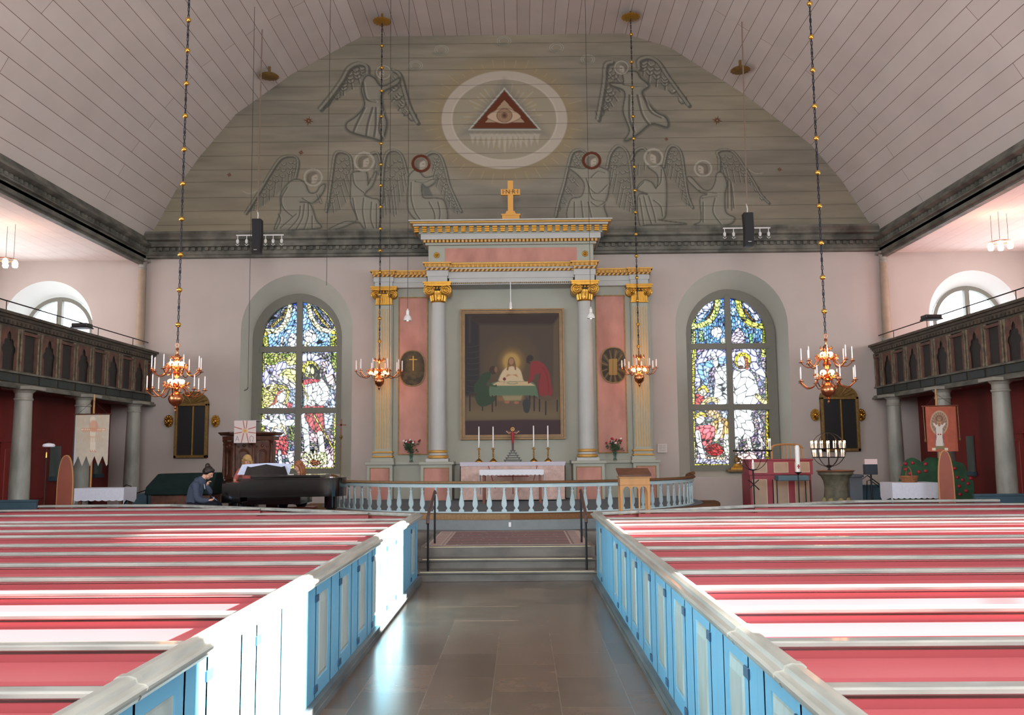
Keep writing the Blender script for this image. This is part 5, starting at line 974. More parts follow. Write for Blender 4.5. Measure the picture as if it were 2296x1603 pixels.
MB().box(ax0, ax0 + .02, 23.0, 23.72, .82, 1.765).build('side_cloth', M['cream'], at_, world=True, smooth=False); MB().box(ax1 - .02, ax1, 23.0, 23.72, .82, 1.765).build('side_cloth', M['cream'], at_, world=True, smooth=False)
def lace_edge(x0, x1, y, z0, z1, n, amp=.02, th=.006):
    pts = [(x0, z1)]; q = n * 6
    for k in range(q + 1): u = k / q; pts.append((x0 + (x1 - x0) * u, z0 - amp * abs(math.sin(PI * n * u))))
    pts.append((x1, z1)); return MB().prism(pts, y - th, y, 'xz')
g = MB().box(ax0 - .01, ax1 + .01, 22.985, 23.73, 1.765, 1.785); g.build('top_cloth', M['lace'], at_, world=True, smooth=False); lace_edge(ax0, ax1, 22.99, 1.69, 1.77, 26, .012).build('lace_border', M['lace'], at_, world=True, smooth=False)
t = thing('communion_table', (0, 22.0, .775), 'small brown wooden table with white scalloped cloth before the altar', 'table')
M['wood_r'] = mat('reddish wood', '#7c4630', .5, noise=.2, scale=4, stretch=(1, 1, .2))
tx0, tx1 = at(1077, 1060, 21.8).x, at(1217, 1060, 21.8).x; tz = at(1148, 1053, 21.8).z
for x in (tx0 + .05, tx1 - .09):
    for y in (21.85, 22.3): MB().box(x, x + .06, y, y + .06, .775, tz - .03).build('leg', M['wood_r'], t, world=True, smooth=False)
MB().box(tx0, tx1, 21.8, 22.4, tz - .04, tz - .01).build('table_top', M['wood_r'], t, world=True, smooth=False)
cl = thing('table_cloth', (0, 22.1, tz - .01), 'white cloth with scalloped edge lying on the small communion table', 'tablecloth')
MB().box(tx0 - .02, tx1 + .02, 21.78, 22.42, tz - .01, tz + .005).build('cloth_top', M['linen'], cl, world=True, smooth=False, bevel=.004)
lace_edge(tx0 - .02, tx1 + .02, 21.78, tz - .12, tz, 15, .018).build('scalloped_edge', M['linen'], cl, world=True, smooth=False)
for x in (tx0 - .025, tx1 + .02): MB().prism([(21.79, tz), (22.4, tz), (22.4, tz - .6), (21.83, tz - .62)], x, x + .006, 'yz').build('side_drop', M['linen'], cl, world=True, smooth=False)
# candlesticks and candles
M['wax'] = mat('white wax', '#e9e6e2', .5, spec=.4)
for px, lb in ((1074, 'outermost on the left'), (1106, 'just left of the crucifix'), (1197, 'just right of the crucifix'), (1229, 'outermost on the right')):
    b = at(px, 1030, 23.35); x = b.x; zt = at(px, 957 if px < 1150 else 955, 23.35).z
    t = thing('altar_candlestick', (x, 23.35, 1.785), 'twisted brass candlestick on the altar, ' + lb, 'candlestick', 'brass candlesticks on the altar')
    g = MB().lathe([(.10, 0), (.10, .02), (.075, .035), (.06, .06), (.03, .075), (.02, .09)], n=18); z = .09
    for k in range(5): g.ball((0, 0, .115 + k * .045), .024, 10, 1.1)
    g.lathe([(.015, .3), (.018, .32), (.055, .335), (.055, .342), (.02, .35), (.024, .37), (.02, .375)], n=16); g.build('stick', M['brass'], t)
    cz = 2 + 0; tag(MB().lathe([(.019, 0), (.018, zt - 1.785 - .37), (.004, zt - 1.785 - .36)], (x, 23.35, 1.785 + .37), 12).build('altar_candle', M['wax']), 'tall white candle in the brass candlestick ' + lb, 'candle', 'tall candles on the altar')
t = thing('crucifix', (at(1150, 1030, 23.3).x, 23.3, 1.785), 'crucifix with red-robed figure on a black stepped base on the altar', 'crucifix')
M['black'] = mat('black paint', '#1a1a1c', .4); g = MB(); hs = at(1150, 1000, 23.3).z - 1.785
for k in range(5): w = .24 - k * .042; g.box(-w, w, -.10 + k * .015, .10 - k * .015, .03 + k * .062, .055 + k * .062); g.box(-w + .02, -w + .05, -.06, .06, k * .062, .035 + k * .062); g.box(w - .05, w - .02, -.06, .06, k * .062, .035 + k * .062)
g.build('stepped_base', M['black'], t, smooth=False)
M['dwood'] = mat('dark cross wood', '#3a1e1e', .5); zt = at(1150, 958, 23.3).z - 1.785
MB().box(-.03, .03, -.02, .02, .30, zt).box(-.19, .19, -.02, .02, zt - .15, zt - .09).build('cross', M['dwood'], t, smooth=False)
MB().tube([(0, -.035, zt - .42), (0, -.04, zt - .25), (0, -.04, zt - .12)], [.02, .042, .045], 10).build('robed_figure', mat('red robe', '#a32a35', .6), t)
M['skinp'] = mat('painted skin', '#c99a78', .6)
MB().tube([(-.17, -.03, zt - .10), (-.10, -.035, zt - .16), (0, -.04, zt - .125), (.10, -.035, zt - .16), (.17, -.03, zt - .10)], .014, 8).ball((0, -.045, zt - .06), .027, 10).build('arms_and_head', M['skinp'], t)
MB().tube([(.045 * math.cos(2 * PI * k / 16), -.03, zt - .05 + .045 * math.sin(2 * PI * k / 16)) for k in range(16)], .006, 6, True).build('halo', M['gold'], t)
# flower vases
M['leaf'] = mat('leaves', '#2f4a2e', .6, noise=.3, scale=20); M['fred'] = mat('red petals', '#a82838', .6, noise=.2); M['fwhite'] = mat('white petals', '#e8e4e0', .6); 
M['vglass'] = mat('green vase glass', '#6f9c8c', .1, spec=.6); M['vglass'].node_tree.nodes['Principled BSDF'].inputs['Transmission Weight'].default_value = .7
for px, py, w in ((922, 1034, 'left'), (1379, 1031, 'right')):
    b = at(px, py, 24.3); t = thing('flower_vase', (b.x, 24.30, 1.80), 'glass vase of red and white flowers on the %s altarpiece ledge' % w, 'vase of flowers')
    MB().lathe([(.05, 0), (.055, .01), (.035, .05), (.04, .12), (.055, .2), (.06, .22)], n=16).build('vase', M['vglass'], t)
    rr = random.Random(px); g = MB(); heads = []
    for k in range(26):
        a = rr.uniform(0, 2 * PI); rad = rr.uniform(.02, .22); top = (rad * math.cos(a) * 1.15, rad * math.sin(a) * .7, .34 + rr.uniform(0, .26)); g.tube([(0, 0, .16), (top[0] * .5, top[1] * .5, (top[2] + .16) / 2 + .03), top], .004, 5); heads.append(top)
        for q in range(5):
            ux, uz = rr.uniform(-.05, .05), rr.uniform(-.09, .0); c0 = Vector((top[0] * .8 + ux, top[1] * .8, top[2] + uz - .03)); d = Vector((rr.uniform(-1, 1), rr.uniform(-.6, .2), rr.uniform(-.3, 1))).normalized() * .06; e = d.cross(Vector((0, 1, .3))).normalized() * .02
            g.add([c0, c0 + d * .5 + e, c0 + d, c0 + d * .5 - e], [(0, 1, 2, 3)])
    g.build('foliage', M['leaf'], t, smooth=False)
    for k, hd in enumerate(sorted(heads, key=lambda p: -p[2])[:11]):
        MB().ball(hd, .034, 8, .7).ball((hd[0] + .012, hd[1] - .01, hd[2] + .012), .024, 6).build('red_flower' if k % 3 != 1 else 'white_flower', M['fred'] if k % 3 != 1 else M['fwhite'], t)
# ================================================================== CHANDELIERS, LAMPS, SPEAKERS
M['brassd'] = mat('chandelier brass', '#bb7850', .25, metal=.95); M['beadg'] = mat('gilt bead', '#e0b050', .2, metal=.9)
M['chain'] = mat('dark chain', '#20242e', .5, metal=.5)
M['bulb'] = mat('lit bulb', '#ffd0a0', .5, emit='#ffb070', es=22); M['candle_w'] = mat('chandelier candle', '#ece6e8', .45)
M['wire'] = mat('wire', '#2c2624', .6); M['whitep'] = mat('white enamel', '#dcdcda', .35)
def glow(loc, w, col=(1, .42, .22), r=.05, name='chandelier_bulb_light'):
    d = bpy.data.lights.new(name, 'POINT'); d.energy = w; d.color = col; d.shadow_soft_size = r; o = bpy.data.objects.new(name, d); C.objects.link(o); o.location = loc
def vault_z(x):
    for (a, za), (b, zb) in zip(VAULT, VAULT[1:]):
        if a <= x <= b: return za + (zb - za) * (x - a) / (b - a)
def hit_vault(px, py):
    lo, hi = 5., 26.
    for _ in range(40):
        m = (lo + hi) / 2; p = at(px, py, m); vz = vault_z(p.x) if VAULT[0][0] < p.x < VAULT[-1][0] else 0
        if p.z < vz: lo = m
        else: hi = m
    return at(px, py, lo)
def beaded_chain(t, x, y, z0, ztop, beads, X=None):
    g = MB(); z = z0; k = 0
    while z < ztop:       # links
        z2 = min(z + .075, ztop); a = (k % 2) * PI / 2; g.tube([(.013 * math.cos(a), .013 * math.sin(a), z - z0 - .008), (.013 * math.cos(a), .013 * math.sin(a), z2 - z0)], .008, 5); g.tube([(-.013 * math.cos(a), -.013 * math.sin(a), z - z0 - .008), (-.013 * math.cos(a), -.013 * math.sin(a), z2 - z0)], .008, 5); z = z2; k += 1
    o = g.build('chain', M['chain'], t); o.location = (0, 0, z0 - t.location.z)
    for b, nb in zip(beads, beads[1:] + [None]):
        q = MB().ball((0, 0, 0), .052, 14, .95).build('bead', M['beadg'], t); q.location = (0, 0, b - t.location.z)
        if nb: q = MB().ball((0, 0, 0), .024, 8, 1.6).build('chain_knot', M['chain'], t); q.location = (0, 0, (b + nb) / 2 - t.location.z)
def arm_ring(t, n, rad, z, drop, ph, ch, cr=.0105, arms=None):
    for k in range(n):
        a = ph + 2 * PI * k / n; ca, sa = math.cos(a), math.sin(a)
        pr = [(.05, z + .03), (rad * .25, z + .07), (rad * .40, z + .02), (rad * .52, z - drop), (rad * .75, z - drop - .03), (rad * .95, z - drop * .5), (rad, z)]
        P = smooth_pts([(r_, 0, z_) for r_, z_ in pr], n=4); P = [(p[0] * ca, p[0] * sa, p[2]) for p in P]
        m = MB().tube(P, .010, 6)
        cu = [(rad * .38 + .035 * math.cos(u) * (1 - u / 9), z + .05 + .035 * math.sin(u) * (1 - u / 9)) for u in [q * .7 for q in range(9)]]; m.tube([(r_ * ca, r_ * sa, z_) for r_, z_ in cu], .006, 5)
        o = m.build('arm', M['brassd'], t)
        MB().lathe([(.045, 0), (.05, .008), (.02, .014), (.016, .03), (.02, .05), (.015, .052)], (rad * ca, rad * sa, z), 10).build('drip_pan', M['brassd'], o)
        MB().lathe([(cr, 0), (cr, ch * .92), (.003, ch)], (rad * ca, rad * sa, z + .05), 8).build('candle', M['candle_w'], t)
def flower_ring(t, r0, z, n, m, s=1.):
    g = MB()
    for k in range(n):
        a = 2 * PI * k / n + .2; ca, sa = math.cos(a), math.sin(a)
        P = [(r0 * .3, z), (r0 * .7, z + .05 * s), (r0, z + .02 * s), (r0 * 1.08, z + .07 * s), (r0 * .98, z + .1 * s), (r0 * .93, z + .06 * s)]; g.tube([(r_ * ca, r_ * sa, z_) for r_, z_ in P], .009, 5)
        g.ball((r0 * 1.0 * ca, r0 * 1.0 * sa, z + .075 * s), .018, 6)
    g.build('scroll_ornament', m, t)
def big_chandelier(px, pyb, Y, label, beads_px, pxs, ph):
    b = at(px, pyb, Y); zt = at(px, 762 if px < 1000 else 742, Y).z; H = zt - b.z; t = thing('brass_chandelier', (b.x, Y, b.z), label, 'chandelier', 'large two-tier brass chandeliers')
    s = H / 1.28
    MB().lathe([(.006, 0), (.02, .03), (.012, .06), (.03, .09), (.02, .11), (.06, .13), (.115, .18), (.135, .25), (.115, .32), (.06, .37), (.03, .39), (.05, .43), (.03, .46), (.055, .52), (.06, .55), (.03, .60), (.028, .64), (.06, .68), (.075, .72), (.05, .77), (.03, .8), (.045, .84), (.03, .9), (.05, .95), (.062, 1.0), (.05, 1.05), (.02, 1.08), (.015, 1.14), (.03, 1.17), (.012, 1.2)], n=20).build('turned_stem', M['brassd'], t)
    MB().tube([(.03 * math.cos(2 * PI * k / 12), 0, 1.24 + .04 * math.sin(2 * PI * k / 12)) for k in range(12)], .008, 6, True).build('ring', M['brassd'], t)
    arm_ring(t, 8, .50, .40, .08, ph, .225); arm_ring(t, 8, .44, .76, .06, ph + .39, .225)
    flower_ring(t, .22, .46, 10, M['brassd']); flower_ring(t, .18, .80, 10, M['brassd']); flower_ring(t, .11, .98, 6, M['brassd'], .6)
    for k in range(4):
        a = .5 + PI / 2 * k
        MB().ball((.10 * math.cos(a), .10 * math.sin(a), .57), .055, 10, .8).build('bulb', M['bulb'], t); MB().ball((.09 * math.cos(a), .09 * math.sin(a), .90), .052, 10, .8).build('bulb', M['bulb'], t)
    for ch_ in t.children: ch_.scale = (1, 1, 1)
    t.scale = (1, 1, 1)
    glow((b.x, Y - .0, b.z + .62), 14, r=.12); glow((b.x, Y, b.z + .94), 12, r=.1)
    bz = [at(x_, y_, Y).z for x_, y_ in beads_px]; d = bz[0] - bz[1]; ext = []; z = bz[0] + d; zv = vault_z(b.x)
    while z < zv - .2: ext.append(z); z += d
    beaded_chain(t, b.x, Y, b.z + 1.28, zv, (bz + ext) if bz[0] < bz[-1] else sorted(bz + ext))
big_chandelier(393, 925, 16.0, 'two-tier brass chandelier with white candles hanging on the left by the gallery', [(420, 45), (415, 113), (411, 187), (409, 260), (406, 335), (403, 412), (401, 491), (399, 571), (397, 650), (395, 728)], 0, .25)
big_chandelier(1858, 905, 16.0, 'two-tier brass chandelier with white candles hanging on the right by the gallery', [(1821, 8), (1826, 83), (1830, 157), (1833, 238), (1836, 310), (1839, 387), (1842, 462), (1844, 545), (1847, 622), (1850, 698)], 0, .1)
def small_chandelier(px, pyb, Y, rad, label, beads, ros, ph, n=10):
    b = at(px, pyb, Y); t = thing('brass_chandelier', (b.x, Y, b.z), label, 'chandelier', 'single-tier brass chandeliers beside the altarpiece'); k_ = rad / .6
    MB().lathe([(.006, 0), (.03, .05), (.03, .09), (.07, .12), (.12, .17), (.14, .25), (.12, .33), (.06, .37), (.04, .42), (.07, .5), (.04, .58), (.02, .62), (.02, .74), (.05, .78), (.04, .84), (.01, .9)], n=20).build('turned_stem', M['brassd'], t)
    arm_ring(t, n, rad, .50, .12, ph, .26 * max(k_, .75), .016)
    flower_ring(t, .30 * k_, .44, 12, M['brassd'], 1.3); flower_ring(t, .15, .78, 8, M['brassd'], 1.)
    for k in range(6):
        a = .3 + PI / 3 * k; MB().ball((.22 * k_ * math.cos(a), .22 * k_ * math.sin(a), .47), .055, 10, .8).build('bulb', M['bulb'], t)
    glow((b.x, Y, b.z + .62), 16, r=.14)
    bz = sorted(at(x_, y_, Y).z for x_, y_ in beads); zc = vault_z(b.x); beaded_chain(t, b.x, Y, b.z + .9, zc, bz)
    rz = at(ros[0], ros[1], Y).z; o = MB().lathe([(.02, 0), (.12, .01), (.2, .03), (.24, .05), (.2, .08), (.05, .12)], n=20)
    for k in range(16): a = 2 * PI * k / 16; o.ball((.235 * math.cos(a), .235 * math.sin(a), .05), .035, 6, .7)
    t2 = thing('ceiling_rosette', (b.x, Y, rz), 'gilded round rosette high on the vault above the %s altar chandelier' % ('left' if px < 1148 else 'right'), 'ceiling rosette'); o.build('rosette_disc', M['gold'], t2); MB().lathe([(.03, .1), (.03, zc - rz)], n=10).build('stem', M['dgold'], t2)
small_chandelier(850, 875, 23.7, .62, 'single-tier brass chandelier hanging in front of the left gilded pilaster', [(857, 103), (856, 152), (856, 204), (855, 261), (855, 322), (854, 369), (854, 416), (853, 464), (853, 513), (853, 562), (852, 611), (852, 661), (851, 714), (851, 765)], (856, 52), .2)
small_chandelier(1434, 868, 23.72, .47, 'smaller single-tier brass chandelier hanging in front of the right gilded pilaster', [(1421, 77), (1421, 139), (1422, 196), (1423, 261), (1424, 311), (1425, 374), (1426, 427), (1427, 476), (1428, 525), (1429, 574), (1430, 623), (1431, 674), (1431, 727), (1433, 776)], (1418, 42), .5, 8)
# dark rosettes on the slopes
for px, py, Y, lb in ((611, 160, 22.6, 'dark carved rosette on the left vault slope near the speaker rod'), (1653, 146, 22.6, 'dark carved rosette on the right vault slope crossed by the speaker rod')):
    p = hit_vault(px, py - 6); Y = p.y - .1; zc = vault_z(p.x); p.z -= .42; Y -= .2; t = thing('vault_rosette', (p.x, Y, p.z), lb, 'ceiling rosette'); g = MB().lathe([(.02, 0), (.15, .01), (.24, .03), (.27, .06), (.22, .1), (.1, .14)], n=20)
    for k in range(14): a = 2 * PI * k / 14; g.ball((.25 * math.cos(a), .25 * math.sin(a), .05), .03, 6, .7)
    g.build('rosette_disc', M['dgold'], t); MB().lathe([(.04, .1), (.04, .34)], n=10).build('stem', M['dgold'], t)
# hanging speakers on rods
for px, py0, py1, pyt, pxt, Y, w, tilt in ((575, 492, 570, 65, 587, 21.0, 'left', .04), (1679, 478, 552, 48, 1664, 21.0, 'right', .02)):
    top = hit_vault(pxt, pyt); Y = top.y; a = at(px, py1, Y); b = at(px, py0, Y); hh = b.z - a.z; t = thing('hanging_speaker', (a.x, Y, a.z), 'slim black loudspeaker hanging on a long rod on the %s' % w, 'loudspeaker')
    MB().prism([(-.11, 0), (.11, 0), (.13, hh * .5), (.12, hh), (-.12, hh), (-.10, hh * .5)], -.1, .14, 'xz').build('cabinet', M['black'], t, smooth=False, bevel=.015)
    MB().box(-.085, .095, -.115, -.1, .05, hh - .05).build('grille', mat('speaker grille', '#26262a', .8), t, smooth=False)
    MB().box(-.04, .04, -.12, -.115, .09, .102).build('maker_plate', M['whitep'], t, smooth=False)
    MB().tube([(0, .03, hh), (.01, .03, hh + .12), (-.01, .03, hh + .25)], .014, 6).build('bracket', M['whitep'], t)
    MB().tube([(0, .03, hh + .2), (top.x - a.x, .03, top.z - a.z)], .016, 6).build('rod', mat('rod', '#8c7a6a', .5, metal=.3), t)
# track spotlights on the cornice
for px0, px1, py, w in ((530, 636, 528, 'left'), (1621, 1727, 512, 'right')):
    a = at(px0, py, 24.55); b = at(px1, py, 24.55); t = thing('track_light', ((a.x + b.x) / 2, 24.55, a.z - .3), 'white spotlight track with small lamps by the %s hanging speaker' % w, 'track light'); L = b.x - a.x
    MB().bar((-L / 2, 0, .3), (L / 2, 0, .3 + (b.z - a.z) * 0), .035).build('track', M['whitep'], t, smooth=False)
    for xx in (-.47, -.28, .12, .28, .46):
        g = MB().bar((xx * L, 0, .29), (xx * L, 0, .17), .02); g.build('stem', M['whitep'], t, smooth=False); MB().lathe([(.02, 0), (.035, .02), (.045, .08), (.03, .12)], (xx * L, 0, .06), 10).tube([(xx * L - .05, 0, .04), (xx * L, 0, .0), (xx * L + .05, 0, .04)], .01, 6).build('spot_head', M['whitep'], t)
    MB().bar((0, .02, .3), (0, .55, .3), .03).build('wall_arm', M['whitep'], t, smooth=False)
# white pendants, spotlight above the painting, thin wires
for px, pyt, pyb, Y, w in ((914, 692, 719, 21.5, 'left'), (1325, 688, 714, 21.5, 'right')):
    b = at(px, pyb, Y); h = at(px, pyt, Y).z - b.z; t = thing('pendant_lamp', (b.x, Y, b.z), 'small white bell-shaped pendant lamp over the %s side of the rail' % w, 'pendant lamp')
    MB().lathe([(.10, 0), (.098, .04), (.085, .09), (.055, .13), (.04, .15), (.038, h - .05), (.015, h - .03), (.012, h)], n=20).build('shade', M['whitep'], t); MB().tube([(0, 0, h), (0, 0, vault_z(b.x) - b.z)], .006, 5).build('cord', M['wire'], t); MB().ball((0, 0, .03), .045, 10).build('bulb', mat('pendant bulb', '#ffffff', .3, emit='#ffffff', es=1.5), t)
b = at(1145, 692, 23.6); t = thing('picture_spotlight', (b.x, 23.6, b.z), 'small white spotlight on a short rod lighting the altar painting', 'spotlight')
MB().tube([(0, 0, .1), (0, 0, 6.66 - b.z)], .012, 6).build('rod', M['whitep'], t); MB().lathe([(.04, 0), (.045, .03), (.035, .08), (.03, .16), (.01, .2)], n=14).build('lamp_head', M['whitep'], t); MB().ball((0, 0, .01), .03, 8, .5).build('lens', mat('lit lens', '#ffe8c8', .3, emit='#ffd8a0', es=6), t)
for (x0, y0, x1, y1, Y, lb, hook) in ((571, 12, 556, 868, 17.5, 'hanging microphone wire in front of the left stained glass niche', 1), (741, 0, 732, 640, 20, 'thin wire hanging before the gable on the left', 0), (876, 0, 873, 840, 19.0, 'thin microphone wire hanging left of the altarpiece with a small hook', 1)):
    if y0 > 5: Y = hit_vault(x0, y0).y
    a = at(x1, y1, Y); top = at(x0, max(y0, 2), Y); zt = vault_z(top.x) - .04; g = MB().tube([(a.x, Y, a.z), ((a.x + top.x) / 2, Y, (a.z + top.z) / 2), (top.x, Y, zt)], .006, 5)
    if hook: g.tube([(a.x, Y, a.z), (a.x - .015, Y, a.z - .05), (a.x - .09, Y, a.z - .08)], .012, 6)
    tag(g.build('microphone_wire', M['wire']), lb, 'wire')
# gallery lamps
for s, px, py in ((-1, 12, 590), (1, 2243, 551)):
    p = at(px, py, 21.0); t = thing('gallery_lamp', (p.x, 21.0, p.z - .07), 'cluster of glowing glass bulbs hanging under the %s gallery ceiling' % ('left' if s < 0 else 'right'), 'ceiling lamp'); hz = 7.72 - p.z + .07
    MB().tube([(.24 * math.cos(2 * PI * k / 20), .24 * math.sin(2 * PI * k / 20), .16) for k in range(20)], .012, 6, True).build('ring', M['brassd'], t)
    for k in range(3): a = 2 * PI * k / 3; MB().tube([(.2 * math.cos(a), .2 * math.sin(a), .16), (.2 * math.cos(a), .2 * math.sin(a), hz)], .005, 5).build('wire', M['wire'], t)
    for k in range(6): a = 2 * PI * k / 6; MB().lathe([(.02, .15), (.06, .1), (.07, .05), (.05, 0)], (.24 * math.cos(a), .24 * math.sin(a), 0), 12).build('glass_bulb', mat('glowing shade', '#fff0e0', .4, emit='#ffdcc0', es=7) if k == 0 else bpy.data.materials['glowing shade'], t)
    glow((p.x, 21, p.z - .15), 22, (1, .5, .32), .2, 'gallery_lamp_light'); glow((p.x, 21, p.z + .25), 9, (1, .48, .3), .15, 'gallery_lamp_light')
# floodlights on the gallery rails
for s, px, py in ((-1, 184, 731), (1, 2088, 712)):
    p = at(px, py, 21.3); x = p.x; t = thing('floodlight', (x, 21.3, p.z - .06), 'flat black floodlight clamped to the %s gallery rail' % ('left' if s < 0 else 'right'), 'floodlight')
    MB().box(-.20, .20, -.15, .15, .03, .12).build('housing', M['black'], t, smooth=False, bevel=.02); MB().box(-.21, .21, -.16, .16, .0, .03).build('barn_door', M['iron'], t, smooth=False); MB().tube([(0, 0, .03), (s * 10.5 - x, 0, 5.27 - p.z + .06)], .012, 6).build('bracket', M['iron'], t)
# ================================================================== LEFT SIDE OF THE CHANCEL
ZF = .465
M['linenb'] = mat('embroidered linen', '#c9ccd8', .9, noise=.08, scale=40, spec=.1); M['oak'] = mat('light oak', '#b98650', .45, noise=.15, scale=5, stretch=(1, 1, .15)); M['mahog'] = mat('red-brown leather', '#8a4430', .45, noise=.15, scale=3)
M['darkwood'] = mat('dark carved oak', '#633a28', .45, col2='#43261b', scale=7); M['pianob'] = mat('piano black', '#08090b', .09, spec=.9, coat=.4); M['gcloth'] = mat('dark green cloth', '#1d2c2a', .95, noise=.2, spec=.1)
def lace_box_cloth(t, x0, x1, y0, y1, zt, dr, m, n=9):
    MB().box(x0, x1, y0, y1, zt, zt + .008).build('cloth_top', m, t, world=True, smooth=False)
    lace_edge(x0, x1, y0, zt - dr, zt, n, .02).build('front_drop', m, t, world=True, smooth=False); lace_edge(x0, x1, y1 + .006, zt - dr, zt, n, .02).build('rear_drop', m, t, world=True, smooth=False)
    for x in (x0, x1): MB().prism([(y0, zt), (y1, zt), (y1, zt - dr), (y1 - .1, zt - dr * 1.3), (y0 + .1, zt - dr), (y0, zt - dr * 1.35)], x - .003, x + .003, 'yz').build('side_drop', m, t, world=True, smooth=False)
def gothic_chair(x, y, w, h, rz, label, lean=0, trim=False):
    t = thing('pointed_chair', (x, y, ZF), label, 'chair', rz=rz)
    a = [(-w / 2, .42)] + [(-w / 2, h * .55)] + [(-w / 2 * math.cos(u) ** .8 if u < PI / 2 - .01 else 0, h * .55 + h * .45 * math.sin(u)) for u in [PI / 2 * k / 8 for k in range(9)]]
    a = a + [(-p, q) for p, q in a[::-1][1:]]
    MB().prism(a, .16, .2, 'xz').build('backrest', M['mahog'], t, smooth=False)
    path = [(p * 1.02, .18, q) for p, q in a]; MB().tube(path, .022, 6).build('back_frame', M['oak'], t)
    for sx in (-1, 1):
        MB().box(sx * w / 2 - .02, sx * w / 2 + .02, .15, .19, 0, .45).build('leg', M['oak'], t, smooth=False); MB().box(sx * w / 2 - .02, sx * w / 2 + .02, -.26, -.22, 0, .42).build('leg', M['oak'], t, smooth=False)
    MB().box(-w / 2 - .02, w / 2 + .02, -.28, .18, .40, .46).build('seat', M['mahog'], t, smooth=False, bevel=.01); return t
# pointed chair and table with cloth on the left
p = at(156, 1022, 18.6); gothic_chair(p.x, 18.6, .29, p.z - ZF, PI + .15, 'tall round-topped red-brown chair left of the white-clothed side table')
x0, x1, zt = at(177, 1095, 18.6).x, at(281, 1095, 18.6).x, at(230, 1094, 18.6).z
t = thing('side_table', ((x0 + x1) / 2, 18.8, ZF), 'dark low side table under a white cloth on the left', 'table')
for x in (x0 + .06, x1 - .06):
    for y in (18.55, 19.0): MB().box(x - .03, x + .03, y - .03, y + .03, ZF, zt - .03).build('leg', M['darkwood'], t, world=True, smooth=False)
MB().box(x0, x1, 18.5, 19.05, zt - .04, zt - .008).build('table_top', M['darkwood'], t, world=True, smooth=False)
t = thing('table_cloth', ((x0 + x1) / 2, 18.8, zt - .3), 'white lace-edged cloth draped over the left side table', 'tablecloth'); lace_box_cloth(t, x0 - .03, x1 + .03, 18.47, 19.08, zt - .008, .24, M['linenb'], 7)
# white banner with a cross of angels
Y = 19.6; a = at(170, 930, Y); b = at(246, 929, Y); zb = at(208, 1045, Y).z; zp = at(212, 884, Y).z; t = thing('white_banner', ((a.x + b.x) / 2, Y, ZF), 'white banner with a toothed hem and faint orange cross, on a pole', 'banner')
c = Cv(170, 929, 246, 1047, 2, (206, 196, 178)); c.a *= (.93 + .1 * vnoise(c.h, c.w, 20, 20, 3))[..., None]
c.line([(208, 940), (208, 1008)], 12, (226, 216, 198), 1, curve=False); c.line([(184, 963), (234, 963)], 7, (214, 160, 130), .7, curve=False); c.line([(183, 963), (234, 963)], 3, (226, 216, 198), .9, curve=False); c.ell(210, 955, 10, 13, (212, 146, 116), .6, 3); c.ell(208, 950, 22, 30, (214, 176, 150), .4, 1, ring=3)
for k in range(9): c.line([(190 + k * 4.6, 978), (186 + k * 5.4, 990)], 2, (214, 170, 142), .5); c.line([(186 + k * 5, 968), (190 + k * 4.6, 962)], 2.4, (216, 150, 120), .5)
for k in range(6): c.line([(202 + k * 2.4, 1009 + (k % 2) * 3), (203 + k * 2.4, 1013)], 1.4, (206, 128, 100), .8)
W2 = b.x - a.x; zr = a.z; tooth = [(0, 0)] + [(0, .80)] + sum([[((k + .5) / 4.0, 1.0), ((k + 1) / 4.0, .80)] for k in range(4)], [])[:-1] + [(1, .8), (1, 0)]
tooth = [(0, 0), (0, 1.0)] + sum([[((k + .55) / 4.2, .80), ((k + 1.05) / 4.2, 1.0)] for k in range(4)], []) + [(1, .97), (1, 0)]
cp = [(a.x + u * W2, zr + (zb - zr) * v) for u, v in tooth]
c.mesh('banner_cloth', art_mat('banner cloth', .9, .1), t, Y - .01, clip=cp); MB().prism(cp, Y - .005, Y, 'xz').build('banner_backing', M['linenb'], t, world=True, smooth=False)
MB().tube([(a.x - .04, Y - .01, zr + .01), (b.x + .06, Y - .01, zr + .01)], .015, 6).build('cross_rod', M['darkwood'], t, world=True); xm = (a.x + b.x) / 2
MB().tube([(xm, Y + .04, ZF), (xm + .0, Y + .04, zp)], .022, 8).build('pole', M['oak'], t, world=True); MB().tube([(a.x + .03, Y, zr), (xm, Y, zr + .32), (b.x - .03, Y, zr)], .004, 4).build('cord', M['wire'], t, world=True); MB().lathe([(.16, 0), (.16, .03), (.03, .06), (.03, .12)], (xm, Y + .04, ZF), 16).build('foot', M['darkwood'], t, world=True)
# covered keyboard instrument
x0, x1 = at(333, 1100, 20.5).x, at(486, 1100, 20.5).x; zt = at(420, 1062, 20.5).z
t = thing('covered_organ', ((x0 + x1) / 2, 20.7, ZF), 'low instrument under a dark green cloth behind the seated woman', 'covered instrument')
MB().box(x0 + .12, x1 - .1, 20.35, 21.1, ZF, zt - .35).build('case', M['darkwood'], t, world=True, smooth=False, bevel=.01)
g = MB().add([(x0, 20.25, zt - .48), (x1, 20.25, zt - .48), (x1, 21.15, zt - .48), (x0, 21.15, zt - .48), (x0 + .02, 20.27, zt - .30), (x1 - .02, 20.27, zt - .30), (x1 - .02, 21.13, zt - .30), (x0 + .02, 21.13, zt - .30), (x0 + .16, 20.6, zt), (x1 - .04, 20.6, zt + .02), (x1 - .04, 21.0, zt + .02), (x0 + .16, 21.0, zt)], [(0, 1, 5, 4), (1, 2, 6, 5), (2, 3, 7, 6), (3, 0, 4, 7), (4, 5, 9, 8), (5, 6, 10, 9), (6, 7, 11, 10), (7, 4, 8, 11), (8, 9, 10, 11), (0, 3, 2, 1)]); g.build('cloth_cover', M['gcloth'], t, world=True, smooth=False, bevel=.03)
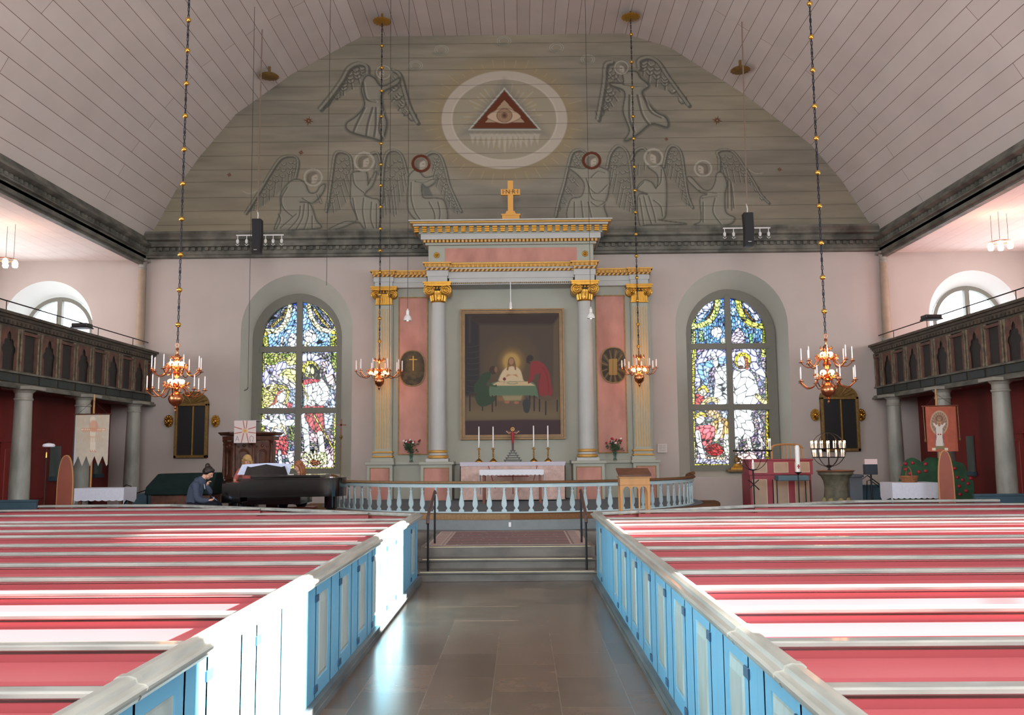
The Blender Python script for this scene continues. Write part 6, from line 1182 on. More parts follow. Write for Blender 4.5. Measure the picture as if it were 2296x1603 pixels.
# pulpit
Y = 21.6; x0, x1 = at(478, 1000, Y).x, at(606, 1000, Y).x; zt = at(540, 968, Y).z; z1 = at(540, 1085, Y).z; xm = (x0 + x1) / 2; hw = (x1 - x0) / 2
t = thing('pulpit', (xm, 22.2, ZF), 'dark carved wooden pulpit standing left of the stained glass window', 'pulpit')
def octring(r0, z0_, r1, z1_, g):
    n = 8; g.add([(xm + r * math.cos(PI / 8 + PI / 4 * k), 22.35 + r * math.sin(PI / 8 + PI / 4 * k), z) for r, z in ((r0, z0_), (r1, z1_)) for k in range(n)], [(k, (k + 1) % n, n + (k + 1) % n, n + k) for k in range(n)] + [tuple(range(n)), tuple(range(n, 2 * n))]); return g
r = hw * 1.02; H = zt - z1
octring(r * .84, z1 + .06, r * .86, zt - .22, MB()).build('body', M['darkwood'], t, world=True, smooth=False)
g = MB(); octring(r * .96, zt - .20, r * .98, zt - .10, g); octring(r * 1.03, zt - .08, r * 1.10, zt - .03, g); octring(r * 1.12, zt - .03, r * 1.12, zt, g); g.build('cornice', M['darkwood'], t, world=True, smooth=False)
g = MB(); octring(r * .96, z1 - .02, r * .98, z1 + .07, g); octring(r * .90, z1 + .10, r * .88, z1 + .16, g); octring(.45, z1 - .25, r * .95, z1 - .02, g); octring(.2, ZF + .1, .25, z1 - .25, g); octring(.5, ZF, .4, ZF + .12, g); g.build('base', M['darkwood'], t, world=True, smooth=False)
for k in range(8):
    an = PI / 8 + PI / 4 * k; cx, cy = xm + r * .89 * math.cos(an), 22.35 + r * .89 * math.sin(an)
    if cy > 22.5: continue
    MB().lathe([(.05, z1 + .16), (.04, z1 + .2), (.055, z1 + .25), (.045, z1 + .4), (.035, zt - .35), (.05, zt - .3), (.035, zt - .27), (.07, zt - .20)], (cx, cy, 0), 10).build('colonette', M['darkwood'], t, world=True)
for k in (5, 6, 7, 4):   # arched panels on the faces towards the nave
    an = PI / 4 * (k) + 0; an = PI / 4 * k; cx, cy = xm + r * .80 * math.cos(an), 22.35 + r * .80 * math.sin(an); tx, ty = -math.sin(an), math.cos(an)
    if cy > 22.5: continue
    for rr_, zz in ((.13, 0), (.10, .03)):
        P = [(cx + tx * u, cy + ty * u, z) for u, z in [(-rr_, z1 + .2 + zz)] + [(-rr_ * math.cos(q), zt - .55 - zz * .3 + rr_ * math.sin(q)) for q in [PI * i / 8 for i in range(9)]] + [(rr_, z1 + .2 + zz)]]; MB().tube(P, .016, 5).build('arched_moulding', M['darkwood'], t, world=True)
    MB().ball((cx, cy, zt - .34), .04, 8).ball((cx + tx * .14, cy + ty * .14, zt - .36), .028, 8).ball((cx - tx * .14, cy - ty * .14, zt - .36), .028, 8).build('carved_boss', M['darkwood'], t, world=True)
Y = 21.3; x0, x1, z0, z1 = at(525, 965, Y).x, at(574, 965, Y).x, at(550, 993, Y).z, at(550, 943, Y).z
t = thing('pulpit_cloth', ((x0 + x1) / 2, Y, z0), 'white cloth with red rays and Greek letters hanging on the pulpit front', 'cloth')
c = Cv(525, 943, 574, 993, 3, (214, 200, 196))
for a_, b_ in (((545, 943), (548, 960)), ((554, 943), (552, 960)), ((525, 957), (542, 962)), ((574, 957), (557, 962)), ((525, 972), (542, 969)), ((574, 971), (557, 969)), ((541, 993), (546, 972)), ((557, 993), (553, 972))): c.line([a_, b_], 1.5, (170, 66, 60), 1, curve=False)
for k in range(8): c.line([(549.5, 966), (549.5 + 6 * math.cos(k * PI / 4), 966 + 6 * math.sin(k * PI / 4))], 1.4, (208, 150, 70), .9, curve=False)
c.ell(549.5, 966, 3, 3, (214, 160, 70)); c.line([(528, 989), (532, 978), (536, 989)], 1., (120, 120, 124), 1, curve=False); c.line([(530, 985), (534, 985)], .8, (120, 120, 124), 1, curve=False); c.line([(559.5, 989), (562, 989), (560, 985), (560, 980), (564, 977), (568, 980), (568, 985), (566, 989), (568.5, 989)], 1., (120, 120, 124), 1, curve=False)
c.mesh('cloth_front', art_mat('pulpit cloth', .9, .1), t, Y - .008); MB().box(x0, x1, Y - .004, Y + .004, z0, z1).build('cloth_backing', M['linenb'], t, world=True, smooth=False)
MB().box(x0, x1, Y, 22.0, z1 - .004, z1 + .004).build('cloth_fold', M['linenb'], t, world=True, smooth=False)
# hymn boards with sconces, both walls
for s, (xa, xb, ya, yb), ctop, (s1, s2, sy), w in ((-1, (388, 466, 905, 1027), 876, (376, 481, 944), 'left'), (1, (1846, 1925, 890, 1012), 862, (1830, 1933, 930), 'right')):
    Y = 24.95; A = at(xa, yb, Y); Bq = at(xb, ya, Y); x0, x1, z0, z1 = A.x, Bq.x, A.z, Bq.z; t = thing('hymn_board', ((x0 + x1) / 2, 25.0, z0), 'tall black hymn board in a gold frame with scalloped top, %s of the altar' % w, 'hymn board')
    g = MB().box(x0, x0 + .08, 24.95, 25.1, z0, z1).box(x1 - .08, x1, 24.95, 25.1, z0, z1).box(x0, x1, 24.95, 25.1, z0, z0 + .08).box(x0, x1, 24.95, 25.1, z1 - .06, z1); g.build('frame', M['dgold'], t, world=True, smooth=False, bevel=.01)
    MB().box(x0 + .06, x1 - .06, 25.02, 25.08, z0 + .06, z1 - .05).build('black_panel', M['black'], t, world=True, smooth=False); xm = (x0 + x1) / 2 + .04; MB().box(xm - .015, xm + .015, 24.99, 25.03, z0 + .06, z1 - .05).build('centre_bar', M['gold'], t, world=True, smooth=False)
    q = [(x0 - .0, z1)] + [((x0 + x1) / 2 - (x1 - x0) / 2 * math.cos(PI * k / 12), z1 + .36 * math.sin(PI * k / 12)) for k in range(13)]; g = MB().prism(q, 24.99, 25.08, 'xz')
    for k in range(1, 9): a_ = PI * k / 9; g.tube([((x0 + x1) / 2, 24.98, z1), ((x0 + x1) / 2 - .46 * math.cos(a_), 24.975, z1 + .33 * math.sin(a_))], [.01, .03], 6)
    g.build('shell_crest', M['dgold'], t, world=True, smooth=.6)
    for sx, lb in ((s1, 'left'), (s2, 'right')):
        p = at(sx, sy, 24.98); t2 = thing('wall_sconce', (p.x, 24.98, p.z - .18), 'embossed brass wall sconce on the %s side of the %s hymn board' % (lb, w), 'sconce', 'brass wall sconces')
        pts = [(.12 * math.cos(2 * PI * k / 24) * (1 + .07 * math.cos(k * PI)), .18 + .17 * math.sin(2 * PI * k / 24) * (1 + .05 * math.cos(k * PI))) for k in range(24)]; g = MB().prism(pts, .05, .12, 'xz')
        for k in range(10): a_ = 2 * PI * k / 10; g.ball((.085 * math.cos(a_), .045, .18 + .125 * math.sin(a_)), .026, 8)
        g.build('back_plate', M['brass'], t2); MB().ball((0, .05, .18), .055, 12, 1.3).build('mirror_boss', M['brass'], t2); MB().tube([(0, .04, .1), (0, -.04, .06), (0, -.08, .12)], .012, 6).lathe([(.04, .12), (.02, .14), (.02, .16)], (0, -.08, 0), 10).build('candle_arm', M['brass'], t2)
# processional cross
p = at(765, 940, 22.9); t = thing('processional_cross', (p.x, 22.9, ZF), 'slender brass processional cross standing right of the left window', 'cross'); h = p.z - ZF
MB().lathe([(.14, 0), (.14, .02), (.02, .05), (.012, .1), (.012, h - .55), (.03, h - .5), (.045, h - .46), (.03, h - .42), (.01, h - .4)], n=14).build('staff', M['dgold'], t); MB().box(-.018, .018, -.01, .01, h - .42, h).box(-.13, .13, -.01, .01, h - .17, h - .13).build('cross', M['wood_r'], t, smooth=False)
# grand piano
Y0 = 18.35; x0, x1 = at(497, 1080, Y0).x, at(768, 1080, Y0).x; ztop = at(640, 1072, Y0).z; zr = at(640, 1114, Y0).z; t = thing('grand_piano', ((x0 + x1) / 2, 19.0, ZF), 'black polished grand piano standing behind the left pews', 'grand piano')
xk = at(541, 1080, Y0).x
pl = [(xk, 18.3), (x1 - .75, 18.3), (x1 - .3, 18.34), (x1 - .08, 18.46), (x1, 18.72), (x1 - .06, 19.0), (x1 - .3, 19.2), (x1 - .7, 19.35), (x1 - 1.1, 19.6), (x1 - 1.5, 19.78), (xk, 19.8)]
sp = [tuple(float(v) for v in q) for q in smooth_pts(pl[1:10])]; pl2 = [pl[0]] + sp + [pl[-1]]
MB().prism(pl2, zr, ztop - .03, 'xy').build('rim', M['pianob'], t, world=True, smooth=.5)
cpl = [(x, (y - 19.05) * 1.02 + 19.05) for x, y in pl2]; MB().prism(cpl, ztop - .025, ztop, 'xy').build('lid', M['pianob'], t, world=True, smooth=.5)
MB().box(x0, xk, 18.32, 19.78, zr - .12, ztop - .08).build('key_block', M['pianob'], t, world=True, smooth=False, bevel=.02); MB().box(x0 - .02, x0 + .22, 18.42, 19.68, ztop - .16, ztop - .12).build('keyboard', M['whitep'], t, world=True, smooth=False)
za, zb = at(640, 1066, 18.9).z, at(640, 1060, 18.9).z; MB().box(at(568, 1060, 18.9).x, at(722, 1060, 18.9).x, 18.7, 19.7, ztop, ztop + .055).build('folded_lid', M['pianob'], t, world=True, smooth=False, bevel=.01)
for x, y in ((x0 + .25, 18.5), (x0 + .25, 19.6), (x1 - .32, 18.75)): MB().lathe([(.05, 0), (.06, .06), (.055, .1), (.085, .3), (.10, .4), (.14, .44), (.14, zr - ZF)], (x, y, ZF), 16).build('leg', M['pianob'], t, world=True)
MB().box(xk + .1, x1 - .9, 18.45, 19.5, zr - .16, zr).build('under_frame', M['pianob'], t, world=True, smooth=False)
MB().box(x0 + .75, x0 + 1.0, 19.0, 19.1, ZF + .02, zr).build('pedal_lyre', M['pianob'], t, world=True, smooth=False)
xa, xb = at(552, 1050, 18.9).x, at(642, 1050, 18.9).x; zd = at(600, 1045, 18.9).z; MB().prism([(xa - .04, ztop + .05), (xa + .03, zd - .0), (xa + .1, zd - .02), ((xa + xb) / 2, zd + .04), (xb - .1, zd - .02), (xb - .03, zd), (xb + .04, ztop + .05)], 18.88, 18.90, 'xz').build('music_desk', M['pianob'], t, world=True, smooth=False)
zs = at(600, 1038, 18.93).z
tag(MB().prism([(at(532, 1060, 18.93).x, ztop + .065), (at(543, 1041, 18.93).x, zs - .03), (at(600, 1038, 18.93).x, zs), (at(655, 1039, 18.93).x, zs - .02), (at(648, 1060, 18.93).x, ztop + .065)], 18.93, 18.935, 'xz').build('sheet_music', mat('paper', '#ccd6f0', .8), smooth=False), 'wide white sheets of music standing on the piano desk', 'sheet music')
# small furniture left: blue-grey low board and pews under the gallery
for (a_, b_, Y, zt_, lb) in (((0, 1126), (82, 1126), 17.9, 0, 'dull blue box pew under the left gallery'),):
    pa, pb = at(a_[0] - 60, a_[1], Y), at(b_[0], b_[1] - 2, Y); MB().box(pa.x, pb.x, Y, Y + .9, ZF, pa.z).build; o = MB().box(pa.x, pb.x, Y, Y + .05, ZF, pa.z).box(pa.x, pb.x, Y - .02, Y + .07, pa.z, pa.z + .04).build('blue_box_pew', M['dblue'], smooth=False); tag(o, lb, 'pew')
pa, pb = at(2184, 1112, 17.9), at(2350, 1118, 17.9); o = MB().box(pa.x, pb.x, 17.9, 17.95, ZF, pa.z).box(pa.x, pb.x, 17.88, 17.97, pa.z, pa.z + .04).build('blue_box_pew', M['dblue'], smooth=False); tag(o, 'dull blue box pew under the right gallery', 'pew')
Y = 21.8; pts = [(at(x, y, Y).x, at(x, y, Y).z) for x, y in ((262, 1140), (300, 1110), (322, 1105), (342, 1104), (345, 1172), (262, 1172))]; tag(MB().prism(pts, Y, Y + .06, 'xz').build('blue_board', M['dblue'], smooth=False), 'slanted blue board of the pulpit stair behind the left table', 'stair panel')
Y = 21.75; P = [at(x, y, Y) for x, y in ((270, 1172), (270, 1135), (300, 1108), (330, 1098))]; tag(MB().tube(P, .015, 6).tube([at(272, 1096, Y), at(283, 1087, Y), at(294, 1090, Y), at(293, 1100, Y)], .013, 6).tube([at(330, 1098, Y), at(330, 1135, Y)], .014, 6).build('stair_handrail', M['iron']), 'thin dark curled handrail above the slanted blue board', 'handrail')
# glazed openings with blue sills and doors in the red wall under the left gallery
def on_wall(px0, px1, py0, py1, s):
    xw = s * 11.54; out = []
    for px, py in ((px0, py0), (px1, py1)):
        x, y, z = ray(px, py); tt = (xw - CX) / x; out.append((y * tt, 2 + z * tt))
    return xw, out
M['dglass'] = mat('dim glass', '#5c6c6a', .2, noise=.4, scale=2, stretch=(1, 1, .3))
for s, (a_, b_, c_, d_), lb in ((-1, (110, 132, 1000, 1068), 'narrow glazed opening with blue sill in the left red wall'), (-1, (210, 226, 1038, 1062), 'small glazed opening behind the white banner'), (1, (2168, 2188, 978, 1058), 'narrow dark glazed opening in the right red wall')):
    xw, ((ya, za), (yb, zb)) = on_wall(a_, b_, c_, d_, s); y0, y1 = sorted((ya, yb)); z0, z1 = sorted((za, zb)); x0, x1 = sorted((xw - s * .03, xw)); t = thing('vestibule_window', (xw, (y0 + y1) / 2, z0), lb, 'window')
    MB().box(x0, x1, y0, y1, z0, z1).build('pane', M['dglass'], t, world=True, smooth=False); x0, x1 = sorted((xw - s * .08, xw)); MB().box(x0, x1, y0 - .05, y1 + .05, z0 - .1, z0).build('sill', M['dblue'], t, world=True, smooth=False)
for s, px, w in ((-1, (2, 110), 'left'), (1, (2240, 2296), 'right')):
    xw, ((ya, za), (yb, zb)) = on_wall(px[0], px[1], 990, 990, s); y0, y1 = sorted((ya, yb)); x0, x1 = sorted((xw - s * .04, xw)); t = thing('panelled_door', (xw, (y0 + y1) / 2, ZF), 'dark red panelled door in the wall under the %s gallery' % w, 'door')
    MB().box(x0, x1, y0, y1, ZF, 2.35).build('leaf', M['redwall'], t, world=True, smooth=False)
    x0, x1 = sorted((xw - s * .06, xw)); MB().box(x0, x1, y0 + .1, (y0 + y1) / 2 - .08, 1.0, 2.2).build('panel', M['redwall'], t, world=True, smooth=False, bevel=.015); MB().box(x0, x1, (y0 + y1) / 2 + .08, y1 - .1, 1.0, 2.2).build('panel', M['redwall'], t, world=True, smooth=False, bevel=.015); MB().box(x0 - .0, x1, y0 - .1, y1 + .1, 2.35, 2.45).build('lintel', M['redwall'], t, world=True, smooth=False)
Y = 18.0; p = at(105, 1002, Y); t = thing('collecting_pole', (p.x, Y, ZF), 'thin pole topped by a small white shade left of the pointed chair', 'pole lamp'); h = p.z - ZF
MB().tube([(0, 0, 0), (0, 0, h)], .008, 6).build('pole', M['wire'], t); MB().lathe([(.02, h - .22), (.016, h - .12), (.01, h - .1)], n=8).build('brass_sleeve', M['brass'], t); MB().lathe([(.0, 0), (.11, 0), (.12, .03), (.1, .06), (.02, .08)], (.04, 0, h), 14).build('shade', M['linen'], t)
# ================================================================== RIGHT SIDE OF THE CHANCEL
M['orgred'] = mat('organ red', '#8f3340', .45, noise=.1); M['orgbeige'] = mat('organ beige panel', '#a8907c', .6, noise=.1); M['orgline'] = mat('cream line', '#cdb8a0', .6)
# small organ
Y = 20.9; x0, x1 = at(1680, 1080, Y).x, at(1823, 1080, Y).x; zt, zm, zb = at(1750, 1029, Y).z, at(1750, 1064, Y).z, ZF
t = thing('chest_organ', ((x0 + x1) / 2, 21.2, ZF), 'red cabinet organ with beige panels standing right of the rail', 'organ')
MB().box(x0 + .03, x1 - .03, 20.93, 21.7, ZF + .06, zm).build('lower_case', M['orgred'], t, world=True, smooth=False); MB().box(x0, x1, 20.88, 21.5, zm, zt - .04).build('upper_case', M['orgred'], t, world=True, smooth=False); MB().box(x0 - .02, x1 + .02, 20.86, 21.52, zt - .04, zt).build('top_board', M['orgred'], t, world=True, smooth=False, bevel=.01); MB().box(x0, x1, 20.9, 21.7, ZF, ZF + .06).build('base_board', M['darkwood'], t, world=True, smooth=False)
w3 = (x1 - x0) / 3
for k in range(3):
    for (za, zb_, yf) in ((zm + .06, zt - .09, 20.88), (ZF + .16, zm - .12, 20.93)):
        a_, b_ = x0 + w3 * k + .09, x0 + w3 * (k + 1) - .09; MB().box(a_, b_, yf - .012, yf, za, zb_).build('panel', M['orgbeige'], t, world=True, smooth=False)
        g = MB(); 
        for q in ((a_ - .012, a_, za - .012, zb_ + .012), (b_, b_ + .012, za - .012, zb_ + .012), (a_, b_, za - .012, za), (a_, b_, zb_, zb_ + .012)): g.box(q[0], q[1], yf - .018, yf, q[2], q[3])
        g.build('panel_line', M['orgline'], t, world=True, smooth=False)
# wooden bench back behind the organ
Y = 21.95; x0, x1 = at(1728, 1010, Y).x, at(1800, 1010, Y).x; zt, zb = at(1765, 996, Y).z, ZF; t = thing('wooden_bench', ((x0 + x1) / 2, 22.1, ZF), 'light wooden bench back rising behind the red organ', 'bench')
P = [(x0, Y, zt - .12), (x0 + .1, Y, zt - .03), ((x0 + x1) / 2, Y, zt), (x1 - .1, Y, zt - .03), (x1, Y, zt - .12)]; MB().tube(smooth_pts(P), .03, 6).build('top_rail', M['oak'], t, world=True); MB().box(x0, x1, Y - .02, Y + .02, zt - .42, zt - .36).build('lower_rail', M['oak'], t, world=True, smooth=False)
for x in (x0, x1 - .04): MB().box(x, x + .04, Y - .02, Y + .02, ZF, zt - .1).build('post', M['oak'], t, world=True, smooth=False)
for k in range(3): x = (x0 + x1) / 2 - .09 + k * .09; MB().box(x - .012, x + .012, Y - .01, Y + .01, zt - .4, zt - .02).build('spindle', M['oak'], t, world=True, smooth=False)
MB().box(x0, x1, Y - .02, Y + .4, ZF + .42, ZF + .46).build('seat', M['oak'], t, world=True, smooth=False)
# organ stool (blue-grey)
Y = 20.2; x0, x1 = at(1745, 1075, Y).x, at(1815, 1075, Y).x; zt, zb = at(1780, 1066, Y).z, at(1780, 1078, Y).z; t = thing('organ_stool', ((x0 + x1) / 2, 20.4, ZF), 'blue-grey padded bench on thin black legs before the red organ', 'stool')
MB().box(x0, x1, Y, Y + .35, zb, zt).build('cushion', mat('blue-grey pad', '#46606c', .7), t, world=True, smooth=False, bevel=.02)
for x in (x0 - .03, x1 + .01):
    for y in (Y + .02, Y + .33): MB().tube([(x, y, ZF), (x, y, zb + .02)], .012, 6).build('leg', M['iron'], t, world=True)
MB().tube([(x0 - .03, Y + .02, ZF + .33), (x1 + .01, Y + .02, ZF + .33)], .01, 6).build('stretcher', M['iron'], t, world=True)
# little gilt figure on the window sill
p = at(1653, 1064, 25.5); t = thing('gilt_clock', (p.x, 25.45, 1.45), 'small gilt ornamental clock on the sill below the right window', 'clock'); k_ = 1.1
MB().box(-.30, .30, -.12, .12, -.02, .04).build('shelf', M['dgold'], t, smooth=False, bevel=.008); MB().box(-.2, .2, -.08, .08, .04, .09).lathe([(.17, .09), (.12, .13), (.1, .2), (.05, .22)], (0, 0, 0), 12, sy=.6).build('plinth', M['gold'], t, smooth=.6); MB().lathe([(.0, -.09), (.06, -.07), (.09, 0), (.06, .07), (0, .09)], (0, 0, .32), 12, sy=.5).ball((-.03, -.03, .42), .04, 8).tube([(.05, -.03, .2), (.12, -.02, .3), (.08, -.02, .38)], .02, 6).build('figure', M['dgold'], t)
# wheel-shaped floor candelabrum on the left of the organ
Y = 19.6; p = at(1690, 1090, Y); t = thing('wheel_candelabrum', (p.x, Y, ZF), 'black iron candle stand with ring of thin candles beside the red organ', 'candle stand'); zr = at(1690, 1011, Y).z - ZF; zc = at(1690, 1047, Y).z - ZF; rr_ = .40
M['flame'] = mat('candle flame', '#ffd8a0', .5, emit='#ffc080', es=30)
MB().tube([(0, 0, .05), (0, 0, zc - .07)], .018, 8).build('shaft', M['iron'], t)
for k in range(4): a_ = PI / 4 + PI / 2 * k; MB().tube([(0, 0, .12), (.12 * math.cos(a_), .12 * math.sin(a_), .04), (.22 * math.cos(a_), .22 * math.sin(a_), .0)], .014, 6).build('foot', M['iron'], t)
MB().tube([(-.12, 0, zc - .28), (0, -.01, zc - .38), (.12, 0, zc - .5)], .012, 5).tube([(.12, 0, zc - .28), (0, .01, zc - .38), (-.12, 0, zc - .5)], .012, 5).build('cross_brace', M['iron'], t)
MB().lathe([(.01, zc - .08), (.07, zc - .07), (.08, zc - .05)], n=14).build('pan', M['iron'], t)
g = MB(); n = 24; g.tube([(rr_ * math.cos(2 * PI * k / n), rr_ * math.sin(2 * PI * k / n), zr) for k in range(n)], .014, 6, True)
for k in range(16): a_ = 2 * PI * k / 16; g.lathe([(.022, zr - .01), (.026, zr + .025)], (rr_ * math.cos(a_), rr_ * math.sin(a_), 0), 8)
g.build('candle_ring', M['iron'], t)
for k in range(4): a_ = PI / 4 + PI / 2 * k; P = [(rr_ * math.sin(u) * math.cos(a_), rr_ * math.sin(u) * math.sin(a_), zr - (zr - zc + .07) * (1 - math.cos(PI / 2 - (PI / 2 - u))) if False else zr - (zr - zc + .07) * math.cos(u)) for u in [PI / 2 * i / 8 for i in range(9)]]; MB().tube(P, .007, 5).build('rib', M['iron'], t)
def candle(parent_name, loc, r_, h, label, group, lit=True):
    t_ = thing('lit_candle' if lit else 'candle', loc, label, 'candle', group); MB().lathe([(r_, 0), (r_ * .96, h * .97), (r_ * .4, h)], n=10).build('wax_stick', M['wax'], t_)
    if lit: MB().lathe([(.001, h), (.011, h + .015), (.009, h + .035), (.001, h + .06)], n=8).build('flame', M['flame'], t_)
    return t_
candle('', (p.x, Y, ZF + zc - .05), .028, .15, 'stubby lit candle in the middle of the iron ring stand', None)
proto = None
for k, dx in enumerate((.10, .29, .34, .39)):
    yy = -math.sqrt(max(0, rr_ ** 2 - dx ** 2)) if k % 2 == 0 else math.sqrt(max(0, rr_ ** 2 - dx ** 2))
    candle('', (p.x + dx, Y + yy, ZF + zr + .02), .012, .19, 'thin lit candle on the right half of the iron ring stand', 'thin candles on the iron ring stand')
candle('', (p.x - .36, Y - math.sqrt(rr_ ** 2 - .36 ** 2), ZF + zr + .02), .011, .22, 'unlit thin candle at the left edge of the iron ring stand', None, False)
# paschal candle
Y = 19.0; p = at(1792, 1120, Y); zc0, zc1 = at(1792, 1058, Y).z - ZF, at(1792, 998, Y).z - ZF; t = thing('paschal_stand', (p.x, Y, ZF), 'slender iron stand holding the thick white paschal candle', 'candle stand')
MB().lathe([(.02, .0), (.014, .1), (.014, zc0 - .06), (.03, zc0 - .04), (.075, zc0 - .01), (.08, zc0)], n=12).build('shaft', M['iron'], t)
for k in range(3): a_ = 2 * PI * k / 3 + .5; MB().tube([(0, 0, .25), (.15 * math.cos(a_), .15 * math.sin(a_), .0)], .01, 6).build('foot', M['iron'], t)
c_ = thing('paschal_candle', (p.x, Y, ZF + zc0), 'thick tall white paschal candle with a small red mark', 'candle'); MB().lathe([(.048, 0), (.046, zc1 - zc0 - .03), (.03, zc1 - zc0)], n=20).build('wax_stick', M['wax'], c_); MB().box(-.012, .016, -.052, -.046, .07, .16).box(-.03, .034, -.05, -.045, .11, .13).build('red_mark', M['fred'], c_, smooth=False)
# font with globe candelabrum
Y = 20.0; pb = at(1873, 1058, Y); t = thing('stone_font', (pb.x, Y, ZF), 'carved stone baptismal font under the candle globe', 'font'); h = pb.z - ZF; M['fontst'] = mat('font stone', '#6a6350', .7, col2='#46463a', scale=6, detail=8); M['fontrim'] = mat('copper font rim', '#b07a5c', .35, metal=.6)
MB().lathe([(.36, 0), (.38, .06), (.26, .12), (.25, .2), (.30, .3), (.26, .42), (.27, .5), (.25, h - .34), (.27, h - .2), (.32, h - .1), (.38, h - .05), (.38, h)], n=24).build('bowl_and_stem', M['fontst'], t)
for k in range(8): a_ = 2 * PI * k / 8; MB().ball((.27 * math.cos(a_), .27 * math.sin(a_), .42), .075, 10, 1.1).build('carved_lobe', mat('carved lobe', '#857a55', .7, noise=.2) if k == 0 else bpy.data.materials['carved lobe'], t)
MB().lathe([(.35, h), (.40, h + .01), (.42, h + .03), (.36, h + .04), (.1, h + .03)], n=28).build('rim', M['fontrim'], t)
pc = at(1857, 1008, 19.8); R0 = 37.5 / 1966 * 19.9; g0 = at(1857, 1050, 19.8).z; t = thing('globe_candelabrum', (pc.x, 19.8, ZF + h + .03), 'black iron globe-shaped candle holder full of lit candles on the font', 'candelabrum'); zc = pc.z - t.location.z
M_ = M['iron']
for k in range(5): a_ = PI * k / 5; MB().tube([(R0 * math.sin(u) * math.cos(a_), R0 * math.sin(u) * math.sin(a_), zc + R0 * math.cos(u)) for u in [2 * PI * i / 28 for i in range(28)]], .007, 5, True).build('meridian', M_, t)
for dz, in ((-.0 + .02,), (-.17,)):
    rr2 = math.sqrt(R0 ** 2 - (dz) ** 2); MB().tube([(rr2 * math.cos(2 * PI * i / 28), rr2 * math.sin(2 * PI * i / 28), zc + dz) for i in range(28)], .011, 5, True).build('candle_ring', M_, t)
MB().lathe([(.12, 0), (.03, .02), (.02, zc - R0)], n=12).lathe([(.05, zc - R0 - .02), (.06, zc - R0 + .03), (.02, zc - R0 + .05)], n=12).tube([(0, 0, zc - R0), (0, 0, zc - .17)], .014, 6).build('stem', M_, t)
for dz, n, hh, nm in ((.02, 16, .11, 'upper'), (-.17, 12, .10, 'lower')):
    rr2 = math.sqrt(R0 ** 2 - dz ** 2) * .95
    for k in range(n): a_ = 2 * PI * (k + .3) / n; candle('', (pc.x + rr2 * math.cos(a_), 19.8 + rr2 * math.sin(a_), t.location.z + zc + dz + .01), .013, hh, 'small lit candle on the %s ring of the iron globe' % nm, 'lit candles on the %s ring of the globe' % nm)
candle('', (pc.x, 19.8, t.location.z + zc - .17), .03, .30, 'thick lit candle in the centre of the iron globe', None)
for q in ((0, .1), (-.25, .05), (.25, .05)): glow((pc.x + q[0], 19.8, t.location.z + zc + q[1]), 4, (1, .55, .3), .05, 'candle_glow')
# grey boxes, music stand
Y = 20.9; x0, x1 = at(1906, 1100, Y).x, at(1935, 1100, Y).x; zt = at(1920, 1064, Y).z; o = MB().box(x0, x1, Y, Y + .5, ZF, zt - .06).box(x0 - .03, x1 + .03, Y - .03, Y + .5, zt - .06, zt).build('grey_pedestal', mat('grey box', '#5a646e', .6), smooth=False, bevel=.01); tag(o, 'square grey pedestal standing right of the stone font', 'pedestal')
Y = 20.4; p = at(1952, 1050, Y); t = thing('music_stand', (p.x, Y, ZF), 'dark blue music stand holding a white sheet, right of the grey pedestal', 'music stand'); zt = at(1952, 1062, Y).z - ZF; zb = at(1952, 1035, Y).z - ZF
MB().tube([(0, 0, .02), (0, 0, zt)], .022, 8).build('pole', M['iron'], t); MB().box(-.14, .14, -.06, .10, zt - .02, zb - .06).build('desk_box', mat('dark blue desk', '#222c3a', .5), t, smooth=False, bevel=.01)
for k in range(3): a_ = 2 * PI * k / 3; MB().tube([(0, 0, .15), (.2 * math.cos(a_), .2 * math.sin(a_), .0)], .012, 6).build('foot', M['iron'], t)
tag(MB().box(p.x - .14, p.x + .15, Y - .03, Y - .024, ZF + zb - .06, ZF + zb + .06).build('white_sheet', mat('pinkish paper', '#e0ccd0', .8), smooth=False), 'white sheet with a line of print on the dark blue music stand', 'sheet')
# iron handrail and blue wainscot by the music stand
Y = 21.6; g = MB().tube([at(1930, 1168, Y), at(1932, 1075, Y), at(1945, 1066, Y), at(1975, 1088, Y)], .013, 6).tube([at(1943, 1168, Y), at(1944, 1078, Y), at(1950, 1076, Y), at(1972, 1092, Y)], .011, 6); tag(g.build('iron_stair_rail', M['iron']), 'bent iron handrail behind the dark blue music stand', 'handrail')
Y = 22.2; pa, pb = at(1932, 1092, Y), at(2002, 1092, Y); tag(MB().box(pa.x, pb.x, Y, Y + .06, ZF, pa.z).box(pa.x, pb.x, Y - .02, Y + .3, pa.z, pa.z + .05).build('blue_wainscot', M['dblue'], smooth=False), 'low dull blue panelling behind the music stand', 'panelling')
